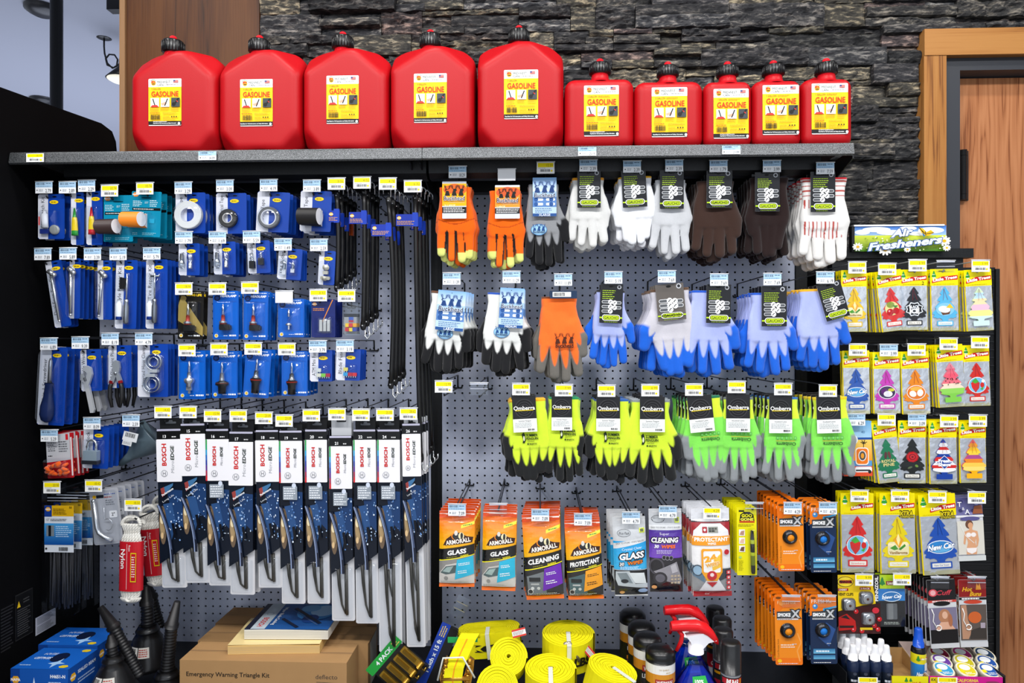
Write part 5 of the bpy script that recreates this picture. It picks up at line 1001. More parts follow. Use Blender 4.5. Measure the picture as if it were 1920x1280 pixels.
# orange ear plugs
it = Item('ear_plug_pack', 'red card pack of orange foam ear plugs', 'ear plug pack', 85, 812, 136, 898, Y=YL, tilt=-3, group='ear plug packs on the left pegboard')
m = it.mb('backing_card', 'gloss'); m.box(0, 0, 51, 84, -.5, .4, 'b81c24', r=2); m.lay = .45; m.poly([(0, 3), (46, 0), (46, 50), (0, 54)], 'bfc1c6'); m.rect(38, 2, 43, 13, 'c8202a'); m.lines(3, 16, 20, 34, 5, '5c5e64'); m.lines(24, 14, 42, 36, 5, '5c5e64'); m.lines(3, 40, 12, 44, 1, '222222'); m.rect(47, 8, 50, 80, 'e6dcdc')
R_ = random.Random(5); m = it.mb('foam_plugs', 'knit')
for i in range(17): x, y, a = R_.uniform(7, 42), R_.uniform(55, 76), R_.uniform(-.8, .8); m.tube([(x - 5 * math.cos(a), y - 5 * math.sin(a), 4 + (i % 3) * 3), (x, y, 5 + (i % 3) * 3), (x + 6 * math.cos(a), y + 6 * math.sin(a), 4 + (i % 3) * 3)], [3.4, 3.3, 2.2], 'f8641c', n=9)
blister(it, rr(0, 46, 48, 82, 3), 15, 3); it.done(4, .024, 1.5); hook(93, 817, 'b', '5.29', 'above the orange ear plugs', 822, Y=YL - .016)
# grey hanging funnel
it = Item('funnel', 'grey plastic funnel hanging sideways with white barcode sticker', 'funnel', 222, 786, 300, 876, Y=-.27)
m = it.mb('cone', 'plastic'); m.lathe([(0, 5.5, '33434c'), (1, 4.2, '1c262c'), (0, 5.5), (22, 8.5), (25, 10), (70, 33), (78, 36), (80, 36), (79, 33)], (5, 84, 4), (.72, -.66, -.25), '586973', n=30)
m = it.mb('hang_tab', 'plastic'); m.poly([(42, 4), (50, 0), (60, 14), (74, 40), (50, 40)], '55666f', d=2)
m = it.mb('barcode_sticker'); m.X = lambda x, y, d: (x * .95 + y * -.25, y * .95 + x * .22, 31 + d); m.lay = 0; m.rect(34, 10, 62, 27, 'dfe2e4'); m.barcode(38, 12, 57, 20); m.rect(36, 27, 54, 36, 'd3d6d8'); m.lines(38, 29, 52, 34, 2, '888888'); it.done(); hook(246, 789, 'b', '2.59', 'above the hanging grey funnel', 797, Y=YL)
# cable tie bags
it = Item('cable_tie_bag', 'clear bag of long black cable ties with blue and yellow label', 'cable ties', 86, 912, 149, 1150, Y=YL, tilt=0, group='cable tie bags on the lowest left hook')
m = it.mb('cable_ties', 'rubber'); R_ = random.Random(3)
for i in range(26): x = R_.uniform(8, 54); m.tube([(x, 40, R_.uniform(1, 8)), (x + R_.uniform(-2, 2), 130, R_.uniform(1, 8)), (x + R_.uniform(-3, 3), 228 - R_.random() * 14, R_.uniform(1, 8))], 1.5, R_.choice(['2e2e30', '3c3c3f', '4a4a4e']), n=5)
m = it.mb('label_sheet', 'gloss'); m.lay = 10; m.rect(4, 33, 60, 120, 'e9ecf0'); m.rect(4, 33, 60, 53, 'e8b418'); m.rect(4, 33, 18, 54, '1a3f94'); m.ell(11, 40, 5, 4.4, 'e8a820', n=6); m.text('NAPA', 11, 40, 2.8, 'ffffff', bold=.03); m.text('50', 54, 36.5, 4, '1a1a1a', bold=.02); m.lines(21, 38, 48, 50, 4, '6a4f10'); m.rect(4, 66, 60, 106, '4aa2dc', col2='0f4f9e'); m.rect(8, 70, 23, 90, '7f888e'); m.rect(12, 70, 17, 90, '14181c'); m.lines(26, 70, 56, 92, 6, 'bcdcf2'); m.text('12"', 8, 59, 4, '1b1b1b', a='l'); m.lines(16, 57, 56, 62, 2, '5c6066'); m.barcode(32, 110, 50, 117); m.ell(8, 113, 2, 2, '333333')
m = it.mb('plastic_bag', 'clear'); m.box(0, 0, 63, 238, -2, 12, 'ffffff', r=6); m.X = None; m.rect(2, 20, 61, 22, 'c8ccd4', 'plastic'); m.rect(2, 26, 61, 27, 'c8ccd4', 'plastic'); it.done(3, .035, 1.5, .004); hook(98, 914, 'y', '20.98', 'above the cable tie bags', 921, Y=YL - .022)
# hitch pin cards
it = Item('blister_card', 'clear shell card with a bent chrome two inch hitch pin', 'hitch pin card', 166, 916, 222, 1020, Y=YL, tilt=-6, group=CAN)
m = it.mb('backing_card', 'gloss'); m.box(0, 0, 56, 104, -.5, .4, 'a9abb2', r=4); m.lay = .45; m.ell(9, 14, 4, 3.4, 'e8b020', n=6); m.rect(13, 11, 27, 17, '20242c'); m.lines(28, 9, 50, 12, 1, '2a4f9e'); m.lines(28, 14, 46, 18, 1, 'a84a40'); m.lines(30, 20, 48, 32, 3, '70747c'); m.rrect(35, 42, 50, 55, 2, 'e8e8ea'); m.text('2"', 42.5, 48.5, 6, '1d1d1f', bold=.02)
m = it.mb('hitch_pin', 'metal'); m.tube([(12, 20, 8), (13, 70, 8), (16, 80, 8), (24, 87, 8), (40, 96, 8)], 3.8, 'd2d4d8', n=12); m.ball((12, 20, 8), 4.2, 'c4c6ca', n=10); m = it.mb('hitch_clip', 'metal'); m.tube([(30, 32, 7), (28, 52, 7)] + [(34 + 9 * math.cos(a), 66 + 11 * math.sin(a), 7) for a in [math.radians(-120 + 30 * i) for i in range(9)]], .9, 'c8cad0', n=6)
blister(it, rr(3, 3, 53, 101, 6), 16, 5); it.done(5, .030, 1.2, 0.002); hook(176, 911, 'y', '18.42', 'above the hitch pin cards', 921, Y=YL - .018)
# rope hanks
def hank(desc, px0, px1, py0, py1, Y, tilt, word):
    w, h = px1 - px0, py1 - py0; it = Item('rope_hank', desc, 'rope', px0, py0, px1, py1, Y=Y, tilt=tilt, group='nylon rope hanks'); m = it.mb('rope', 'webbing')
    R_ = random.Random(int(px0)); cx = w / 2
    for k in range(7):
        x = 5 + (w - 10) * k / 6; dd = 8 * math.sqrt(max(0, 1 - ((k - 3) / 3.6) ** 2)); pts = []
        for i in range(60):
            t = i / 59; y = 12 + (h - 22) * t; sq = 1 - .25 * math.exp(-((t - .12) / .06) ** 2); pts.append((cx + (x - cx) * sq * (1 - .35 * max(0, (t - .9) / .1) ** 2), y, dd * sq))
        for st in range(3): m.tube([(p[0] + 1.7 * math.cos(i * .9 + st * 2.09), p[1], p[2] + 1.7 * math.sin(i * .9 + st * 2.09)) for i, p in enumerate(pts)], 2.0, ['e9e7e0', 'dedbd2', 'e3e1d9'][st], n=6)
    for sg in (1, -1):
        pts = [(cx + (w * .42) * math.cos(a), 14 + (12 + 4 * sg) * -math.sin(a), 6 * sg) for a in [math.pi * i / 30 for i in range(31)]]
        for st in range(3): m.tube([(p[0] + 1.7 * math.cos(i * .9 + st * 2.09), p[1] + 1.2 * math.sin(i * .9 + st * 2.09), p[2] + 1.7 * math.sin(i * .9 + st * 2.09)) for i, p in enumerate(pts)], 2.0, 'e6e4dc', n=6)
    for k in range(4):
        pts = [(cx + (w * .42 - k * 4) * math.cos(a), h - 12 + (8 - k) * math.sin(a), 4 + 2 * k) for a in [math.pi * i / 24 for i in range(25)]]
        m.tube(pts, 2.6, 'e2e0d8', n=7)
    m = it.mb('paper_sleeve', 'gloss'); y0, y1 = h * .27, h * .84; n = 16
    vs = [(cx + (w / 2 + 1) * math.cos(math.pi * i / n), y, 12.5 * math.sin(math.pi * i / n) ** .6 + 1) for y in (y0, y1) for i in range(n + 1)]
    m.add(vs, [(i, i + 1, n + 2 + i, n + 1 + i) for i in range(n)], 'c01c28'); m.lay = 13.6
    m.text('Nylon', w * .26, (y0 + y1) * .42, 8, 'f3e9e8', rot=90, bold=.02, w=36); m.rect(w * .42, y0 + 4, w * .44, y1 - 4, 'e8c8c8'); m.text('Rope', w * .55, y0 + 12, 4, 'f3e9e8', rot=90)
    m.rect(w * .60, y0 + 20, w * .86, y1 - 18, 'e2c020'); m.rect(w * .63, y0 + 22, w * .83, y1 - 20, 'c01c28'); m.lines(w * .65, y0 + 26, w * .81, y1 - 26, 9, 'f0d8d8'); it.done(); return it
hank('white nylon rope hank, frontmost, in a red paper sleeve', 229, 271, 968, 1130, -.33, 1, '')
hank('white nylon rope hank, second back, in a red paper sleeve', 262, 302, 948, 1100, -.25, -6, '')
hank('white nylon rope hank, rearmost beside the wiper packs', 286, 322, 930, 1080, -.17, -7, '')
hook(250, 947, 'y', '18.50', 'above the rope hanks', 975, Y=-.36)
# rubber tarp straps
def strap(desc, x, y0, y1, Y, bend, lab, ends, grp, bt=0, orange=False):
    w = 20; it = Item('rubber_strap', desc, 'rubber strap', x - 6, y0, x + 6, y1, Y=Y, group=grp); h = y1 - y0; m = it.mb('strap', 'rubber'); n = 14; pts = []
    for i in range(n + 1):
        t = i / n; pts.append((6 + bend * math.sin(t * math.pi) * .8 + bt * t, 24 + (h - 48) * t, 0))
    m.tube(pts, [4.2] * len(pts), '101011', n=8); 
    for e, sg in ((0, -1), (-1, 1)):
        p = pts[e]; m.lathe([(-10, 3.2), (-4, 5.0), (4, 6), (9, 4.4), (11, 2)], (p[0], p[1], 0), (0, sg, 0), '0e0e0f', 'rubber', 12, flat=(1, 1, .6))
        m2 = it.mb('s_hook', 'metal'); q = sg
        m2.tube([(p[0] - 1, p[1] + q * 2, 5), (p[0] + 1, p[1] + q * 4, -4), (p[0] + 3, p[1] + q * 12, -3), (p[0] + 4, p[1] + q * 22, 2), (p[0] + 9, p[1] + q * 27, 4), (p[0] + 13, p[1] + q * 22, 5), (p[0] + 13, p[1] + q * 14, 5)], 1.35, 'd5d8da', n=7)
    if lab:
        m = it.mb('label_sleeve', 'gloss'); yl, lx = lab; m.box(lx, yl, 12, yl + 22, 3.4, 4, '14309c', r=1); m.lay = 4.1; m.ell(lx + 6, yl + 7, 4, 3.6, 'e8b020', n=6); m.text('NAPA', lx + 6, yl + 7, 2.2, 'ffffff', bold=.03); m.lines(lx + 2, yl + 12, 8, yl + 20, 3, 'c8955a'); m.box(1, yl - 3, 11, yl + 23, -4, 4.3, '183cae')
    if orange: m = it.mb('orange_tag', 'gloss'); m.box(0, 60, 12, 82, -4, 4, 'c8501c', r=1); m.lay = 4.1; m.text('TR', 6, 66, 5, '1a1008', rot=-90)
    it.done()
gs = 'black rubber tarp straps'
for nm, xs, y0, y1, Y0, bend, lab, bt in (('shortest', (632, 640, 649, 657, 664), 345, 560, -.33, 3, (50, -10), 0), ('second shortest', (683, 690, 699, 707), 340, 632, -.33, 2, (58, -22), -2), ('second longest', (729, 737, 745, 752), 355, 742, -.34, 8, (66, -26), 4), ('longest', (779, 786, 793, 799), 350, 880, -.33, -2, (52, -30), 10)):
    for i, x in enumerate(xs):
        strap(f"black rubber strap with steel hooks, {['front', 'second', 'third', 'fourth', 'rear'][i]} of the {nm} bunch", x, y0 + i * 5, y1 - i * 7, Y0 + .045 * i, bend * (1 - .2 * i), (lab[0] + i * 3, lab[1] if i in (0,) else lab[1] * .3) if i < 3 else None, 0, gs, bt, nm == 'shortest' and i == 3)
for px, py, pr, sh in ((631, 345, '3.06', 'above the shortest rubber straps'), (679, 343, '4.02', 'above the second shortest straps'), (727, 345, '4.78', 'above the second longest straps'), (774, 350, '6.32', 'above the longest rubber straps')):
    hook(px, py, 'y', pr, sh, py + 18, Y=-.355)
# small clear fuse assortment
it = Item('fuse_pack', 'clear shell with small red and yellow fuses under a yellow tag', 'fuse pack', 645, 566, 674, 628, Y=YL, group=CAN); m = it.mb('printed_card'); m.box(0, 22, 24, 60, 0, .5, '8f9296', r=1); m.lay = .6; m.rect(0, 22, 24, 28, '22262c'); m.rect(9, 28, 18, 38, '3858a8'); m.rect(9, 34, 18, 38, 'a83040')
m = it.mb('blade_fuses', 'gloss')
for i, c in enumerate(('e8c020', 'c82830', 'e0a020', 'b82028', 'e8d030', '2c3f98')): m.box(4 + (i % 3) * 7, 40 + (i // 3) * 8, 11 + (i % 3) * 7, 47 + (i // 3) * 8, 2 + i % 2 * 2, 6 + i % 2 * 2, c, r=1)
m = it.mb('blister', 'clear'); m.box(0, 0, 29, 62, -1, 10, 'ffffff', r=3); it.done(2, .03); hook(650, 555, 'y', '4.49', 'above the small clear fuse pack', 571, Y=-.37)
# ================================================================ WIPER BLADE PACKS
YW = -0.335
def wiper(num, x0, x1, top, p0, p1, ys, bot, rain, tg, clearhead=False, dx=0, n=3, tilt=0):
    w = x1 - x0; h = bot - top; it = Item('wiper_pack', f'{num} inch wiper blade pack', 'wiper blade pack', x0, top, x1, bot, Y=YW, tilt=tilt, group='wiper blade packs'); k = w / 44
    Y0 = lambda y: y - top; b0 = Y0(p0 - 19); hp = p1 - p0
    m = it.mb('hang_header', 'print'); m.box(2, 0, w - 2, b0 + 2, -1, 0, '17181a' if not clearhead else 'b9bcc0', r=1)
    m.lay = .05; m.rrect(w * .28, 7, w * .72, 11, 2, '5c6066' if not clearhead else '222428'); m.rrect(w * .42, 4, w * .58, 9, 2, '5c6066' if not clearhead else '222428')
    m = it.mb('carton_sleeve', 'gloss'); D = 8; m.prism([(0, b0), (w, b0), (w, Y0(ys) - 16), (0, Y0(ys) + 14)], -1, D, '10131c'); m.box(.5, b0, w - .5, b0 + 3.5, D, D + .5, 'b9b8cc', r=1); m.lay = D + .1
    m.rect(0, b0 + 4, w, Y0(p0), '121314'); m.text(str(num), w * .32, Y0(p0) - 5.5, 5.6, 'f2f2f2', bold=.02); m.lines(w * .62, Y0(p0) - 5.5, w * .84, Y0(p0) - 3.4, 1, 'd8d8d8', th=.9)
    m2 = m; m2.box(-.5, Y0(p0), w + .5, Y0(p1), D, D + 1.6, 'ecebef', r=1.5); m.lay = D + 1.7
    if rain:
        cs = ['3c9a50', '2aa06a', '2a9ac8', '2468b8', '2a3f98', '5c3088', 'a02848', 'd02028']
        for i, c in enumerate(cs): m.rect(0, Y0(p0) + hp * i / 8, 3, Y0(p0) + hp * (i + 1) / 8, c)
    xb = w * (.36 if rain else .30) + (1 if rain else 0); sz = (6.6 if rain else 8.2) * k; bl = (.46 if rain else .52) * hp
    yc = Y0(p0) + hp * (.40 if rain else .36); m.text('BOSCH', xb, yc, sz, 'c8201e', rot=-90, bold=.035, w=bl)
    xm = w * (.70 if rain else .64); ml = .46 * hp if rain else .66 * hp; y_b = Y0(p0) + hp * (.63 if rain else .8)
    m.text('Micro', xm, y_b - ml * .22, sz * .74, '9a9ca2', rot=-90, w=ml * .42, shear=.12); m.text('EDGE', xm, y_b - ml * .72, sz * .78, '1c2a1e', rot=-90, w=ml * .5, bold=.03, shear=.12)
    cy = Y0(p0) + hp * (.82 if rain else .80); m.ell(xb, cy, 6 * k, 6 * k, '8f9298'); m.ell(xb, cy, 5 * k, 5 * k, 'ecebef'); m.rect(xb - 2.6 * k, cy - 3.4 * k, xb - 1.6 * k, cy + 3.4 * k, '6d7076'); m.rect(xb + 1.6 * k, cy - 3.4 * k, xb + 2.6 * k, cy + 3.4 * k, '6d7076'); m.rect(xb - 2.6 * k, cy - .5 * k, xb + 2.6 * k, cy + .5 * k, '6d7076')
    # picture panel with slanted lower edge
    pic = it.mb('picture_panel', 'gloss'); pic.lay = D + .2; a, b_ = Y0(p1), Y0(ys); hp2 = b_ - a
    pic.poly([(0, a), (w, a), (w, b_ - 16), (0, b_ + 14)], '101724')
    pic.poly([(w * .35, a + hp2 * .1), (w, a + hp2 * .12), (w, a + hp2 * .62), (w * .6, a + hp2 * .5)], '1d3a66'); pic.poly([(w * .2, a + hp2 * .3), (w * .55, a + hp2 * .28), (w * .72, a + hp2 * .55), (w * .5, a + hp2 * .8)], '2c4f80')
    pic.ell(w * .06 + 5, a + hp2 * .58, 7, hp2 * .26, '6c5a48'); pic.ell(w * .06 + 4.5, a + hp2 * .54, 5.4, hp2 * .18, 'a88f68'); pic.ell(w * .14, a + hp2 * .50, 3.6, 9, 'f3e2b8'); pic.ell(w * .13, a + hp2 * .72, 2.6, 6, 'd9b98a')
    R_ = random.Random(int(x0))
    for i in range(38): q = R_.random(); pic.ell(w * (.38 + .6 * R_.random()), a + hp2 * (.12 + .66 * q), R_.uniform(.5, 1.6), R_.uniform(.7, 2.4), R_.choice(['7fa6d8', 'b8d0ee', '4f7ab8', 'dfeafa']), n=6)
    arc = [(w * (.05 + .62 * t ** 1.0 * (2 - t) * .8), a + hp2 * (.30 + .78 * t)) for t in [i / 8 for i in range(9)]]
    pic.line(arc, 7.5, '1b2030'); pic.line([(x - 1.6, y) for x, y in arc], 2.0, '8797b8'); pic.line([(x + 1.4, y + 2) for x, y in arc[:7]], 1.2, '5b6d94'); pic.line([(w * .62, a + hp2 * .55), (w * .70, a + hp2 * .72)], 5, '0c0f18')
    if rain: pic.rrect(w * .18, a + 6, w * .80, a + 31, 1, '8f98a2'); pic.lines(w * .22, a + 8, w * .76, a + 30, 5, 'e4e8ee'); pic.ell(w * .66, a + 4.5, 4, 4.6, 'cdd6e6')
    else: pic.poly([(w * .15, a + 12), (w * .68, a + 2), (w * .66, a + 7), (w * .22, a + 28)], '3f6f9a'); pic.poly([(w * .15, a + 12), (w * .3, a + 9), (w * .35, a + 22), (w * .22, a + 28)], '94403c'); pic.text('Long Life', w * .46, a + 30, 3.4, 'dfe4ea', rot=-32, w=24 * k); pic.text('Performance', w * .44, a + 18, 4, 'f2f4f6', rot=-32, bold=.03, w=24 * k)
    m = it.mb('blister_tray', 'gloss'); m.poly([(-.5, b_ + 13), (w + .5, b_ - 16), (w + .8, h - 2), (w - 2, h), (2, h), (-.8, h - 2)], 'd3d3d6', d=1); m.prism([(-.5, b_ + 13), (w + .5, b_ - 16), (w + .8, h - 2), (w - 2, h), (2, h), (-.8, h - 2)], -1, .9, 'd3d3d6')
    m = it.mb('wiper_blade', 'rubber'); c = '35332e'; yb = b_ - 4; 
    m.tube([(w * .66, yb, 3), (w * .68, h - 12, 3)], 2.6, '3e3c37', n=6); m.tube([(w * .60, yb, 4), (w * .61, h - 14, 4)], 1.0, '26251f', n=6)
    m.tube([(w * .30, yb + 4, 5), (w * .36, yb + (h - yb) * .35, 6), (w * .46, yb + (h - yb) * .7, 5), (w * .62, h - 14, 4)], [3.0, 3.0, 1.9, 1.4], c, n=7)
    if h - b_ > 130: m.tube([(w * .44, yb + 20, 4), (w * .48, yb + (h - yb) * .25, 5), (w * .6, yb + (h - yb) * .4, 4)], 1.7, c, n=6); m.tube([(w * .44, yb + (h - yb) * .72, 4), (w * .48, yb + (h - yb) * .8, 5), (w * .6, h - 20, 4)], 1.6, c, n=6)
    m = it.mb('blister', 'clear'); m.dome(rr(3, b_ + 2, w - 3, h - 5, 4), 1.1, 9, 3, 'ffffff')
    it.done(n, .022, .5, dx, word='on its hook'); hook(tg[0], tg[1], 'y', tg[2], f'above the {num} inch wipers', top + 8, Y=YW - .022)
for a in [(13, 297, 343, 783, 822, 901, 1040, 1101, 0, (306, 773, '14.42'), 0, 0, 1, -1.5), (15, 342, 388, 783, 812, 890, 1020, 1092, 0, (353, 773, '21.22'), 0, 0, 2, -1.3), (16, 389, 432, 787, 822, 899, 1044, 1097, 1, (399, 780, '15.94'), 0, 0, 1, -.8), (17, 433, 478, 790, 827, 908, 1046, 1114, 0, (447, 780, '13.60'), 0, .004, 4, 0),
          (18, 482, 525, 792, 824, 901, 1040, 1101, 0, (495, 784, '23.09'), 0, 0, 2, -.8), (19, 526, 569, 795, 825, 903, 1050, 1131, 1, (533, 789, '23.09'), 0, 0, 3, -.6), (20, 574, 615, 786, 823, 902, 1047, 1131, 1, (584, 779, '23.09'), 0, 0, 3, -.6), (21, 619, 661, 780, 835, 914, 1060, 1163, 1, (632, 777, '23.09'), 1, 0, 2, -.7),
          (22, 664, 706, 786, 823, 902, 1052, 1168, 1, (677, 778, '23.09'), 0, 0, 3, -.7), (24, 709, 751, 786, 823, 902, 1050, 1222, 1, (722, 778, '25.00'), 0, .001, 4, -.4), (26, 755, 789, 784, 812, 891, 1038, 1212, 0, (766, 776, '28.62'), 1, .004, 4, -1.2)]: wiper(*a)
# tags over the gloves
for px, py, k_, pr, sh, hy in ((858, 323, 'b', '18.29', 'above the yellow carded mechanic gloves', 348), (950, 328, 'w', '', 'above the orange carded mechanic gloves', 354), (1023, 315, 'y', '12.59', 'above the grey dipped gloves', 341), (1103, 311, 'b', '2.39', 'above the cream string gloves', 327), (1185, 313, 'b', '2.39', 'above the bright white gloves', 327), (1264, 311, 'b', '2.39', 'above the pale grey cotton gloves', 327), (1347, 312, 'b', '1.79', 'above the brown jersey gloves', 328), (1447, 312, 'b', '3.99', 'above the dark brown gloves', 331), (1547, 316, 'b', '7.59', 'above the striped cuff gloves', 330),
        (847, 523, 'b', '11.39', 'above the brown hemmed white gloves', 551), (959, 520, 'b', '11.29', 'above the blue hemmed white gloves', 546), (1056, 525, 'b', '11.89', 'above the blaze orange gloves', 551), (1150, 521, 'b', '5.19', 'above the leftmost lavender gloves', 538), (1250, 519, 'b', '7.69', 'above the pale grey blue gloves', 538), (1348, 525, 'b', '7.69', 'above the fanned lavender gloves', 539), (1448, 524, 'b', '7.69', 'above the creased card gloves', 542), (1547, 521, 'b', '6.19', 'above the mustard hemmed gloves', 536),
        (832, 725, 'y', '12.99', 'on a bare hook by the upright', 742), (898, 729, 'c', '', 'on a bare hook under black gloves', 745), (977, 730, 'y', '6.99', 'above the curled thumb lime gloves', 745), (1057, 732, 'y', '7.99', 'above the green hemmed lime gloves', 743), (1137, 733, 'y', '6.99', 'above the blue hemmed lime gloves', 747), (1219, 732, 'y', '6.99', 'above the grey hemmed lime gloves', 747), (1301, 731, 'y', '11.99', 'above the dark green hemmed gloves', 745), (1381, 726, 'y', '11.99', 'above the grey hemmed green gloves', 743), (1468, 730, 'y', '11.99', 'above the blue hemmed green gloves', 745), (1552, 733, 'y', '11.99', 'above the yellow hemmed green gloves', 745)):
    hook(px, py, k_, pr, sh, hy, Y=YG - .028)
for i, px, k_, pr in ((0, 66, 'y', '38.99'), (0, 389, 'b', '34.09'), (1, 1101, 'b', '25.19'), (1, 1371, 'b', '21.09')):
    s = S(px, -.41); m = MB(s, 0, 0, 'gloss'); m.lay = .3; price_face(m, -17, -7, 17, 9, k_, pr); m.obj('price_label', SH[i], P(px, 640, -.4125)).location.z = ZS - .016
# ================================================================ WIPES AND OTHER POUCHES
YP = -0.335
def pouch(desc, cat, box, draw, n, sp, tilt, grp, bulge=9, mat='film', dx=0, jit=1.0, Y=YP, sealh=.14, name='wipes_pouch', extra=None):
    x0, y0, x1, y1 = box; w, h = x1 - x0, y1 - y0; it = Item(name, desc, cat, x0, y0, x1, y1, Y=Y, tilt=tilt, group=grp)
    m = it.mb('pouch', mat); m.step = .14; m.poly([(0, 0), (w, 0), (w, h), (0, h)], 'd8d8d8', d=-.3); m.lay = .3; draw(m, w, h)
    def fn(x, y):
        u = min(1, max(0, x / w)); v = (y / h - sealh) / (1 - sealh - .04); v = min(1, max(0, v))
        return bulge * (math.sin(math.pi * u) ** .5) * (math.sin(math.pi * v) ** .45 if 0 < v < 1 else 0) + .5 * math.sin(y * .55 + x * .13) * (1 if v <= 0 or v >= 1 else .25)
    m.warp(fn, [w * i / 14 for i in range(1, 14)], [h * i / 26 for i in range(1, 26)])
    if extra: extra(it, w, h)
    it.done(n, sp, jit, dx, word='on its hook'); return it
def armor(title, acc, pic, sub='WIPES', ty=.44):
    def f(m, w, h):
        k = w / 68; m.rect(0, 0, w, h, 'f0760e'); m.rect(0, 0, w, h * .09, 'd94a10'); m.rect(0, h * .035, w, h * .05, 'f6e3d6'); m.rect(0, h * .09, w, h * .2, 'f26a10', col2='f88a12'); m.rect(0, h * .2, w, h * .52, 'f98d10', col2='fbc21a')
        sl = 9 * k; m.poly([(w * .62, h * .185), (w, h * .13), (w, h * .17), (w * .62, h * .225)], 'f4e02a'); m.lines(w * .68, h * .165, w * .95, h * .19, 1, '3a8a3a', rot=-9)
        # emblem and word
        y = h * .385; m.poly([(8 * k, y + 9 * k), (14 * k, y - 3 * k), (26 * k, y - 12 * k), (40 * k, y - 15 * k), (54 * k, y - 9 * k), (66 * k, y - 7 * k), (64 * k, y + 3 * k)], '3a1a08'); m.ell(36 * k, y - 9 * k, 12 * k, 8 * k, 'f28a12'); m.ell(36 * k, y - 9 * k, 10 * k, 7 * k, '1b1c1e'); m.ell(33 * k, y - 15 * k, 3.4 * k, 4.6 * k, 'd6d2c8'); m.ell(43 * k, y - 10 * k, 5.5 * k, 6.5 * k, 'e6dcae'); m.ell(44 * k, y - 10 * k, 2.4 * k, 6 * k, '20201c')
        m.text('ARMORALL', 37 * k, y, 8.6 * k, '3a1a08', rot=-9, bold=.08, w=51 * k); m.text('ARMORALL', 37 * k, y, 8.2 * k, 'fdf6ea', rot=-9, bold=.03, w=48 * k)
        m.poly([(0, h * .50), (w, h * .425), (w, h * .56), (0, h * .645)], '151514'); m.text(title, w * .5, h * .525, 8.6 * k, 'f8f8f6', rot=-9, shear=.18, bold=.04, w=min(w * .84, len(title) * 7.4 * k)); m.text(sub, w * .72, h * .575, 4.2 * k, 'e8d81c', rot=-9, shear=.1, bold=.03); m.lines(w * .22, h * .585, w * .55, h * .60, 1, 'a8a030', rot=-9)
        m.poly([(0, h * .645), (w, h * .56), (w, h * .95), (0, h * .95)], pic); m.poly([(0, h * .643), (w, h * .558), (w, h * .57), (0, h * .655)], 'f2e61c')
        if acc[1] == 'glass':
            m.poly([(0, h * .82), (w * .2, h * .70), (w * .6, h * .66), (w * .9, h * .72), (w, h * .84), (w, h * .95), (0, h * .95)], 'c9c6c0'); m.poly([(w * .04, h * .81), (w * .2, h * .72), (w * .55, h * .69), (w * .5, h * .80), (w * .2, h * .83)], '4c5f60'); m.poly([(w * .10, h * .79), (w * .22, h * .73), (w * .42, h * .71), (w * .3, h * .8)], '9ab0ac'); m.ell(w * .2, h * .88, 4 * k, 4 * k, '8a8a86')
        else:
            m.poly([(w * .04, h * .72), (w * .5, h * .66), (w * .55, h * .92), (w * .06, h * .93)], '6f767a' if acc[1] == 'dash' else '4a6468'); m.rrect(w * .1, h * .73, w * .4, h * .78, 1, '1c2022'); m.rrect(w * .14, h * .80, w * .36, h * .82, 1, 'b4b8b8'); m.ell(w * .18, h * .86, 3 * k, 3 * k, 'c8ccca'); m.ell(w * .34, h * .86, 3 * k, 3 * k, 'c8ccca'); m.ell(w * .12, h * .90, 5 * k, 5 * k, 'd8d8d0'); m.ell(w * .12, h * .90, 4 * k, 4 * k, '2a2a28')
        m.poly([(w * .52, h * .625), (w * .97, h * .575), (w * .99, h * .82), (w * .45, h * .895)], acc[0]); m.lines(w * .56, h * .66, w * .9, h * .70, 2, 'f0f4f4' if acc[1] != 'or' else '4a2a08', rot=-7); m.lines(w * .54, h * .76, w * .88, h * .81, 2, 'f0f4f4' if acc[1] != 'or' else '4a2a08', rot=-7)
        m.lines(w * .04, h * .915, w * .9, h * .945, 2, 'b0b0aa'); m.rect(0, h * .955, w, h, 'f2701a')
    return f
gw = 'packs of wipes on the low hooks'
pouch('orange pouch of glass wipes with silver seal bottom', 'wipes', (824, 957, 890, 1098), armor('GLASS', ('27b4d8', 'glass'), '8e8c88'), 6, .030, 0, gw, dx=.001)
pouch('orange pouch of glass wipes under a clear empty tag', 'wipes', (906, 955, 969, 1105), armor('GLASS', ('27b4d8', 'glass'), '8e8c88'), 4, .022, 1, gw)
pouch('orange pouch of cleaning wipes with purple panel', 'wipes', (978, 963, 1048, 1121), armor('CLEANING', ('6a22b0', 'dash'), '2a2a2c'), 8, .022, -3.5, gw, dx=.001)
pouch('orange pouch of protectant wipes with orange panel', 'wipes', (1058, 974, 1124, 1121), armor('PROTECTANT', ('f2a018', 'or'), '22211f'), 8, .022, -3, gw, dx=.001)
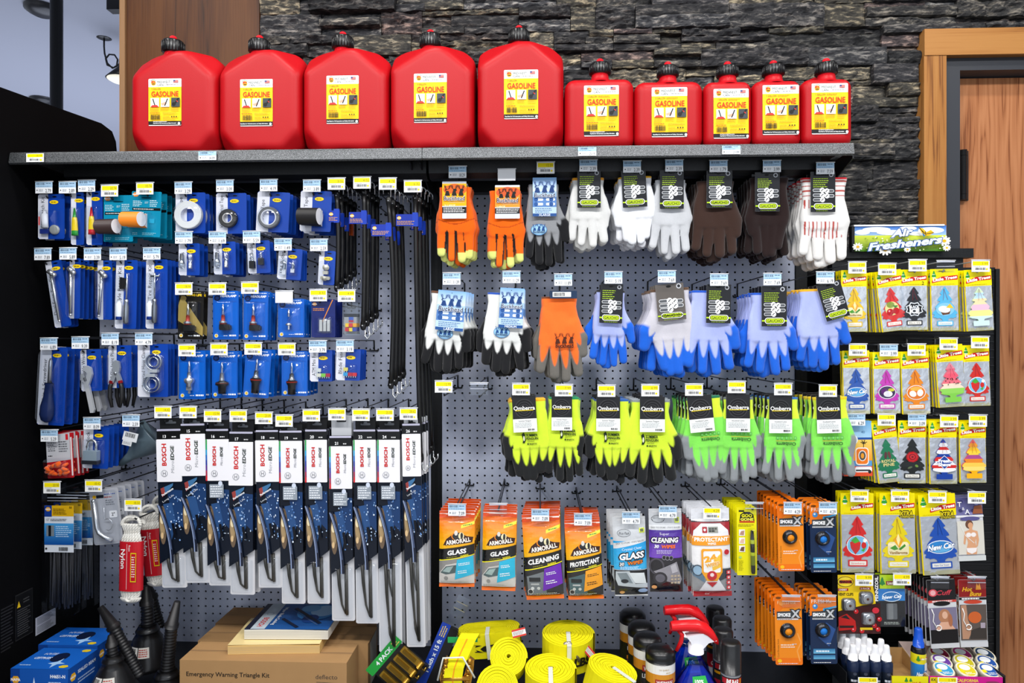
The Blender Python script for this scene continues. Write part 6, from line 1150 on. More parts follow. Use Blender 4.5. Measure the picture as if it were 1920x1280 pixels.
def glass30(m, w, h):
    k = w / 62; m.rect(0, 0, w, h, 'c5c8cb'); m.rect(0, h * .30, w, h * .66, '1f9ad8', col2='3cb4ea'); m.poly([(0, h * .33), (w, h * .25), (w, h * .31), (0, h * .40)], 'd5d8da'); m.text('EASY TO STORE - STAYS SEALED', w * .5, h * .315, 3, '2b2b2d', rot=-6, w=w * .85)
    m.ell(w * .33, h * .20, 13 * k, 7 * k, '2a2c30'); m.ell(w * .33, h * .20, 12.3 * k, 6.4 * k, 'b4b8bb'); m.text('Blue Peak', w * .33, h * .20, 5 * k, '26282c', shear=.3, w=20 * k); m.rrect(w * .8, h * .14, w * .96, h * .2, 1, 'c8d820'); m.rect(w * .83, h * .152, w * .93, h * .188, '5c6428')
    m.text('Crystal Clear', w * .55, h * .39, 4.6 * k, 'e6f4fb', rot=-6, w=38 * k); m.text('GLASS', w * .52, h * .48, 12.6 * k, '101114', rot=-6, shear=.2, bold=.12, w=52 * k); m.text('GLASS', w * .52, h * .48, 11.6 * k, 'f6f8fa', rot=-6, shear=.2, bold=.04, w=47 * k)
    m.text('30', w * .22, h * .585, 6.6 * k, '101114', rot=-6, shear=.2, bold=.12); m.text('30', w * .22, h * .585, 6.2 * k, 'f4f6f8', rot=-6, shear=.2, bold=.03); m.text('WIPES', w * .62, h * .565, 6.6 * k, '201008', rot=-6, shear=.2, bold=.1, w=31 * k); m.text('WIPES', w * .62, h * .565, 6.2 * k, 'f08018', rot=-6, shear=.2, bold=.03, w=29 * k); m.lines(w * .18, h * .61, w * .85, h * .655, 3, 'd8effa')
    m.rect(0, h * .665, w, h * .985, '0f1318'); m.poly([(w * .04, h * .68), (w * .45, h * .67), (w * .62, h * .84), (w, h * .84), (w, h * .90), (w * .1, h * .86), (w * .03, h * .78)], 'b9c2c8'); m.poly([(w * .42, h * .69), (w * .9, h * .70), (w * .96, h * .84), (w * .62, h * .83)], 'd9e0e2'); m.poly([(w * .08, h * .7), (w * .36, h * .69), (w * .55, h * .83), (w * .2, h * .8)], '7a868c'); m.ell(w * .3, h * .8, 7 * k, 4 * k, '1b2026'); m.ell(w * .85, h * .93, 9 * k, 4 * k, '8ba4c8'); m.ell(w * .22, h * .95, 5 * k, 3.4 * k, 'e8b070'); m.rect(0, h * .985, w, h, 'b8babc')
def clean30(m, w, h):
    k = w / 62; m.rect(0, 0, w, h, 'bfc2c6'); m.rect(0, h * .20, w, h * .60, '3c1e86', col2='7a4cc0'); m.rect(0, h * .19, w, h * .25, 'd8dadc'); m.text('EASY TO STORE - STAYS SEALED', w * .5, h * .22, 3, '2b2b2d', w=w * .88); m.ell(w * .28, h * .12, 13 * k, 7 * k, '2a2c30'); m.ell(w * .28, h * .12, 12.3 * k, 6.4 * k, 'aeb2b6'); m.text('Blue Peak', w * .28, h * .12, 5 * k, '26282c', shear=.3, w=20 * k); m.rrect(w * .78, h * .1, w * .92, h * .165, 1, 'c8d820'); m.rect(w * .8, h * .112, w * .9, h * .15, '5c6428')
    m.text('Super', w * .45, h * .29, 5 * k, 'e8e2f4', w=18 * k); m.text('CLEANING', w * .45, h * .365, 9.6 * k, '0e0c14', shear=.15, bold=.12, w=54 * k); m.text('CLEANING', w * .45, h * .365, 9 * k, 'f6f6fa', shear=.15, bold=.04, w=50 * k); m.text('30', w * .2, h * .44, 6 * k, 'f4f4f8', shear=.2, bold=.04); m.text('WIPES', w * .55, h * .44, 6 * k, 'ee6a1a', shear=.15, bold=.05, w=27 * k); m.lines(w * .2, h * .48, w * .75, h * .53, 3, 'd9cdf0')
    m.rect(0, h * .58, w, h, '26242a', col2='131215'); m.ell(w * .2, h * .68, 14 * k, 16 * k, '4a4750'); m.ell(w * .2, h * .68, 11 * k, 13 * k, '1c1a20'); 
    for i, (a, b_) in enumerate(((.42, .57), (.52, .575), (.63, .575))): m.ell(w * a, h * b_, 4 * k, 4.6 * k, '8f8c96'); m.ell(w * a, h * b_, 3 * k, 3.5 * k, '17151a')
    m.poly([(w * .1, h * .74), (w * .8, h * .62), (w * .96, h * .84), (w * .9, h * .9), (w * .5, h * .86)], '8d8b92'); m.ell(w * .3, h * .82, 13 * k, 12 * k, '2a282e'); m.ell(w * .3, h * .82, 9 * k, 8 * k, '5e5c66'); m.poly([(w * .6, h * .67), (w * .76, h * .64), (w * .84, h * .74), (w * .66, h * .76)], 'b4b2b8')
    for i in range(3):
        for j in range(3): m.rect(w * (.62 + .1 * j), h * (.78 + .04 * i), w * (.69 + .1 * j), h * (.805 + .04 * i), 'b8a890')
    m.ell(w * .12, h * .93, 5 * k, 3.6 * k, 'e0a060')
def prot24(m, w, h):
    k = w / 66; m.rect(0, 0, w, h, 'f0f0f0'); m.rect(0, 0, w, h * .14, 'dfe1e6'); m.rect(0, h * .14, w, h * .155, '1c1c1e'); m.rect(0, h * .155, w, h * .34, 'a01822'); m.poly([(w * .02, h * .34), (w * .05, h * .25), (w * .25, h * .17), (w * .75, h * .17), (w * .95, h * .25), (w * .98, h * .34)], 'ececee')
    m.rrect(w * .27, h * .205, w * .40, h * .275, 1.5, 'b01c26'); m.ell(w * .335, h * .24, 2.6 * k, 2.6 * k, 'f0f0f0', n=4); m.rect(w * .42, h * .205, w * .68, h * .275, '9a9b8f'); m.lines(w * .44, h * .215, w * .66, h * .265, 2, '3c3d36', th=.8)
    m.rect(0, h * .31, w, h * .415, 'f09a1a'); m.text('PROTECTANT', w * .5, h * .345, 6.6 * k, 'fdfaf2', bold=.04, w=w * .88); m.text('WIPES', w * .5, h * .392, 3.8 * k, 'fdfaf2', bold=.03)
    m.rect(0, h * .70, w, h * .94, '8d9092'); m.poly([(0, h * .64), (w * .28, h * .70), (w * .3, h * .84), (0, h * .76)], '5c7a90'); m.ell(w * .12, h * .70, 9 * k, 10 * k, '3b4a58'); m.ell(w * .12, h * .70, 7 * k, 8 * k, '8fb0c8'); m.poly([(w * .3, h * .68), (w, h * .68), (w, h * .76), (w * .7, h * .82)], '3a4148')
    m.poly([(w * .15, h * .94), (w * .42, h * .76), (w * .6, h * .76), (w * .86, h * .94)], 'dfe0e2'); m.rrect(w * .22, h * .45, w * .76, h * .74, 4, 'f0a21c'); m.poly([(w * .22, h * .72), (w * .76, h * .72), (w * .62, h * .82), (w * .36, h * .82)], 'f0a21c'); m.rrect(w * .27, h * .475, w * .71, h * .72, 3, 'f3f2ee'); m.poly([(w * .48, h * .62), (w * .71, h * .5), (w * .71, h * .66), (w * .5, h * .7)], 'f4c23a')
    m.text('24', w * .44, h * .555, 10 * k, 'f6ab20', rot=-14, bold=.06, w=22 * k); m.text('WIPES', w * .50, h * .625, 6.4 * k, 'f6e6c0', rot=-12, bold=.1, w=25 * k); m.text('WIPES', w * .50, h * .625, 6 * k, 'f2a824', rot=-12, bold=.03, w=24 * k)
    m.ell(w * .48, h * .755, 8.4 * k, 8.4 * k, 'c01c28'); m.ell(w * .48, h * .745, 3.4 * k, 3.4 * k, 'f0d8d8'); m.poly([(w * .34, h * .83), (w * .62, h * .83), (w * .49, h * .89)], 'b41c28'); m.ell(w * .88, h * .49, 4.6 * k, 4.6 * k, 'c01c28')
    for i in range(4): m.rrect(w * .86, h * (.70 + .058 * i), w * .98, h * (.745 + .058 * i), 1, 'c8303a'); m.ell(w * .92, h * (.722 + .058 * i), 2 * k, 2 * k, 'f0c8c8')
    m.rect(0, h * .94, w, h, 'a41a24'); m.lines(w * .3, h * .95, w * .72, h * .98, 2, 'e8c8c8')
pouch('silver and bright blue pouch of thirty glass wipes', 'wipes', (1148, 968, 1209, 1115), glass30, 4, .03, -2, gw, dx=-.003)
pouch('silver and purple pouch of thirty cleaning wipes', 'wipes', (1216, 953, 1277, 1108), clean30, 1, .03, -1, gw)
pouch('white and red pouch of protectant wipes', 'wipes', (1295, 952, 1366, 1115), prot24, 6, .02, -1.5, gw, dx=-.001)
for px, py, k_, pr, sh, hy in ((857, 956, 'b', '7.09', 'above the leftmost glass wipes', 962), (934, 955, 'c', '', 'above the second glass wipes', 962), (1013, 966, 'b', '7.09', 'above the purple panelled wipes', 970), (1093, 974, 'b', '7.09', 'above the protectant orange wipes', 980), (1183, 971, 'b', '4.79', 'above the bright blue wipes', 976), (1252, 960, 'b', '4.79', 'above the purple wipes pouch', 965), (1335, 962, 'y', '4.29', 'above the white red wipes', 965)):
    hook(px, py, k_, pr, sh, hy - 4, Y=YP - .020)
# yellow marker pen cards
it = Item('pen_card', 'yellow card with adhesive remover pen', 'pen card', 1381, 951, 1418, 1078, Y=YP, tilt=-.5, group='yellow remover pen cards'); m = it.mb('backing_card', 'gloss'); m.box(0, 0, 37, 127, -.5, .4, 'e9df0c', r=2); m.lay = .45; m.poly([(5, 25), (7, 13), (14, 8), (24, 8), (31, 13), (33, 25)], '1a1a10'); m.text('GOO', 19, 15, 6, 'ece31a', bold=.05, w=20); m.text('GONE', 19, 22, 5, 'f2ea50', bold=.05, w=24); m.rect(5, 25, 33, 28.5, 'c8501c'); m.rect(4, 5, 14, 8, '20201a'); m.lines(3, 31, 34, 36, 2, '8c8410')
for i, c in enumerate(('b58a7a', 'e0b8a0', '6e4a3a')): m.rect(4, 41 + i * 15, 15, 53 + i * 15, 'f2efe6'); m.poly([(5, 51 + i * 15), (8, 44 + i * 15), (14, 43 + i * 15), (13, 52 + i * 15)], c)
m.ell(6, 93, 3, 2.4, 'a8c860'); m.lines(3, 98, 12, 118, 7, 'b8b010')
m = it.mb('marker_pen', 'gloss'); m.lathe([(0, 2.6, '222420'), (16, 3.6, '222420'), (17, 4.0, '55601c'), (24, 4, 'a8b41c'), (40, 4, '22261c'), (46, 4, 'b8c41c'), (64, 4, '6c781c'), (76, 3.9, '1d201a'), (80, 3.2, '1d201a')], (27, 42, 5), (.02, 1, 0), n=14)
blister(it, rr(20, 38, 34, 125, 4), 10, 3); it.done(8, .018, .4, -.001); hook(1414, 953, 'c', '', 'above the yellow pen cards', 957, Y=YP - .02, w_=33)
# vent freshener cards
def smokex(desc, short, box, orange, tg, n, Y=YP):
    x0, y0, x1, y1 = box; w, h = x1 - x0, y1 - y0; it = Item('freshener_card', desc, 'air freshener', x0, y0, x1, y1, Y=Y, tilt=-1.2, group='clip air freshener cards'); m = it.mb('backing_card', 'gloss'); k = w / 50
    m.box(0, 0, w, h, -.5, .4, 'ee7410' if orange else '14294a', r=3); m.lay = .45
    if not orange: m.poly([(0, 3), (3, 0), (w - 3, 0), (w, 3), (w, h * .19), (w * .4, h * .24), (0, h * .31)], 'ef7a14'); m.poly([(w * .5, h * .2), (w, h * .165), (w, h * .185), (w * .5, h * .235)], '2aa8e0'); m.poly([(w * .3, h * .62), (w * .6, h * .4), (w * .95, h * .5), (w * .7, h * .75)], '2b4f8a'); m.rect(w * .1, h * .78, w * .92, h * .85, '2a6a9a', col2='6ab4d8'); m.rect(w * .1, h * .87, w * .92, h * .93, '2a6a9a', col2='6ab4d8'); m.lines(w * .2, h * .79, w * .8, h * .84, 1, 'e0eef6'); m.text('FRESHfx', w * .44, h * .095, 7.2 * k, 'fbe6d0', w=38 * k); m.ell(w * .2, h * .17, 5 * k, 5 * k, '3a8ac8'); m.ell(w * .18, h * .16, 2 * k, 2 * k, 'cfe4f4')
    else: m.poly([(0, h * .3), (w * .3, h * .2), (w, h * .17), (w, h * .9), (0, h * .9)], 'f08a1a'); m.line([(w * .9, h * .95), (w * .8, h * .8), (w * .95, h * .68), (w * .82, h * .55)], 2.4, 'f4a048'); m.text('Cool Breeze Scent', w * .10, h * .76, 3.6 * k, '8a5a10', rot=-90, w=34 * k); m.lines(w * .2, h * .70, w * .75, h * .76, 2, 'fbe6d0'); m.text('FRESHfx', w * .44, h * .05 + 8, 6.4 * k, 'f8c890', w=34 * k); m.ell(w * .15, h * .94, 4 * k, 3.4 * k, 'f8c01c'); m.ell(w * .25, h * .12, 5 * k, 5 * k, 'e89040')
    m.ell(w * .14, h * .03 + 2, 5, 2, '6a3a10'); y = h * .285; m.poly([(w * .07, y - 6 * k), (w * .66, y - 7 * k), (w * .92, y - 12 * k), (w * .88, y + 6 * k), (w * .07, y + 7 * k)], '3f4346'); m.text('SMOKE', w * .34, y, 6.4 * k, 'f2f2f2', bold=.05, w=24 * k); m.text('X', w * .76, y - 2 * k, 15 * k, '2c2f32', bold=.1); m.text('X', w * .76, y - 2 * k, 14 * k, 'c4c6c8', bold=.04); m.rect(w * .08, y + 7 * k, w * .86, y + 9.4 * k, 'd4d6d8'); m.lines(w * .1, y + 7.4 * k, w * .84, y + 9 * k, 1, '55585c')
    m.lines(w * .1, h * .965, w * .9, h * .985, 1, 'e8e8e8'); m.lines(w * .6, h * .69, w * .8, h * .71, 1, 'cfd4da') 
    c = it.mb('vent_clip', 'metal'); c.lathe([(0, 14 * k), (4, 13.6 * k), (8, 10 * k), (8.5, 7.5 * k), (6, 7 * k)], (w * .46, h * .51, .6), (0, 0, 1), '3b3d42', 'metal', 26); c.lathe([(5, 7.4 * k), (7.4, 6 * k), (8, .1)], (w * .46, h * .51, .6), (0, 0, 1), 'e88a10' if orange else '1c78d0', 'gloss', 22)
    it.done(n, .024, .5, -.002); hook(tg[0], tg[1], tg[2], tg[3], short, y0 + 5, Y=Y - .02)
smokex('orange smoke odour clip card in the upper orange stack', 'above the upper orange clip cards', (1457, 940, 1505, 1070), True, (1486, 953, 'b', '4.29'), 7)
smokex('blue and orange odour clip card in the upper blue stack', 'above the upper blue clip cards', (1518, 942, 1566, 1073), False, (1552, 953, 'b', '4.29'), 4)
smokex('orange smoke odour clip card in the lower orange stack', 'above the lower orange clip cards', (1452, 1114, 1502, 1246), True, (1483, 1127, 'c', ''), 7)
smokex('blue and orange odour clip card in the lower blue stack', 'above the lower blue clip cards', (1518, 1114, 1567, 1244), False, (1550, 1127, 'c', ''), 5)
# ================================================================ AIR FRESHENER RACK
YR = -0.27; YB = -0.06
def rk(px): return X_at(px, YB)
m = W('black_steel'); zt_ = Z_at(505, YB); wbox(m, rk(1562), rk(1866), YB, YB + .012, 0.01, zt_); wbox(m, rk(1562), rk(1806), YB, YB + .012, zt_, Z_at(486, YB)); wbox(m, rk(1562), rk(1820), YB - .015, YB + .02, Z_at(488, YB), Z_at(471, YB))
for px in (1562, 1868): wbox(m, rk(px) - .006, rk(px) + .006, YB - .008, YB + .03, 0.0, Z_at(508 if px > 1800 else 472, YB))
wbox(m, rk(1562) - .02, rk(1868) + .02, YB - .3, YB + .03, 0, .03)
rack = m.obj('display_rack'); tag(rack, 'black freestanding rack for hanging air fresheners beside the wooden door', 'display rack')
m = W('rubber'); z = .1
while z < zt_ - .01: wbox(m, rk(1566), rk(1862), YB - .004, YB - .0005, z, z + .0035, '16171a'); z += .0254
m.obj('slat_grid', rack)
# tray shelf at the bottom of the rack
YT = -0.35; ztr = Z_at(1268, YT); m = W('black_steel'); xa, xb_ = X_at(1588, YT), X_at(1884, YT); wbox(m, xa, xb_, YT, YB, ztr - .012, ztr - .008); wbox(m, xa, xb_, YT - .003, YT, ztr - .035, ztr + .001); wbox(m, xa - .002, xa, YT, YB, ztr - .02, ztr + .03); wbox(m, xb_, xb_ + .002, YT, YB, ztr - .02, ztr + .03); m.obj('tray_shelf', rack)
s = S(1730, YT)
for px, pr in ((1626, '5.49'), (1775, '1.99')):
    m = MB(S(px, YT), 0, 0); m.lay = 2.6; price_face(m, -18, -2, 18, 18, 'y', pr); m.obj('price_label', rack, P(px, 1270, YT))
# header sign
sx0, sx1 = 1604, 1772; it = Item('header_sign', 'air fresheners sign with daisies and yellow butterfly above the rack', 'sign', sx0, 423, sx1, 471, Y=YB - .03)
m = it.mb('sign_box', 'black_steel'); m.box(-5, 0, 166, 48, -12, 0, '08080a', 'black_steel'); m.box(-2, -2, 164, 1, -10, 2, 'e8eaec', 'plastic')
m = it.mb('sign_face', 'gloss'); m.lay = .2; m.rect(0, 0, 168, 28, '1a6ac8', col2='bfe0f4'); m.rect(0, 18, 168, 48, 'd8e64a', col2='3c7a22')
for x, y, a, b_ in ((40, 7, 26, 5), (14, 12, 14, 5), (98, 5, 16, 4), (140, 9, 24, 6), (70, 13, 30, 5), (118, 15, 22, 4)): m.ell(x, y, a, b_, 'eef6fb')
R_ = random.Random(8)
for i in range(60): x, y = R_.uniform(2, 166), R_.uniform(22, 47); m.ell(x, y, 1.6, 1.2, R_.choice(['f2f6e8', '9ab83a', '5c8a24', 'e8ee9a']), n=6)
def daisy(x, y, r):
    for i in range(10): a = i * math.pi / 5; m.ell(x + r * .7 * math.cos(a), y + r * .5 * math.sin(a), r * .42, r * .2, 'f8f8f4', n=8, rot=math.degrees(a))
    m.ell(x, y, r * .32, r * .26, 'f0b818')
for q in ((3, 40, 9), (53, 46, 12), (160, 30, 11), (164, 43, 7), (92, 46, 6)): daisy(*q)
for t, x, y, hh, ww in (('Air', 80, 14, 14, 38), ('Fresheners', 86, 34, 14, 134)):
    m.text(t, x, y, hh, '26509a', rot=-6, shear=.42, bold=.10, w=ww + 3); m.text(t, x, y, hh, 'dfeafa', rot=-6, shear=.42, bold=.045, w=ww)
m.poly([(112, 5), (120, 7), (126, 14), (124, 20), (117, 15)], 'f2c020'); m.poly([(126, 14), (134, 10), (140, 15), (130, 21), (124, 20)], 'eab818'); m.poly([(118, 15), (124, 20), (121, 23)], '2a78b8'); m.line([(112, 5), (124, 17)], 1, '22180a'); m.line([(114, 6), (122, 18)], .7, '22180a'); m.line([(140, 15), (126, 17)], .9, '22180a'); m.line([(124, 12), (125, 20)], 1.1, '1c1408'); it.done()
# tree packs
def tree_pts(cx, y0, W_, H_):
    half = [(0, 0), (.08, .06), (.15, .13), (.20, .17), (.13, .20), (.20, .25), (.28, .32), (.30, .36), (.19, .375), (.27, .43), (.37, .50), (.40, .545), (.30, .56), (.40, .60), (.50, .66), (.50, .70), (.42, .715), (.47, .75), (.47, .785), (.38, .79), (.34, .81), (.22, .80), (.13, .83), (.11, .875), (.14, .90)]
    r = [(cx + x * W_, y0 + y * H_) for x, y in half]; return r + [(2 * cx - x, y) for x, y in r[::-1][:-1]]
def deco(m, kind, cx, y0, W_, H_, col):
    y = y0 + H_ * .58; r = W_ * .34
    def oval(c, rx=1.0, ry=.72): m.ell(cx, y, r * rx + 1.2, r * ry + 1.2, 'f6f6f2'); m.ell(cx, y, r * rx, r * ry, c)
    if kind == 'straw': oval('7ac0e4', 1.05, .95); m.poly([(cx - r * .8, y - r * .3), (cx - r * .3, y - r * .6), (cx + r * .3, y - r * .3), (cx + r * .2, y + r * .4), (cx - r * .25, y + r * .95), (cx - r * .7, y + r * .3)], 'd02a28'); m.poly([(cx - r * .7, y - r * .5), (cx - r * .2, y - r * .9), (cx + r * .2, y - r * .4), (cx - r * .3, y - r * .2)], '4ca83a'); m.ell(cx + r * .6, y, r * .25, r * .35, 'c82a28'); m.ell(cx + r * .7, y - r * .5, r * .2, r * .2, 'f8f8f0'); m.poly([(cx + r * .3, y + r * .5), (cx + r * .8, y + r * .2), (cx + r * .6, y + r * .65)], '4ca83a')
    if kind == 'vanilla': m.rrect(cx - r, y - r * .4, cx + r, y + r * .9, r * .3, 'f4e6b4'); m.poly([(cx - r * .8, y + r * .2), (cx - r * .3, y - r * .1), (cx, y + r * .3), (cx - r * .4, y + r * .4)], '4c9a30'); m.poly([(cx, y + r * .3), (cx + r * .6, y - r * .2), (cx + r * .7, y), (cx + r * .2, y + r * .4)], '3f8a28'); m.poly([(cx - r * .5, y - r * .6), (cx, y - r * 1.1), (cx + r * .5, y - r * .6), (cx + r * .1, y + r * .2)], 'f0a81c'); m.poly([(cx - r * .2, y - r * .7), (cx, y - r * 1.2), (cx + r * .2, y - r * .6), (cx, y)], 'f8e8a0'); m.text('Vanillaroma', cx, y + r * .62, r * .26, '9a6a20', w=r * 1.7, bold=.02)
    if kind == 'cherry': m.ell(cx - r * .1, y - r * .2, r * .9, r * .9, 'e8d890'); m.ell(cx - r * .25, y - r * .7, r * .5, r * .4, '8a9a3a'); m.ell(cx - r * .38, y + r * .25, r * .45, r * .45, 'b01820'); m.ell(cx + r * .38, y + r * .15, r * .42, r * .42, 'b81a22'); m.ell(cx - r * .5, y + r * .1, r * .12, r * .12, 'f0a0a0'); m.poly([(cx, y - r * .6), (cx + r * .7, y - r * .5), (cx + r * .3, y - r * .2)], '3f8a30')
    if kind == 'ice': m.poly([(cx + r * 1.15 * math.cos(a) * (1 if i % 2 else .8), y + r * .95 * math.sin(a) * (1 if i % 2 else .8)) for i, a in enumerate([i * math.pi / 8 for i in range(16)])], 'e8eaec'); m.poly([(cx + r * 1.0 * math.cos(a) * (1 if i % 2 else .8), y + r * .8 * math.sin(a) * (1 if i % 2 else .8)) for i, a in enumerate([i * math.pi / 8 for i in range(16)])], '15161a'); m.text('BLACK', cx, y - r * .3, r * .34, 'f2f4f6', bold=.05, w=r * 1.25); m.text('ICE', cx, y + r * .22, r * .56, 'f2f4f6', bold=.07, w=r * 1.2)
    if kind == 'coco': m.ell(cx, y, r * 1.1, r * .8, '8accea'); m.poly([(cx - r * .8, y - r * .1), (cx + r * .7, y), (cx + r * .5, y + r * .6), (cx - r * .3, y + r * .7)], '6a3c20'); m.ell(cx - r * .1, y, r * .72, r * .42, 'f4f2ec', rot=8); m.poly([(cx + r * .1, y - r * .2), (cx + r * .6, y - r * .7), (cx + r * 1.0, y - r * .1)], 'f0c028')
    if kind == 'newcar': m.ell(cx, y, r * 1.2, r * .62, 'f2f6fa'); m.ell(cx, y, r * 1.12, r * .54, '2a86cc'); m.ell(cx, y + r * .25, r * .8, r * .22, '6ab8e4'); m.text('New Car', cx, y - r * .05, r * .52, '123a80', bold=.08, shear=.3, rot=-6, w=r * 2.5); m.text('New Car', cx, y - r * .05, r * .5, 'f6fafc', bold=.04, shear=.3, rot=-6, w=r * 2.4)
    if kind == 'dragon': oval('3a2a52', 1.0, .75); m.ell(cx - r * .35, y - r * .1, r * .4, r * .4, '5c2a6e'); m.ell(cx + r * .5, y - r * .3, r * .4, r * .2, 'c8c83a'); m.ell(cx + r * .1, y + r * .2, r * .55, r * .38, 'e6e2e8')
    if kind == 'coconut': oval('e8781a', 1.05, .8); m.ell(cx, y - r * .45, r * .7, r * .25, 'f6b84a'); m.ell(cx - r * .4, y + r * .15, r * .42, r * .36, 'f8f0e8', rot=30); m.ell(cx + r * .45, y + r * .05, r * .36, r * .42, 'f8f0e8', rot=20)
    if kind == 'rose':
        for rr_, c in ((.62, 'a81018'), (.5, 'd01c22'), (.36, '8a0c14'), (.24, 'd8262c'), (.12, '780a10')): m.ell(cx, y - r * .6, r * rr_ * 1.25, r * rr_ * 1.1, c, n=9)
        m.ell(cx + r * .5, y + r * .5, r * .22, r * .15, '6a8a3a', rot=30); m.ell(cx - r * .3, y + r * .7, r * .3, r * .12, '5c6a4a', rot=-20)
    if kind == 'shave': m.poly([(cx, y - r * .85), (cx + r * .95, y), (cx, y + r * .85), (cx - r * .95, y)], 'f2f4f6'); m.poly([(cx, y - r * .78), (cx + r * .87, y), (cx, y + r * .78), (cx - r * .87, y)], '1a3f98'); m.text('Fresh', cx, y - r * .2, r * .4, 'f6f8fa', bold=.05, w=r * 1.45); m.text('Shave', cx, y + r * .25, r * .4, 'f6f8fa', bold=.05, w=r * 1.5)
    if kind == 'pine': m.ell(cx - r * .28, y - r * .9, r * .2, r * .5, '5c3434', rot=8); m.ell(cx + r * .22, y - r * .9, r * .2, r * .5, '6a3c38', rot=-8); m.text('ROYAL', cx, y - r * .1, r * .42, 'e0d08a', bold=.03, w=r * 1.9); m.text('PINE', cx, y + r * .42, r * .42, 'e0d08a', bold=.03, w=r * 1.5)
def lt_pack(desc, short, box, col, kind, tg, n, tilt=0, name_=None, big=False, bands=None, sp=.016, two=False):
    x0, y0, x1, y1 = box; w, h = x1 - x0, y1 - y0; it = Item('air_freshener_pack', desc, 'air freshener', x0, y0, x1, y1, Y=YR, tilt=tilt, group='tree shaped air fresheners on the rack'); k = w / 52; hd = h * .27
    m = it.mb('header_card', 'gloss'); m.box(0, 0, w, h, -.6, -.2, 'ecd40a', r=1.5); m.box(0, 0, w, hd, -.2, .6, 'f4e200', r=1); m.lay = .65
    m.poly(tree_pts(7 * k, 3 * k, 9 * k, 15 * k), '2f9a3a'); m.rect(4.4 * k, 15.6 * k, 9.6 * k, 17.6 * k, 'f2f4e8'); m.lines(4 * k, 9.6 * k, 10 * k, 11 * k, 1, 'e8f0e0', th=.8); m.rrect(w * .3, 3.2, w * .55, 4.8, .7, '6a5c08')
    bx0, bx1 = (3 * k, w - 1) if not big else (w * .3, w - 1); by = (hd * .56 if not big else hd * .60); bh = (7.6 * k if not big else 6.4 * k)
    m.poly([(bx0, by + bh * .55), (bx0 + (bx1 - bx0) * .4, by - bh * .45), (bx1, by - bh * .75), (bx1, by + bh * .35), (bx0 + (bx1 - bx0) * .5, by + bh * .5), (bx0, by + bh * 1.15)], 'd01c1c')
    m.text('Little Trees', (bx0 + bx1) / 2, by + bh * .05, bh * .72, 'f8f6f0', rot=-8, bold=.05, shear=.1, w=(bx1 - bx0) * .94); m.lines(w * .1, hd - 3.4, w * .9, hd - 2, 1, 'b8a410')
    if two: m.text('2', w * .84, hd * .84, 7 * k, '20200c')
    if big and two is None: m.text('XTRA', w * .74, hd * .93, 7.4 * k, '15130a', bold=.14, w=w * .42, shear=.1); m.text('XTRA', w * .74, hd * .93, 7 * k, 'e8d21c', bold=.03, w=w * .38, shear=.1); m.text('STRENGTH', w * .76, hd * 1.08, 3.4 * k, '15130a', bold=.14, w=w * .4); m.text('STRENGTH', w * .76, hd * 1.08, 3.2 * k, 'e8d21c', bold=.03, w=w * .38)
    f = it.mb('clear_pouch', 'foil'); f.lay = .1; f.poly([(1.5, hd), (w - 1, hd), (w - .5, h - 1), (2, h - 1)], 'd2d4d8'); f.rect(2, h * .945, w - 1, h - .5, 'd0cba6'); 
    f.warp(lambda x, y: .35 * math.sin(x * .5 + y * .23) + .3 * math.sin(y * .41 - x * .2) + .5, [w * i / 8 for i in range(1, 8)], [hd + (h - hd) * i / 12 for i in range(1, 12)])
    t = it.mb('scented_tree', 'print'); cx = w * .5; ty = hd + 2 * k; TH = (h * .945 - ty) * .96; TW = w * .88; pts = tree_pts(cx, ty, TW, TH); d = 1.9
    if bands:
        R = len(bands); t.prism(pts, d - .4, d, bands[0]); t.lay = d
        ys = [p[1] for p in pts]; half = pts[:len(pts) // 2 + 1]
        def wid(y):
            for a, b_ in zip(half, half[1:]):
                if min(a[1], b_[1]) <= y <= max(a[1], b_[1]) and a[1] != b_[1]: return abs(a[0] + (b_[0] - a[0]) * (y - a[1]) / (b_[1] - a[1]) - cx)
            return TW * .1
        for i in range(36):
            ya = ty + TH * .9 * i / 36; yb = ty + TH * .9 * (i + 1) / 36; c = bands[min(R - 1, int(i / 36 * R))]; wa, wb = wid(ya), wid(yb); t.poly([(cx - wa, ya), (cx + wa, ya), (cx + wb, yb), (cx - wb, yb)], c)
    else: t.prism(pts, d - .4, d, col); t.lay = d + .05
    by0 = ty + TH * .87; bc = bands[-1] if bands else col; t.rrect(cx - w * .29, by0, cx + w * .29, ty + TH, 1.2, bc)
    if not bands: t.rrect(cx - w * .25, by0 + TH * .025, cx + w * .25, ty + TH * .975, .8, 'f6efe0'); t.text(name_ or 'Scent', cx, (by0 + ty + TH) / 2, 2.8 * k, col, w=w * .40)
    if kind == 'melon':
        R_ = random.Random(4)
        for i in range(16): t.ell(cx + R_.uniform(-.3, .3) * TW, ty + TH * R_.uniform(.38, .56), .9, 1.3, '2a1416', n=8)
    deco(t, kind, cx, ty, TW, TH, col)
    if kind not in ('rose', 'pine'): t.line([(cx - 2, ty + 4), (cx - 3, ty + TH * .35)], .5, '8a2430' if kind != 'newcar' else '0c1a50'); t.line([(cx - 2, ty + 4), (cx + 5, ty + TH * .34)], .5, '8a2430' if kind != 'newcar' else '0c1a50')
    p = it.mb('clear_front', 'clear'); p.poly([(1.5, hd), (w - 1, hd), (w - .5, h - .5), (2, h - .5)], 'ffffff', d=2.6)
    p.warp(lambda x, y: .6 * math.sin(x * .35 + y * .15) + .5 * math.sin(y * .31), [w * i / 6 for i in range(1, 6)], [hd + (h - hd) * i / 10 for i in range(1, 10)])
    it.done(n, sp, .7, -.0004); hook(tg[0], tg[1], tg[2], tg[3], short, y0 + 4, Y=YR - .016, back=YB, col='8e9094')
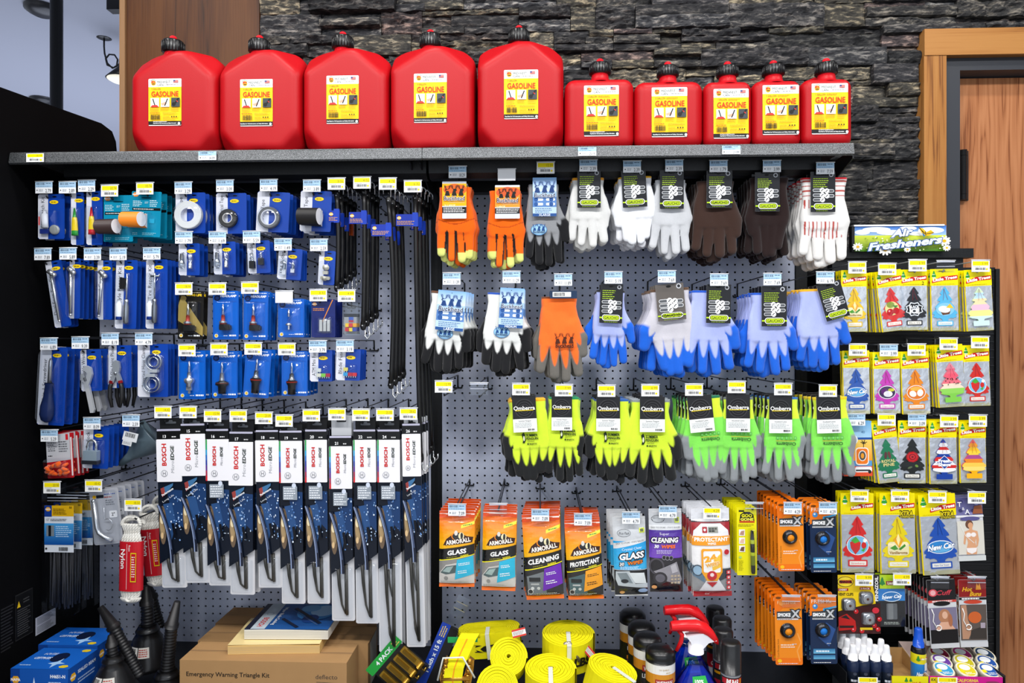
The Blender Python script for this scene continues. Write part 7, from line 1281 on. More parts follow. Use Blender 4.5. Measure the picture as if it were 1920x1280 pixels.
lt_pack('yellow vanilla tree freshener, top row', 'above the top vanilla tree', (1577, 506, 1624, 622), 'f0c400', 'vanilla', (1607, 502, 'y', '3.99'), 3, -1, 'Vanillaroma')
lt_pack('red cherry tree freshener, top row', 'above the red cherry tree', (1640, 507, 1688, 621), 'd8302c', 'cherry', (1663, 505, 'y', '3.99'), 7, -7, 'Wild Cherry', sp=.012)
lt_pack('black tree freshener with white shattered badge, top row', 'above the black tree, top row', (1687, 505, 1737, 619), '25262a', 'ice', (1720, 498, 'y', '3.99'), 3, -1, 'Black Ice', two=True)
lt_pack('light blue tree freshener with coconut, top row', 'above the light blue tree', (1744, 504, 1795, 620), '5ab8e0', 'coco', (1773, 500, 'c', ''), 5, -1, 'Caribbean')
lt_pack('pastel rainbow tree freshener, top row', 'above the pastel rainbow tree', (1807, 505, 1857, 620), 'e8e0d0', 'none', (1838, 499, 'y', '3.99'), 8, -3, None, bands=['d8ecc0', 'bfe0ec', 'e8d8a8', 'f0b8cc', 'f0e08a', 'c8e4e0'], sp=.012)
lt_pack('small blue tree freshener with white script, second row', 'above the small blue script tree', (1579, 657, 1629, 776), '1450a8', 'newcar', (1608, 656, 'y', '3.99'), 2, -1, 'New Car Scent')
lt_pack('magenta dragon fruit tree freshener', 'above the magenta tree', (1636, 660, 1686, 775), 'c838b0', 'dragon', (1666, 657, 'b', '3.99'), 3, -1, 'Dragon Fruit')
lt_pack('orange tree freshener with coconut halves', 'above the orange coconut tree', (1688, 659, 1740, 776), 'f08a14', 'coconut', (1718, 656, 'y', '3.99'), 2, -2, 'Coconut')
lt_pack('pink and green watermelon tree freshener', 'above the watermelon tree', (1752, 646, 1803, 763), 'e85870', 'melon', (1778, 645, 'y', '3.99'), 7, -4, None, bands=['ee8a98', 'e86a7c', 'e85a70', 'e8707e', 'f0d8c0', '8ccc58', '7cc44a'], sp=.012)
lt_pack('small red strawberry tree freshener, second row', 'above the small strawberry tree', (1804, 647, 1853, 761), 'd8281e', 'straw', (1837, 642, 'y', '3.99'), 3, -2, 'Strawberry')
lt_pack('dark green tree freshener with brown cones and gold lettering', 'above the dark green tree', (1633, 790, 1678, 905), '1a7a50', 'pine', (1662, 787, 'y', '3.99'), 7, -7, 'Royal Pine', sp=.012)
lt_pack('black tree freshener with red rose', 'above the black rose tree', (1684, 788, 1735, 906), '1c1e1c', 'rose', (1719, 788, 'b', '3.09'), 1, 0, 'Rose Thorn')
lt_pack('red white and blue striped tree freshener with diamond badge', 'above the striped diamond badge tree', (1741, 788, 1792, 907), '1a3f98', 'shave', (1779, 790, 'y', '3.99'), 4, -1, None, bands=['1a3f98', 'e8e8ea', 'd0302c', 'e8e8ea', '1a3f98', 'd0302c', 'e8e8ea', 'd0302c', 'f0f0f2', '1a3f98'])
lt_pack('sunset coloured tree freshener', 'above the sunset tree', (1798, 790, 1847, 905), 'f0a020', 'none', (1833, 789, 'y', '3.99'), 3, -1, None, bands=['e8605a', 'f09a28', 'f4c028', 'f6d040', 'a84a8a', 'e88a2a', 'f4c850', 'f4d870', 'f0b010'])
lt_pack('large red strawberry tree freshener, lower row', 'above the large strawberry tree', (1576, 924, 1637, 1073), 'e0201e', 'straw', (1611, 930, 'y', '5.99'), 3, -.5, 'Strawberry', big=True)
lt_pack('large yellow vanilla tree freshener, lower row', 'above the large vanilla tree', (1649, 924, 1714, 1075), 'f2d800', 'vanilla', (1687, 930, 'y', '5.99'), 6, -1, 'Vanillaroma', big=True, two=None)
lt_pack('large blue tree freshener with white script, lower row', 'above the large blue script tree', (1721, 926, 1789, 1077), '1450b0', 'newcar', (1757, 932, 'y', '5.99'), 6, -4, 'New Car Scent', big=True, two=None)
# other rack cards
def plaincard(name, desc, cat, box, draw, tg, short, n, tilt, sp=.016, base='1a1a1c', extra=None, mat='gloss', dx=-.0004):
    x0, y0, x1, y1 = box; w, h = x1 - x0, y1 - y0; it = Item(name, desc, cat, x0, y0, x1, y1, Y=YR, tilt=tilt, group='other packs hanging on the rack'); m = it.mb('printed_card', mat); m.box(0, 0, w, h, -.5, .4, base, r=1.5); m.lay = .45; draw(m, w, h)
    if extra: extra(it, w, h)
    it.done(n, sp, .8, dx); hook(tg[0], tg[1], tg[2], tg[3], short, y0 + 4, Y=YR - .02, back=YB, col='8e9094')
def surf(m, w, h):
    m.rect(0, 0, w, h * .3, '6aa8d8', col2='a8d0ea'); m.rect(0, h * .3, w, h * .34, '1f4fa0'); m.rect(0, h * .34, w, h * .72, 'f2d060', col2='f09a28'); m.ell(w * .3, h * .34, w * .22, h * .1, 'e8eef2'); m.text('40', w * .7, h * .2, 5, '3a6a9a'); m.line([(w * .7, h * .52), (w * .72, h * .4)], 1.2, '2a1c10')
    for a in range(6): m.line([(w * .72, h * .4), (w * .72 + 6 * math.cos(a), h * .4 - 2 + 4 * math.sin(a))], 1.2, '2a2410')
    m.rrect(w * .42, h * .48, w * .88, h * .8, 6, 'f4efe6'); m.rrect(w * .45, h * .5, w * .85, h * .78, 5, 'ee7a1c'); m.ell(w * .66, h * .63, 7.5, 10, 'f4efe6'); m.ell(w * .66, h * .63, 6, 8.6, '55504c'); m.ell(w * .66, h * .63, 3, 5, 'e89a28'); m.rect(0, h * .82, w, h, 'e0502c'); m.rrect(w * .4, h * .83, w * .98, h * .93, 3, 'f0f0ee'); m.rect(w * .42, h * .88, w * .9, h * .91, '3a3c40'); m.ell(w * .9, h * .92, 3, 3.4, '222222')
plaincard('freshener_card', 'blue and orange beach card with spare tyre air freshener', 'air freshener', (1580, 789, 1633, 892), surf, (1605, 787, 'b', '6.29'), 'above the beach picture card', 2, -1, base='5a9ad0')
def figure(m, cx, y0, hh, skin, hair, cloth, back):
    """softly drawn standing figure in swim wear"""
    k = hh / 60; m.ell(cx - 2 * k, y0 + 5 * k, 7 * k, 8 * k, hair); m.ell(cx, y0 + 7 * k, 4.4 * k, 5.6 * k, skin); m.poly([(cx - 2 * k, y0 + 10 * k), (cx + 3 * k, y0 + 10 * k), (cx + 3 * k, y0 + 15 * k), (cx + 12 * k, y0 + 18 * k), (cx + 14 * k, y0 + 34 * k), (cx + 11 * k, y0 + 46 * k), (cx + 9 * k, y0 + 46 * k), (cx + 9 * k, y0 + 30 * k), (cx + 7 * k, y0 + 38 * k), (cx + 10 * k, y0 + 50 * k), (cx + 9 * k, y0 + 60 * k), (cx - 9 * k, y0 + 60 * k), (cx - 9 * k, y0 + 50 * k), (cx - 6 * k, y0 + 38 * k), (cx - 8 * k, y0 + 28 * k), (cx - 11 * k, y0 + 42 * k), (cx - 14 * k, y0 + 40 * k), (cx - 11 * k, y0 + 18 * k), (cx - 3 * k, y0 + 15 * k)], skin)
    m.ell(cx - 4 * k, y0 + 24 * k, 4.6 * k, 4.2 * k, cloth); m.ell(cx + 4.6 * k, y0 + 24 * k, 4.6 * k, 4.2 * k, cloth); m.poly([(cx - 9.4 * k, y0 + 48 * k), (cx + 9.6 * k, y0 + 48 * k), (cx + 8 * k, y0 + 55 * k), (cx, y0 + 59 * k), (cx - 8 * k, y0 + 55 * k)], cloth)
def pin_a(m, w, h): m.rect(0, 0, w, h * .28, '4a4a78', col2='7a78a8'); R_ = random.Random(2); [m.ell(R_.uniform(2, w - 2), R_.uniform(2, h * .26), 4, 3, R_.choice(['5c5a90', '8a88b8', '3c3a66'])) for i in range(18)]; m.text('T', w * .15, h * .10, 9, 'f2f2f6', bold=.02); m.text('&', w * .28, h * .17, 6, 'f2f2f6'); m.text('A', w * .42, h * .22, 9, 'f2f2f6', bold=.02); m.poly([(w * .6, h * .26), (w * .68, h * .14), (w * .95, h * .12), (w * .98, h * .26)], '9a5a3a'); m.rect(0, h * .28, w, h * .31, 'e8e8ea'); m.ell(w * .5, h * .335, w * .36, h * .035, '5c5a90'); m.rect(w * .02, h * .37, w * .98, h * .90, 'd8d4c8'); figure(m, w * .5, h * .38, h * .52, 'd8a078', '6a4a3a', 'f0e8e4', 0); m.line([(w * .12, h * .42), (w * .3, h * .6), (w * .6, h * .72)], .9, 'f0f0ea'); m.rect(0, h * .92, w, h, 'cfd2d0')
plaincard('freshener_card', 'lilac topped photo card freshener, right end of lower row', 'air freshener', (1790, 932, 1840, 1050), pin_a, (1831, 933, 'y', '2.99'), 'above the lilac photo card', 6, -3, base='d8d8da', sp=.012)
def pin_b(m, w, h): m.rect(0, 0, w, h * .30, '1c1a1c'); m.ell(w * .2, h * .19, 8, 7, 'd8505a'); m.ell(w * .2, h * .19, 5, 5, 'f0b0b0'); m.text('Cuff', w * .55, h * .19, 9, 'c83c48', shear=.35, bold=.02, w=w * .52); m.rect(0, h * .30, w, h * .335, 'c84038'); m.lines(w * .15, h * .305, w * .85, h * .33, 1, 'f0e0dc', th=.8); m.ell(w * .48, h * .35, w * .3, h * .035, '151515'); m.rect(w * .02, h * .41, w * .98, h * .73, '7a748c'); m.ell(w * .55, h * .54, 11, 14, 'b07a58'); m.ell(w * .56, h * .52, 5, 7, 'dcae92'); m.poly([(w * .4, h * .62), (w * .7, h * .62), (w * .9, h * .73), (w * .2, h * .73)], 'd8a68a'); m.ell(w * .74, h * .6, 4, 12, 'a86a4a'); m.rect(w * .02, h * .73, w * .98, h * .93, '141214'); m.rect(0, h * .93, w, h, 'c8cacc')
def cordx(it, w, h): m = it.mb('hanging_cord', 'webbing'); m.tube([(w * .1, h * .42, 2), (w * .16, h * .5, 2.4), (w * .12, h * .6, 2.2), (w * .22, h * .68, 2.4)] + [(w * .3 + 5 * math.cos(a), h * .70 + 5 * math.sin(a), 2.4) for a in [math.pi + i * math.pi / 5 for i in range(10)]], 1.0, 'eceae6', n=6)
plaincard('freshener_card', 'black topped photo card freshener with white cord', 'air freshener', (1737, 1086, 1789, 1214), pin_b, (1762, 1092, 'c', ''), 'above the black photo card', 8, -4, base='d0d2d4', extra=cordx, sp=.016)
def pin_c(m, w, h): m.rect(0, 0, w, h * .26, '8a1c1c'); m.text('Hot', w * .3, h * .14, 8, 'e8b028', shear=.3, bold=.03); m.text('Buns', w * .6, h * .21, 8, 'e8b028', shear=.3, bold=.03); m.poly([(w * .62, h * .15), (w * .66, h * .05), (w * .72, h * .1), (w * .76, h * .04), (w * .82, h * .15)], 'f09a28'); m.rect(0, h * .265, w, h * .30, '151515'); m.lines(w * .1, h * .27, w * .9, h * .295, 1, 'f0f0f0', th=.8); m.ell(w * .5, h * .33, w * .34, h * .03, 'c8442c'); m.rect(w * .02, h * .37, w * .98, h * .90, '5a504a'); m.poly([(w * .05, h * .38), (w * .25, h * .37), (w * .3, h * .6), (w * .45, h * .75), (w * .3, h * .88), (w * .08, h * .88)], 'b4886c'); m.ell(w * .55, h * .56, 12, 11, 'c8602c'); m.poly([(w * .4, h * .75), (w * .95, h * .68), (w * .95, h * .88), (w * .35, h * .88)], '3a3430'); m.rect(w * .75, h * .64, w * .92, h * .72, 'a89ca8'); m.rect(0, h * .92, w, h, 'cccdd0')
plaincard('freshener_card', 'dark red topped photo card freshener with white cord', 'air freshener', (1797, 1086, 1847, 1212), pin_c, (1831, 1092, 'c', ''), 'above the dark red photo card', 4, -2, base='d0d2d4', extra=cordx, sp=.022)
def penn(m, w, h):
    m.poly([(0, 0), (w - 8, 0), (w - 8, h * .5), (w * .6, h * .52), (0, h * .62)], 'f0cc14'); m.poly([(w - 16, 0), (w, 0), (w, h * .5), (w - 6, h * .52)], '28282a'); m.text('PENNZOIL', w - 6, h * .24, 6, 'f2f2f0', rot=-90, bold=.03, w=h * .42); m.ell(14, 13, 15, 10, '3a2c10'); m.ell(14, 13, 14, 9, 'f2d838'); m.rect(3, 10, 26, 16, 'c02820'); m.text('PENNZOIL', 14.5, 13, 4.2, '141414', bold=.06, w=24); m.rect(0, 25, 19, 30, 'a82820'); m.text('CHERRY', 9, 27.6, 3.4, 'f6efe0', bold=.03, w=15); m.rect(40, 23, 60, 28, 'a82820'); m.text('3 PACK', 50, 25.6, 3.2, 'f6efe0', bold=.03, w=17); m.text('VENT CLIPS', 14, 36, 5.4, '2a2410', bold=.02, w=28)
    m.poly([(0, h * .62), (w * .6, h * .52), (w, h * .48), (w, h), (0, h)], '3a1212'); m.poly([(0, h * .72), (w * .2, h * .66), (w * .4, h * .78), (w * .42, h * .92), (0, h * .95)], 'c01c18'); m.poly([(w * .05, h * .72), (w * .18, h * .68), (w * .28, h * .76)], '1c1c20'); m.rect(w * .02, h * .86, w * .36, h * .9, '2a1010')
    for x, y in ((.42, .62), (.85, .86), (.35, .93), (.55, .95), (.97, .75), (.93, .92)): m.ell(w * x, h * y, 4.4, 4.4, 'c01820'); m.ell(w * x - 1, h * y - 1, 1.2, 1.2, 'f0c0c0')
    m.ell(w * .88, h * .60, 6.4, 5.6, 'd02c3c'); m.rect(w * .5, h * .89, w * .8, h * .93, 'e0c020')
def pennx(it, w, h):
    for x, y in ((.66, .39), (.24, .50), (.70, .74)):
        m = it.mb('vent_clip', 'metal'); m.dome(rr(w * x - 13, h * y - 12, w * x + 13, h * y + 12, 6), .6, 8, 5, '8f9298', 'metal'); m.lathe([(6, 9), (9, 8.6), (9.4, 7.6)], (w * x, h * y, 0), (0, 0, 1), 'b4b8bc', 'metal', 20); m.lathe([(9.2, 7.2), (9.5, .1)], (w * x, h * y, 0), (0, 0, 1), '4a2f28', 'rubber', 20)
plaincard('vent_clip_card', 'yellow and dark red card with three chrome vent clips', 'air freshener', (1571, 1077, 1648, 1187), penn, (1620, 1087, 'y', '9.99'), 'above the chrome vent clips', 1, -1, extra=pennx, base='2a1414')
def fiber(m, w, h): m.rect(0, 0, w, h * .27, 'a8c81c'); m.poly(tree_pts(8, 4, 11, 18), '1f7a34'); m.rect(w * .3, h * .12, w, h * .20, '8a3a2c'); m.text('Little Trees', w * .66, h * .16, 4.6, 'f0ead8', bold=.04, w=w * .6); m.rect(0, h * .27, w, h * .5, '1f6ab0', col2='2c80c8'); m.rect(0, h * .5, w, h, '17191d'); m.ell(w * .5, h * .42, w * .36, h * .1, 'd0e0ec'); m.ell(w * .5, h * .42, w * .33, h * .085, '2a70b0'); m.text('New Car', w * .5, h * .42, 6, 'eef4f8', shear=.3, bold=.04, w=w * .74, rot=-5); m.rrect(w * .3, h * .55, w * .7, h * .86, 2, '5c6064'); m.rrect(w * .36, h * .55, w * .55, h * .86, 2, '74787a'); m.lines(w * .2, h * .9, w * .9, h * .96, 2, 'a8b0a8')
plaincard('freshener_pouch', 'small freshener pouch with green and blue top', 'air freshener', (1646, 1077, 1695, 1174), fiber, (1691, 1086, 'y', '4.99'), 'above the green topped pouch', 2, -1, base='17191d', mat='film')
# ================================================================ ON THE RACK TRAY
def stand_item(name, desc, cat, px, Y, z, grp=None, rz=0):
    p = P(px, 640, Y); s = S(px, Y); o = thing(name, desc, cat, (p.x, Y, z), grp); o.rotation_euler = (0, 0, math.radians(rz)); return o, s
def spray_bottle(px, Y, desc, blue=False):
    o, s = stand_item('spray_bottle', desc, 'spray bottle', px, Y, ztr - .0075, 'small spray bottles on the tray')
    m = MB(s, 0, 0, 'gloss'); m.lathe([(0, 10, '14203a'), (1, 11, '14203a'), (22, 11, '1a2230'), (22.5, 11.1, '1a2230'), (38, 11, '15223e'), (41, 8, '15223e'), (43, 7, '15223e')] if not blue else [(0, 12, '1d6ab8'), (2, 13, '1d6ab8'), (34, 13, '2a84d0'), (34.5, 13.1, 'e4d820'), (52, 13, 'e4d820'), (53, 13, '0c0c10'), (60, 12, '0c0c10'), (63, 9, '0c0c10')], (0, 0, 0), (0, -1, 0), n=22); m.obj('bottle', o)
    if blue: 
        m = MB(s, 0, 0, 'gloss'); m.lathe([(0, 9.5), (9, 9.5), (9.5, 8.6), (30, 7), (33, 6.6), (35, 5)], (0, -62, 0), (0, -1, 0), '1650c0', n=20); m.obj('spray_cap', o)
        m = MB(s, 0, 0); m.lay = 13.6; m.X = lambda x, y, d: (13.6 * math.sin(x / 13.6), y, d - 13.6 + 13.6 * math.cos(x / 13.6)); m.text('New Car', 0, -16, 7, 'eef6fa', shear=.3, bold=.05, rot=-6, w=21); m.poly(tree_pts(-7, -50, 7, 12), '2a8a34'); m.rect(-3, -47, 12, -42, 'c02420'); m.text('Little Trees', 4.5, -44.5, 3.2, 'f4f0e4', bold=.04, w=14); m.rect(4, -36, 12, -22, 'dfe4e8'); m.obj('label_sheet', o)
    else:
        m = MB(s, 0, 0, 'plastic'); m.lathe([(0, 8.6), (9, 8.4), (9.5, 7), (14, 6.4), (24, 5.4), (26, 5.2), (28, 4)], (0, -42, 0), (0, -1, 0), 'f0f1f3', n=20); m.obj('spray_cap', o)
        m = MB(s, 0, 0); m.X = lambda x, y, d: (11.5 * math.sin(x / 11.5), y, d - 11.5 + 11.5 * math.cos(x / 11.5)); m.lay = 11.7; m.lines(-8, -10, 8, -4, 1, 'c8ccd4', th=.7); m.ell(-1, -20, 3.4, 3, '3d4250'); m.obj('label_sheet', o)
rowd = ['front row', 'second row', 'third row', 'rear row']
cnt = 0
for r_, (Y_, pxs) in enumerate(((-.325, (1599, 1619, 1641, 1662)), (-.29, (1588, 1609, 1630, 1652)), (-.255, (1580, 1598, 1620)), (-.22, (1576, 1588, 1606)))):
    for j, px in enumerate(pxs): spray_bottle(px, Y_, f"small dark spray bottle with white cap, {rowd[r_]}, {['first', 'second', 'third', 'fourth'][j]} from the left")
spray_bottle(1722, -.305, 'small spray bottle with blue cap in the yellow box', True)
def openbox(name, desc, px0, px1, Y0_, Y1_, hf, hb, col, inner, front, grp=None):
    x0, x1 = X_at(px0, Y0_), X_at(px1, Y0_); s = S((px0 + px1) / 2, Y0_); z = ztr - .0075; o = thing(name, desc, 'display box', ((x0 + x1) / 2, Y0_, z)); w = (x1 - x0); m = MB(1, 0, 0, 'print'); m.X = lambda x, y, z: (x, -z, -y); t = .0012; d = Y1_ - Y0_
    def bx(a, b_, c, d_, e, f, cl): 
        vs = [(x, y, z) for x in (a, b_) for y in (c, d_) for z in (e, f)]; m.add(vs, [(0, 1, 3, 2), (4, 6, 7, 5), (0, 4, 5, 1), (2, 3, 7, 6), (0, 2, 6, 4), (1, 5, 7, 3)], cl)
    bx(-w / 2, w / 2, 0, d, 0, t, inner); bx(-w / 2, w / 2, 0, t, 0, hf, col)
    vs = [(x, y, zz) for x in (0, t) for y, zz in ((0, 0), (d, 0), (d, hb), (d * .5, hf * 1.15), (0, hf))]
    for sx, cl in ((-w / 2, col), (w / 2 - t, col)): m.add([(sx + x, y, zz) for x, y, zz in vs], [(0, 1, 2, 3, 4), (9, 8, 7, 6, 5)] + [(i, 5 + i, 5 + (i + 1) % 5, (i + 1) % 5) for i in range(5)], [inner, col] + [inner] * 5)
    bx(-w / 2, w / 2, d - t, d, 0, hb, inner); m.obj('carton', o)
    m = MB(s, 0, 0); m.lay = .3; front(m, w / s, hf / s); m.obj('printed_front', o); return o
def yfront(m, w, h): m.rect(-w / 2, -h, w / 2, 0, 'e6dc10'); m.text('Little Trees', w * .25, -h * .3, 6, 'c02a20', bold=.04, w=w * .35); m.poly(tree_pts(-w * .1, -h + 2, 7, 10), '2a8a34'); m.poly(tree_pts(w * .02, -h + 3, 6, 8), '2a8a34')
openbox('display_box', 'open yellow cardboard box holding one blue spray bottle', 1672, 1740, -.345, -.21, .028, .05, 'e0d410', 'b08a58', yfront)
def pfront(m, w, h): m.rect(-w / 2, -h, w / 2, 0, 'd0188c'); m.rect(-w / 2 + 2, -h + 2, -w * .23, -h * .35, 'ecd80c'); m.text('8X', -w * .44, -h * .68, 5.4, '1c1c1c', bold=.02); m.lines(-w * .38, -h * .85, -w * .25, -h * .5, 4, 'a89c10'); m.text('CALIFORNIA', w * .02, -h * .66, 5.6, 'f2c84a', bold=.04, w=w * .3); m.text('SCENTS', w * .02, -h * .30, 5.6, 'f2c84a', bold=.04, w=w * .18); m.ell(w * .36, -h * .5, w * .09, 2.6, '8a3a5a'); m.poly([(w * .28, -h * .45), (w * .44, -h * .45), (w * .40, -h * .1), (w * .32, -h * .1)], 'd8a078')
openbox('display_box', 'open magenta cardboard box of round scent tins', 1742, 1880, -.345, -.18, .030, .055, 'c41c86', 'd8c4b8', pfront)
tins = [('3a9ac8', 'light blue'), ('d8c820', 'yellow'), ('2c5ca8', 'mid blue'), ('6a3c98', 'purple'), ('c0b41c', 'olive yellow'), ('1f4f9a', 'deep blue'), ('8a1c3c', 'dark red'), ('b42c78', 'magenta'), ('1c3c5c', 'navy')]
for i, (c, nm) in enumerate(tins):
    r_, j = divmod(i, 3); Y_ = -.298 + r_ * .042; o, s = stand_item('scent_tin', f"round scent tin with {nm} lid, {['front', 'middle', 'rear'][r_]} row of the magenta box", 'scent tin', (1764, 1806, 1848)[j] - r_ * 4, Y_, ztr - .007 + r_ * .003, 'round scent tins')
    o.rotation_euler = (math.radians(20), 0, math.radians(8)); m = MB(s, 0, 0, 'metal'); R = 18; m.lathe([(0, R - 1.5), (1, R), (15, R), (16, R + .8), (22, R + .8), (23, R - .4)], (0, 0, 0), (0, -1, 0), 'c8c4b0', 'dull_metal', 28); m.obj('tin_body', o)
    m = MB(s, 0, 0); m.X = lambda x, y, d: (x, -23.2 - d * 1.0, -y); m.ell(0, 0, R - .6, R - .6, 'e8e0c4', n=28); m.ell(0, 0, R - 3, R - 3, c, n=28); m.ell(0, 5, R - 8, 7, 'e8ecec'); m.rect(-15, -6, -7, 1, 'e8d81c'); m.lines(-8, -12, 10, -6, 2, 'f2f2ea'); m.obj('lid_print', o)
# ================================================================ ON THE BASE DECK
def wthing(name, desc, cat, x, y, z, grp=None, rz=0): o = thing(name, desc, cat, (x, y, z), grp); o.rotation_euler = (0, 0, math.radians(rz)); return o
def carton(name, desc, cat, px0, px1, Y0_, depth, ht, z, col, top=None, front=None, right=None, rz=0, mat='carton', topc=None, grp=None, flapgap=True):
    x0, x1 = X_at(px0, Y0_), X_at(px1, Y0_); w = x1 - x0; o = wthing(name, desc, cat, (x0 + x1) / 2, Y0_, z, grp, rz); s = .0015
    m = MB(s, 0, 0, mat); W_, D_, H_ = w / s, depth / s, ht / s
    vs = [(x, -y, -d) for x in (-W_ / 2, W_ / 2) for y in (0, H_) for d in (0, D_)]; m.add(vs, [(0, 1, 3, 2), (4, 6, 7, 5), (0, 4, 5, 1), (2, 3, 7, 6), (0, 2, 6, 4), (1, 5, 7, 3)], col); m.obj('carton', o)
    if front: m = MB(s, 0, 0); m.lay = .2; m.X = lambda x, y, d: (x - W_ / 2, y - H_, d); front(m, W_, H_); m.obj('front_print', o)
    if top: m = MB(s, 0, 0, mat); m.lay = .2; m.X = lambda x, y, d: (x - W_ / 2, -H_ - d, -(D_ - y)); top(m, W_, D_); m.obj('top_print', o)
    if right: m = MB(s, 0, 0); m.lay = .2; m.X = lambda x, y, d: (W_ / 2 + d, y - H_, -x); right(m, D_, H_); m.obj('side_print', o)
    return o
ZK = 0.322 - ZB
def kfront(m, w, h):
    m.text('Emergency Warning Triangle Kit', w * .29, h * .28, 8.5, '2c241c', bold=.015, w=w * .50); m.text('deflecto', w * .88, h * .29, 8.5, '4a4038', w=w * .13); m.line([(w * .82, h * .40), (w * .95, h * .42)], .8, '4a4038')
    for i in range(3): x = w * (.31 + .155 * i); m.line([(x - 9, h * .75), (x, h * .45), (x + 9, h * .75), (x - 9, h * .75)], .9, '5c4e3e')
def ktop(lab):
    def f(m, w, d):
        m.rect(0, d * .46, w, d * .54, '9c7a54'); m.rect(0, d * .49, w, d * .505, '6e5438')
        if lab: m.poly([(w * .07, d * .10), (w * .42, d * .06), (w * .43, d * .28), (w * .06, d * .34)], 'd8d6cc'); m.barcode(w * .18, d * .13, w * .38, d * .25, '555555')
    return f
def kside(m, w, h): m.poly([(w * .2, h * .05), (w * .9, 0), (w * .85, h), (w * .25, h)], 'b9b4a8'); m.line([(w * .3, 0), (w * .35, h)], 1, '8a8478')
carton('cardboard_box', 'brown cardboard box printed with warning triangle kit', 'box', 337, 650, -.42, .118, ZK, ZB, 'a68156', ktop(0), kfront)
carton('cardboard_box', 'brown cardboard box directly behind the triangle kit box', 'box', 371, 690, -.298, .118, ZK, ZB, 'a07c52', ktop(0), None, kside)
carton('cardboard_box', 'rearmost brown cardboard box against the pegboard', 'box', 404, 688, -.172, .130, ZK, ZB, '98744c', ktop(0), None)
# address label strip lying on the front box is part of that box
# catalogues
def book(desc, x, y, z, wd, dp, th, rz, cover, page, pagecol, name='catalog_book'):
    o = wthing(name, desc, 'book', x, y, z, None, rz); s = .0015; W_, D_, T_ = wd / s, dp / s, th / s; m = MB(s, 0, 0, 'paper')
    n = 8; vs = []
    for i in range(n + 1):
        u = -W_ / 2 + W_ * i / n; lift = 1.6 * math.sin(i / n * 3.4 + .5) if th > .012 else .8 * math.sin(i)
        for dd in (0, D_):
            for yy in (0, T_): vs.append((u, -(yy + (lift if yy else 0)), -dd))
    fs = []
    for i in range(n):
        a, b_ = i * 4, (i + 1) * 4; fs += [(a, a + 1, b_ + 1, b_), (a + 1, a + 3, b_ + 3, b_ + 1), (a + 3, a + 2, b_ + 2, b_ + 3), (a + 2, a, b_, b_ + 2)]
    fs += [(0, 2, 3, 1), (n * 4, n * 4 + 1, n * 4 + 3, n * 4 + 2)]; m.add(vs, fs, pagecol, 'paper')
    for k in range(1, 7): m.line([(-W_ / 2, -T_ * k / 7), (0, -T_ * k / 7 - .8), (W_ / 2, -T_ * k / 7)], .35, 'a8a498') 
    m.obj('page_block', o)
    m = MB(s, 0, 0, 'gloss'); m.lay = .3; m.X = lambda x, y, d: (x - W_ / 2, -T_ - d - 2.2 * 1, -(D_ - y)); cover(m, W_, D_)
    m.warp(lambda x, y: 0, [], []); m.obj('cover', o); return o
def bosch(m, w, d):
    m.box(0, 0, w, d, -.3, .2, '1c4f8e'); m.lay = .3; m.rect(0, 0, w * .07, d, '14182c'); m.rect(w * .07, 0, w * .24, d, 'b4c0c8'); m.text('BOSCH', w * .155, d * .74, 11, 'c02420', rot=90, bold=.03, w=d * .34); m.ell(w * .155, d * .42, 7, 7, '8a949c'); m.ell(w * .155, d * .42, 5.6, 5.6, 'b4c0c8'); m.text('Wiper Blade Catalog', w * .30, d * .5, 7, 'e8f0f6', rot=90, bold=.02, w=d * .7)
    m.ell(w * .72, d * .35, w * .24, d * .32, '3a86c8'); m.ell(w * .8, d * .3, w * .16, d * .22, '9cc4e4'); m.ell(w * .62, d * .2, w * .12, d * .14, '6aa8d8'); m.ell(w * .7, d * .62, w * .1, d * .16, '153a78'); m.line([(w * .42, d * .2), (w * .86, d * .8)], 8, '10182c'); m.line([(w * .4, d * .26), (w * .84, d * .86)], 2, '4a6288'); m.line([(w * .36, d * .62), (w * .62, d * .95)], 7, '131c34')
def yel(m, w, d): m.box(0, 0, w, d, -.3, .2, 'e6cf92')
bx = P(520, 640, -.22).x
zt0 = 0.322
book('thick yellow-paged catalog lying under the blue catalog', P(512, 640, -.35).x + .012, -.375, zt0 + .0005, .262, .19, .024, 4, yel, 0, 'dcb874')
book('blue covered wiper blade catalog, curled, on top of boxes', P(540, 640, -.33).x, -.345, zt0 + .0005 + .0295, .245, .19, .026, 2, bosch, 0, 'dcd8cc')
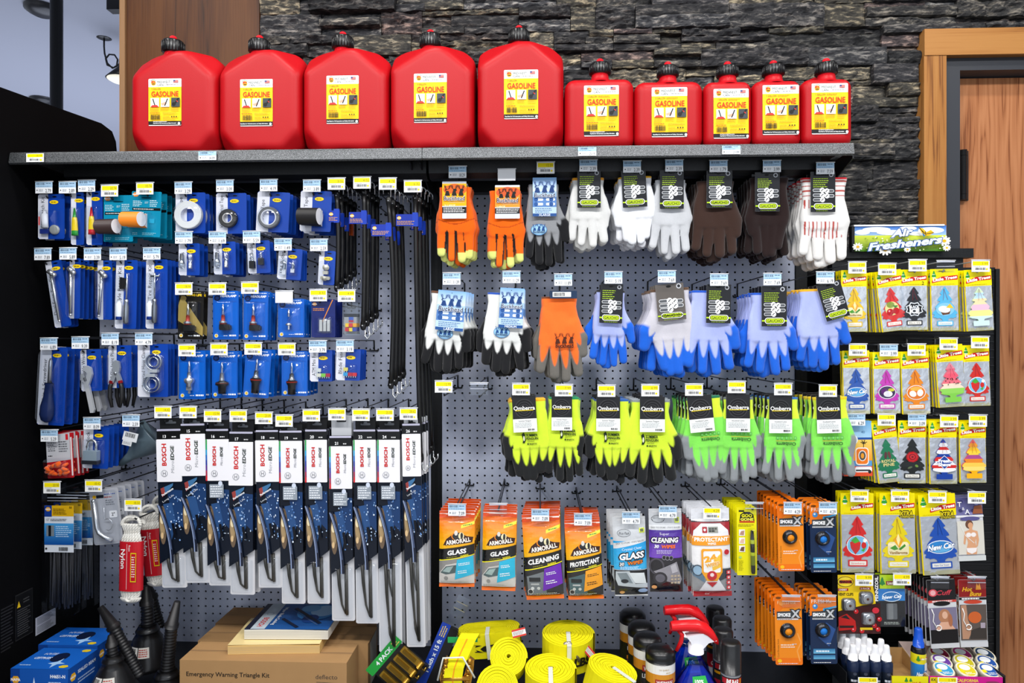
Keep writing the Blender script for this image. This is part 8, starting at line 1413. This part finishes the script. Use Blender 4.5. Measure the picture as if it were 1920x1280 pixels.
# sealed beam boxes
def sb_front(code):
    def f(m, w, h): m.rect(0, 0, w, h, '1556b0'); m.rect(0, 0, w * .16, h, '0f3f90'); m.ell(w * .09, h * .2, 8, 7, 'e8a820', n=6); m.text('NAPA', w * .09, h * .2, 5, 'ffffff', bold=.03); m.text(code, w * .82, h * .13, 6, 'eef4fa', bold=.04, w=w * .26); m.lines(w * .66, h * .22, w * .96, h * .28, 1, 'c0d4ee'); m.poly([(w * .38, h * .35), (w * .41, h * .15), (w * .44, h * .33), (w * .56, h * .38), (w * .44, h * .42), (w * .42, h * .6), (w * .39, h * .43), (w * .28, h * .38)], 'cfe4fa'); m.ell(w * .5, h * .8, 40, 26, '1d2430')
    return f
def sb_top(m, w, d): m.rect(0, 0, w, d, '1260c0'); m.ell(w * .55, d * .45, w * .14, d * .22, '0a1838'); m.text('SEALED', w * .28, d * .5, 8, 'd4e4f8', rot=180, bold=.03, shear=.2, w=w * .3); m.text('BEAM', w * .32, d * .3, 8, 'd4e4f8', rot=180, shear=.2, w=w * .22); m.poly([(w * .5, d * .75), (w * .62, d * .66), (w * .66, d * .5), (w * .68, d * .68), (w * .8, d * .74), (w * .68, d * .78), (w * .64, d * .95), (w * .6, d * .79)], 'a8d0f6'); m.ell(w * .85, d * .88, 9, 6, 'e8c828', n=6); m.ell(w * .85, d * .12, 9, 6, 'e8c828', n=6); m.lines(w * .06, d * .8, w * .3, d * .88, 1, 'b0ccee')
def sb_side(m, w, h): m.rect(0, 0, w, h, '0f4aa0'); m.ell(w * .15, h * .2, 8, 8, 'e8b020', n=6); m.text('NAPA', w * .15, h * .2, 4, 'ffffff', bold=.03); m.text('SEALED BEAM', w * .6, h * .16, 6, 'dbe8f8', bold=.03, w=w * .6); m.lines(w * .3, h * .28, w * .9, h * .4, 2, 'a8c4e8')
carton('sealed_beam_box', 'blue sealed beam headlamp box at the front left corner', 'box', 20, 128, -.505, .125, .145, ZB + .0, '1256ac', sb_top, sb_front('H4651-N'), sb_side, mat='print', grp='sealed beam boxes')
carton('sealed_beam_box', 'blue sealed beam headlamp box behind the corner one', 'box', 72, 183, -.372, .12, .150, ZB + .0, '1256ac', sb_top, sb_front('H4651-N'), sb_side, mat='print', grp='sealed beam boxes')
# black funnels with ribbed flexible spouts
def funnel(desc, pts, rib, cone=None, tip=None, sticker=False, Y=-.35, z=None):
    """pts: spout path in photo pixels from the base upward"""
    s = S(pts[0][0], Y); x0, y0 = pts[0]; o = thing('oil_funnel', desc, 'funnel', P(x0, y0, Y), 'black oil funnels'); m = MB(s, x0, y0, 'rubber')
    V = [Vector((a, b_, 0)) for a, b_ in pts]; dense = []
    for a, b_ in zip(V, V[1:]):
        L = (b_ - a).length; n = max(2, int(L / 1.4)); dense += [a + (b_ - a) * i / n for i in range(n)]
    dense.append(V[-1]); n = len(dense); m.tube([tuple(p) for p in dense], [rib[0] + (rib[1] - rib[0]) * i / n + (.9 if (i // 2) % 2 else 0) for i in range(n)], '101012', 'rubber', 14); m.obj('flexible_spout', o)
    if tip: m = MB(s, x0, y0, 'rubber'); a, b_ = V[-1], Vector((*tip, 0)); q = (b_ - a); m.lathe([(-3, rib[1] + 2.5), (4, rib[1] + 2.5), (5, rib[1] + .5), (q.length, rib[1] * .55), (q.length, rib[1] * .3)], tuple(a), tuple(q), '131315', 'rubber', 16); m.obj('spout_tip', o)
    if cone:
        cx, cy, r0, r1, H_ = cone; m = MB(s, x0, y0, 'plastic'); m.lathe([(-8, r0 * .8), (-1, r0), (2, r0 + 2), (4, r0 + 2), (6, r0), (16, r0 + 6), (H_ - 10, r1), (H_ - 6, r1 + 2), (H_, r1 + 2), (H_, r1 - 1)], (cx, cy, 0), (0, 1, 0), '131315', 'plastic', 28); m.obj('cone', o)
        if sticker:
            m = MB(s, x0, y0); th = math.atan2(r1 - r0 - 6, H_ - 26); m.X = lambda x, y, d: (cx + (r0 + 6 + (y) * math.tan(th) + d) * math.sin(x / (r0 + 14)), cy + 16 + y, (r0 + 6 + y * math.tan(th) + d) * math.cos(x / (r0 + 14))); m.lay = .8
            for i in range(6): m.rect(-20 + i * 3, 8, -17 + i * 3, 24, 'd0cec8')
            m.barcode(-19, 10, -6, 20)
            for i in range(5): m.rect(0 + i * 4, 8, 4 + i * 4, 26, 'c8c4bc')
            m.lines(1, 10, 18, 24, 4, 'a83a30'); m.obj('sticker', o)
funnel('black funnel with sticker and short upright neck, front left', [(212, 1232), (209, 1208)], (10, 8), (212, 1234, 17, 44, 66), (207, 1190), True, Y=-.44)
funnel('black oil funnel with ribbed hose leaning across the first funnel', [(262, 1268), (250, 1246), (236, 1220), (222, 1196), (212, 1176)], (10, 10), None, (186, 1138), Y=-.40)
funnel('black funnel with sticker, standing between the two ribbed hoses', [(277, 1176), (277, 1150), (275, 1130)], (11, 10), (277, 1178, 19, 36, 70), (274, 1098), True, Y=-.26)
funnel('black oil funnel hose leaning behind the sticker funnel', [(300, 1176), (292, 1150), (284, 1120)], (9, 9), None, (268, 1080), Y=-.17)
funnel('black oil funnel with tall ribbed hose beside the cardboard box', [(313, 1280), (315, 1240), (319, 1200), (322, 1172)], (12, 10), (313, 1262, 20, 52, 50), (333, 1127), Y=-.37)
# ratchet strap packs
def sp_pack(desc, quad, col, txt, Y, grp):
    (x0, y0), (x1, y1) = quad; s = S(x0, Y); o = thing('strap_pack', desc, 'strap pack', P(x0, y0, Y), grp); L = math.hypot(x1 - x0, y1 - y0); a = math.atan2(y1 - y0, x1 - x0); R = lambda x, y, d: (x * math.cos(a) - y * math.sin(a), x * math.sin(a) + y * math.cos(a), d)
    m = MB(s, 0, 0, 'gloss'); m.X = R; m.box(0, -9, L, 9, -1, 0, col, r=2); m.lay = .1; m.text(txt, L * .5, 0, 8, 'e8f0f0', bold=.03, w=L * .5); m.lines(L * .8, -6, L * .97, 6, 3, 'e8c860'); m.obj('header_card', o)
    m = MB(s, 0, 0, 'plastic'); m.X = R; m.box(6, 9, L - 4, 78 if txt[0] == '4' else 26, -10, -1, '0b0b0c', r=3); m.obj('black_tray', o)
    if txt[0] == '4':
        for i in range(4):
            m = MB(s, 0, 0, 'metal'); m.X = R; y = 18 + i * 0; x = 12 + i * 20
            m.box(x, 16, x + 12, 60, -1, 5, 'a8842c', 'metal', r=2); m.box(x + 3, 20, x + 9, 50, 5, 8, '7c6020', 'metal', r=1); m.lathe([(0, 5), (14, 5), (15, 2)], (x - 1, 62, 4), (1, 0, 0), '8c6c24', 'metal', 14); m.tube([(x + 2, 68, 4), (x + 4, 74, 6), (x + 10, 72, 6)], 1.6, '9c7c30', 'metal', 7); m.obj('ratchet_buckle', o)
sp_pack('green headed pack of four small gold ratchet buckles', ((692, 1262), (748, 1196)), '1f9a3a', '4 PACK', -.34, 'ratchet strap packs')
sp_pack('blue headed ratchet strap pack leaning by the upright', ((786, 1288), (838, 1168)), '1a3fa8', '1 inch x 15 ft', -.30, 'ratchet strap packs')
# yellow strap rolls
YW_ = 'e6dc0a'
def coil(desc, px, Y, z, r, h, tiltx=0, tilty=0, stretch=1.0, text=None, band=True, rz=0, name='strap_roll'):
    p = P(px, 640, Y); o = thing(name, desc, 'tow strap', (p.x, Y, z), 'yellow strap rolls'); o.rotation_euler = (math.radians(tiltx), math.radians(tilty), math.radians(rz)); s = .0015; m = MB(s, 0, 0, 'webbing'); R0, H_ = r / s, h / s; turns = 13; n = 26 * turns; vs = []; t = .9 * R0 / turns
    pts = []
    for i in range(n + 1):
        q = i / 26 * 2 * math.pi; rr_ = R0 * (.10 + .90 * i / n); k = 1 + (stretch - 1) * 1.0; xx = rr_ * math.cos(q); pts.append((xx + (R0 * (stretch - 1)) * (1 if math.cos(q) > 0 else -1) * min(1, abs(math.cos(q)) * 3), rr_ * math.sin(q)))
    for i, (x, y) in enumerate(pts):
        L = math.hypot(x, y) or 1; tt = t * .42; jig = .8 * math.sin(i * .13) + .5 * math.sin(i * .029)
        for dr in (-tt, tt):
            for zz in (0, H_): vs.append((x + x / L * dr, -(zz + (jig if zz else 0)), y + y / L * dr))
    fs = []
    for i in range(n): a, b_ = i * 4, i * 4 + 4; fs += [(a, a + 1, b_ + 1, b_), (a + 1, a + 3, b_ + 3, b_ + 1), (a + 3, a + 2, b_ + 2, b_ + 3)]
    m.add(vs, fs, YW_, 'webbing', False); m.obj('webbing_coil', o)
    X1 = R0 * stretch
    if band:
        m = MB(s, 0, 0, 'plastic'); q = 7; m.box(-4, -H_ - 2.2, 4, -H_ - 1.2, 0, R0 + 2, 'd9dccf', 'plastic'); m.box(-4, -H_ - 2, 4, 1, R0 + 1.2, R0 + 2, 'd9dccf', 'plastic'); m.obj('paper_band', o)
    if text:
        m = MB(s, 0, 0); RR = R0 + .9; m.X = (lambda x, y, d: (RR * math.sin(x / RR) * (stretch), y, RR * math.cos(x / RR) + d)); m.lay = .5; m.text(text, 0, -H_ * .45, H_ * .28, '15150c', bold=.05, w=RR * 1.7, shear=.1); m.obj('printed_text', o)
    return o
coil('fat coiled yellow strap with white band, front middle', 1032, -.42, .262, .070, .062, 8, 0, text=None)
coil('coiled yellow strap at the right end of the roll pile', 1139, -.44, .272, .068, .065, 14, 4, rz=50)
coil('coiled yellow strap printed with pound rating, rear middle', 1065, -.30, .285, .076, .085, 6, 0, text='5400 LBS')
coil('long flattened yellow strap roll lying at the rear left', 920, -.26, .29, .043, .072, 4, -6, 2.2, text='KGS')
coil('thick folded yellow strap bundle standing against the flattened roll', 953, -.35, .295, .052, .075, 50, 4, 1.0, band=False)
coil('thick folded yellow strap bundle nearest the front, beside the ratchet', 936, -.405, .245, .056, .075, 55, -4, 1.0, band=True)
s = S(860, -.42); o = thing('ratchet_strap', 'yellow ratchet strap with gold ratchet at the front left of the pile', 'ratchet strap', P(860, 1285, -.44), 'yellow strap rolls'); m = MB(s, 0, 0, 'webbing')
def web(m, pts, wd, th, col):
    vs = []; 
    for x, y, d in pts:
        vs += [(x - wd / 2, y, d), (x + wd / 2, y, d), (x - wd / 2, y, d - th), (x + wd / 2, y, d - th)]
    n = len(pts); m.add(vs, [f for i in range(n - 1) for f in ((i * 4, i * 4 + 1, i * 4 + 5, i * 4 + 4), (i * 4 + 2, i * 4 + 6, i * 4 + 7, i * 4 + 3), (i * 4, i * 4 + 4, i * 4 + 6, i * 4 + 2), (i * 4 + 1, i * 4 + 3, i * 4 + 7, i * 4 + 5))], col, 'webbing', False)
web(m, [(-8, 0, 16), (-9, -20, 19), (-6, -40, 17), (0, -55, 12), (8, -72, 6), (16, -88, 2), (20, -92, -8), (22, -80, -20)], 34, 5, YW_); web(m, [(-8, 0, 16.4), (-9, -20, 19.4), (-6, -40, 17.4), (0, -55, 12.4), (8, -72, 6.4), (16, -88, 2.4)], 2.4, .3, 'e89a1c'); m.obj('webbing_loop', o)
m = MB(s, 0, 0, 'metal')
for sx in (-30, 14):
    m.prism([(sx, 0), (sx + 8, 0), (sx + 14, -30), (sx + 16, -52), (sx + 8, -58), (sx + 2, -40), (sx - 4, -20)], 4, 12, 'c8923a', 'metal')
    for i in range(6): m.lathe([(0, 5), (5, 5)], (sx + 2 + i * 1.2, -6 - i * 9, 12), (0, 0, 1), 'b07c2c', 'metal', 8)
m.tube([(-30, -20, 16), (22, -22, 16)], 4, 'c8923a', 'metal', 12); m.obj('ratchet_buckle', o)
m = MB(s, 0, 0, 'plastic'); m.tube([(-36, -20, 22), (-26, -60, 20), (10, -62, 20), (32, -26, 22)], 1.8, 'd8dcd4', 'plastic', 6); m.box(-22, -84, -2, -74, -14, -12, '1c9a50', 'plastic'); m.box(14, -84, 34, -76, -14, -12, '1c9a50', 'plastic'); m.obj('paper_band', o)
for px, py, Y_, q, lb in ((972, 1186, -.40, -15, 'white and red care tag on the folded strap bundle'), (1105, 1222, -.36, 50, 'white and red care tag beside the right strap coil')):
    s = S(px, Y_); o = thing('care_tag', lb, 'tag', P(px, py, Y_)); o.rotation_euler = (math.radians(-25), math.radians(q), 0); m = MB(s, 0, 0, 'paper'); m.box(-12, -7, 14, 7, -.5, 0, 'dcd8d4', 'paper'); m.lay = .1; m.rect(-12, -7, 14, -4, 'c83a30'); m.rect(-12, 4, 14, 7, 'c83a30'); m.lines(-10, -3, 12, 3, 4, '9a9490'); m.obj('tag_sheet', o)
# steel hook ends between the rolls
s = S(1062, -.36); o = thing('flat_hook', 'shiny steel hook end standing between the yellow rolls', 'hook', P(1062, 1232, -.37)); m = MB(s, 0, 0, 'metal'); m.tube([(-10, 10, 0), (-8, -14, 0), (-2, -26, 0), (6, -27, 0), (14, -14, 0), (24, 6, 2)], 3.4, 'c8c0a8', 'metal', 10); m.obj('hook_wire', o)
# clear plastic hang tag leaning at the pegboard
s = S(862, -.22); o = thing('plastic_tag', 'loose clear plastic tag leaning above the yellow rolls', 'tag', P(862, 1140, -.22)); o.rotation_euler = (math.radians(-12), math.radians(26), 0); m = MB(s, 0, 0, 'clear'); m.box(-13, -22, 13, 30, 0, 1, 'ffffff', 'clear', r=2); m.lay = 1.05; m.box(-11, -10, 11, -9, 1, 1.2, 'd8cfa8', 'plastic'); m.box(-11, 2, 11, 3, 1, 1.2, 'd8cfa8', 'plastic'); m.obj('tag_sheet', o)
# leather wipes canisters
def canister(px, Y, desc, R=27, H_=142):
    o, s = stand_item('wipes_canister', desc, 'wipes canister', px, Y, ZB + .0005, 'leather wipes canisters'); s_ = S(1238, -.42); s = s_
    m = MB(s, 0, 0, 'gloss'); m.lathe([(0, R - 3, '1c1a10'), (2, R, '1c1a10'), (H_ - 30, R, '1c1a10'), (H_ - 29, R, 'e8e6e0')], (0, 0, 0), (0, -1, 0), n=34); m.obj('body', o)
    m = MB(s, 0, 0, 'plastic'); m.lathe([(0, R + .8), (9, R + .8), (14, R + .4), (18, R - 2), (22, R - 6), (24, R * .5), (24.5, .1)], (0, -(H_ - 30), 0), (0, -1, 0), '0c0c0d', n=34); m.obj('lid', o)
    m = MB(s, 0, 0, 'gloss'); RR = R + .3; m.X = lambda x, y, d: ((RR + d * .5) * math.sin(x / RR), -(H_ - 30) + y, (RR + d * .5) * math.cos(x / RR)); m.lay = .1; W_ = math.pi * RR
    def R_(x0, y0, x1, y1, c):
        n = 14
        d = m.up()
        for i in range(n): a, b_ = x0 + (x1 - x0) * i / n, x0 + (x1 - x0) * (i + 1) / n; m.poly([(a, y0), (b_, y0), (b_, y1), (a, y1)], c, d)
    hw = W_ / 2; R_(-hw, 0, hw, 17, 'e9e7e2'); R_(-hw, 17, hw, 36, 'd08a24'); R_(-hw, 36, hw, 112, '2a2a16'); R_(-16, 36, 24, 90, '1b1a1a'); R_(-14, 26, 22, 38, 'a82c26'); m.text('WEIMAN', 4, 32, 7.4, 'f4efe8', bold=.03, w=31); m.text('LEATHER', 4, 46, 8.2, 'f2f2f0', bold=.02, w=37); m.text('WIPES', 4, 56, 5.2, 'e0e0dc', w=20); R_(-16, 61, 24, 68, 'd88a1c'); m.text('3 in 1', 4, 64.5, 4.4, 'f8f0e0', bold=.02, w=12); m.text('UV SHIELD', 3, 8, 3, 'b89a5c', w=18); R_(-16, 68, 24, 90, '6a3a22'); m.lines(6, 12, 16, 15, 1, 'c8b080'); m.obj('label_sheet', o)
for i, (px, Y_) in enumerate(((1238, -.42), (1214, -.34), (1203, -.26), (1186, -.17))):
    o = canister(px, Y_, f"leather wipes canister with black lid, {['frontmost', 'second', 'third', 'rearmost'][i]} in its row")
# blue glass cleaner sprays
def trigger(px, Y, desc):
    o, _ = stand_item('spray_bottle', desc, 'spray bottle', px, Y, ZB + .0005, 'blue glass cleaner bottles'); s = S(1305, -.42) * 1.07; m = MB(s, 0, 0, 'blueglass'); m.lathe([(0, 38), (4, 40), (48, 40), (64, 37), (84, 25), (96, 15), (102, 13), (106, 12.5)], (0, 0, 0), (0, -1, 0), 'ffffff', n=30, flat=(1, 1, .62)); m.obj('bottle', o)
    m = MB(s, 0, 0, 'gloss'); m.lathe([(0, 36), (44, 37), (60, 34), (80, 22), (92, 13)], (0, -2, 0), (0, -1, 0), '0f5fb0', n=26, flat=(1, 1, .56)); m.obj('liquid', o)
    m = MB(s, 0, 0); m.X = lambda x, y, d: (x, y, d + 14 + 9.5 * min(1, max(0, (-y - 0) / 100)) * 0 + (24 if y > -60 else 24 - (-y - 60) * .42)); m.lay = .2
    m.poly([(-12, -88), (10, -90), (20, -56), (-12, -50)], '2fae4a'); m.text('100%', -1, -81, 6, 'e8f8e8', bold=.03, w=15); m.lines(-10, -76, 12, -60, 5, 'd8f4d8'); m.rect(-9, -58, 2, -52, 'dfe8df'); m.poly([(-36, -38), (36, -40), (36, 0), (-36, 0)], '5cb4e4'); m.text('GLASS', 0, -24, 10, 'f4f8fc', bold=.04, w=44); m.obj('label_sheet', o)
    m = MB(s, 0, 0, 'plastic'); m.lathe([(0, 13.5), (15, 13.5), (17, 11)], (0, -118, 0), (0, -1, 0), 'e9e9ee', n=22); m.prism([(-9, -131), (-11, -139), (-18, -148), (18, -156), (34, -142), (20, -138), (11, -128)], -9, 9, 'e9e9ee', 'plastic'); m.obj('trigger_collar', o)
    m = MB(s, 0, 0, 'gloss'); vs = []; prof = [(-44, -166, 8, 9), (-40, -167, 9, 10), (-20, -168, 10, 10), (2, -168, 11, 11), (18, -162, 12, 13), (30, -150, 11, 11), (38, -141, 6, 5)]
    n = 12
    for x, y, ry, rd in prof:
        for k in range(n): a = 2 * math.pi * k / n; vs.append((x, y + (ry * math.sin(a) if math.sin(a) < 0 else ry * .9 * math.sin(a)) + 4, rd * math.cos(a)))
    m.add(vs, [(i * n + k, i * n + (k + 1) % n, (i + 1) * n + (k + 1) % n, (i + 1) * n + k) for i in range(len(prof) - 1) for k in range(n)] + [tuple(range(n)), tuple(range((len(prof) - 1) * n, len(prof) * n))], 'd8141c', 'gloss', True); m.obj('spray_head', o)
    m = MB(s, 0, 0, 'gloss'); m.tube([(-30, -156, 0), (-24, -148, 0), (-26, -136, 0), (-34, -120, 0)], [4, 4, 4, 3], 'd8141c', 'gloss', 8); m.obj('trigger', o)
trigger(1305, -.42, 'blue glass cleaner bottle with red trigger, nearest the front')
trigger(1290, -.31, 'blue glass cleaner bottle with red trigger, half hidden behind its twin')
# aerosol cans
def aerosol(px, Y, desc):
    o, _ = stand_item('aerosol_can', desc, 'spray can', px, Y, ZB + .0005, 'black aerosol cans'); s = S(1369, -.42); R = 18.5; m = MB(s, 0, 0, 'gloss'); m.lathe([(0, R, '1c1c1e'), (88, R, '1c1c1e'), (92, R - 2, '8a8c90'), (94, R - 2, '8a8c90')], (0, 0, 0), (0, -1, 0), n=26); m.obj('can_body', o)
    m = MB(s, 0, 0, 'plastic'); m.lathe([(0, R + .4), (52, R + .2), (56, R - 2), (57, R - 6), (57, .1)], (0, -92, 0), (0, -1, 0), '19191a', n=26); m.obj('cap', o)
    m = MB(s, 0, 0, 'gloss'); RR = R + .25; m.X = lambda x, y, d: ((RR + d * .5) * math.sin(x / RR), y, (RR + d * .5) * math.cos(x / RR)); m.lay = .1
    def R_(x0, y0, x1, y1, c):
        d = m.up()
        for i in range(10): a, b_ = x0 + (x1 - x0) * i / 10, x0 + (x1 - x0) * (i + 1) / 10; m.poly([(a, y0), (b_, y0), (b_, y1), (a, y1)], c, d)
    R_(-22, -86, 24, -76, 'b8282c'); m.text('MAG', -2, -81, 8, 'f6f2ee', bold=.07, shear=.1, w=22); m.text('1', 15, -81, 8.6, 'f0b01c', bold=.07); R_(-24, -72, 24, -67, 'e8a018'); R_(-24, -56, 28, -24, 'b01e30'); m.text('GLASS', 4, -48, 7.6, 'f8f4f2', bold=.04, shear=.15, w=27); m.text('CLEANER', 3, -38, 7.6, 'f8f4f2', bold=.04, shear=.15, w=34); R_(-24, -28, 28, -4, 'b8bcc0'); m.obj('label_sheet', o)
for i, (px, Y_) in enumerate(((1370, -.42), (1356, -.34), (1354, -.26), (1341, -.18))): aerosol(px, Y_, f"black glass cleaner aerosol can, {['frontmost', 'second', 'third', 'rearmost'][i]} in its row")
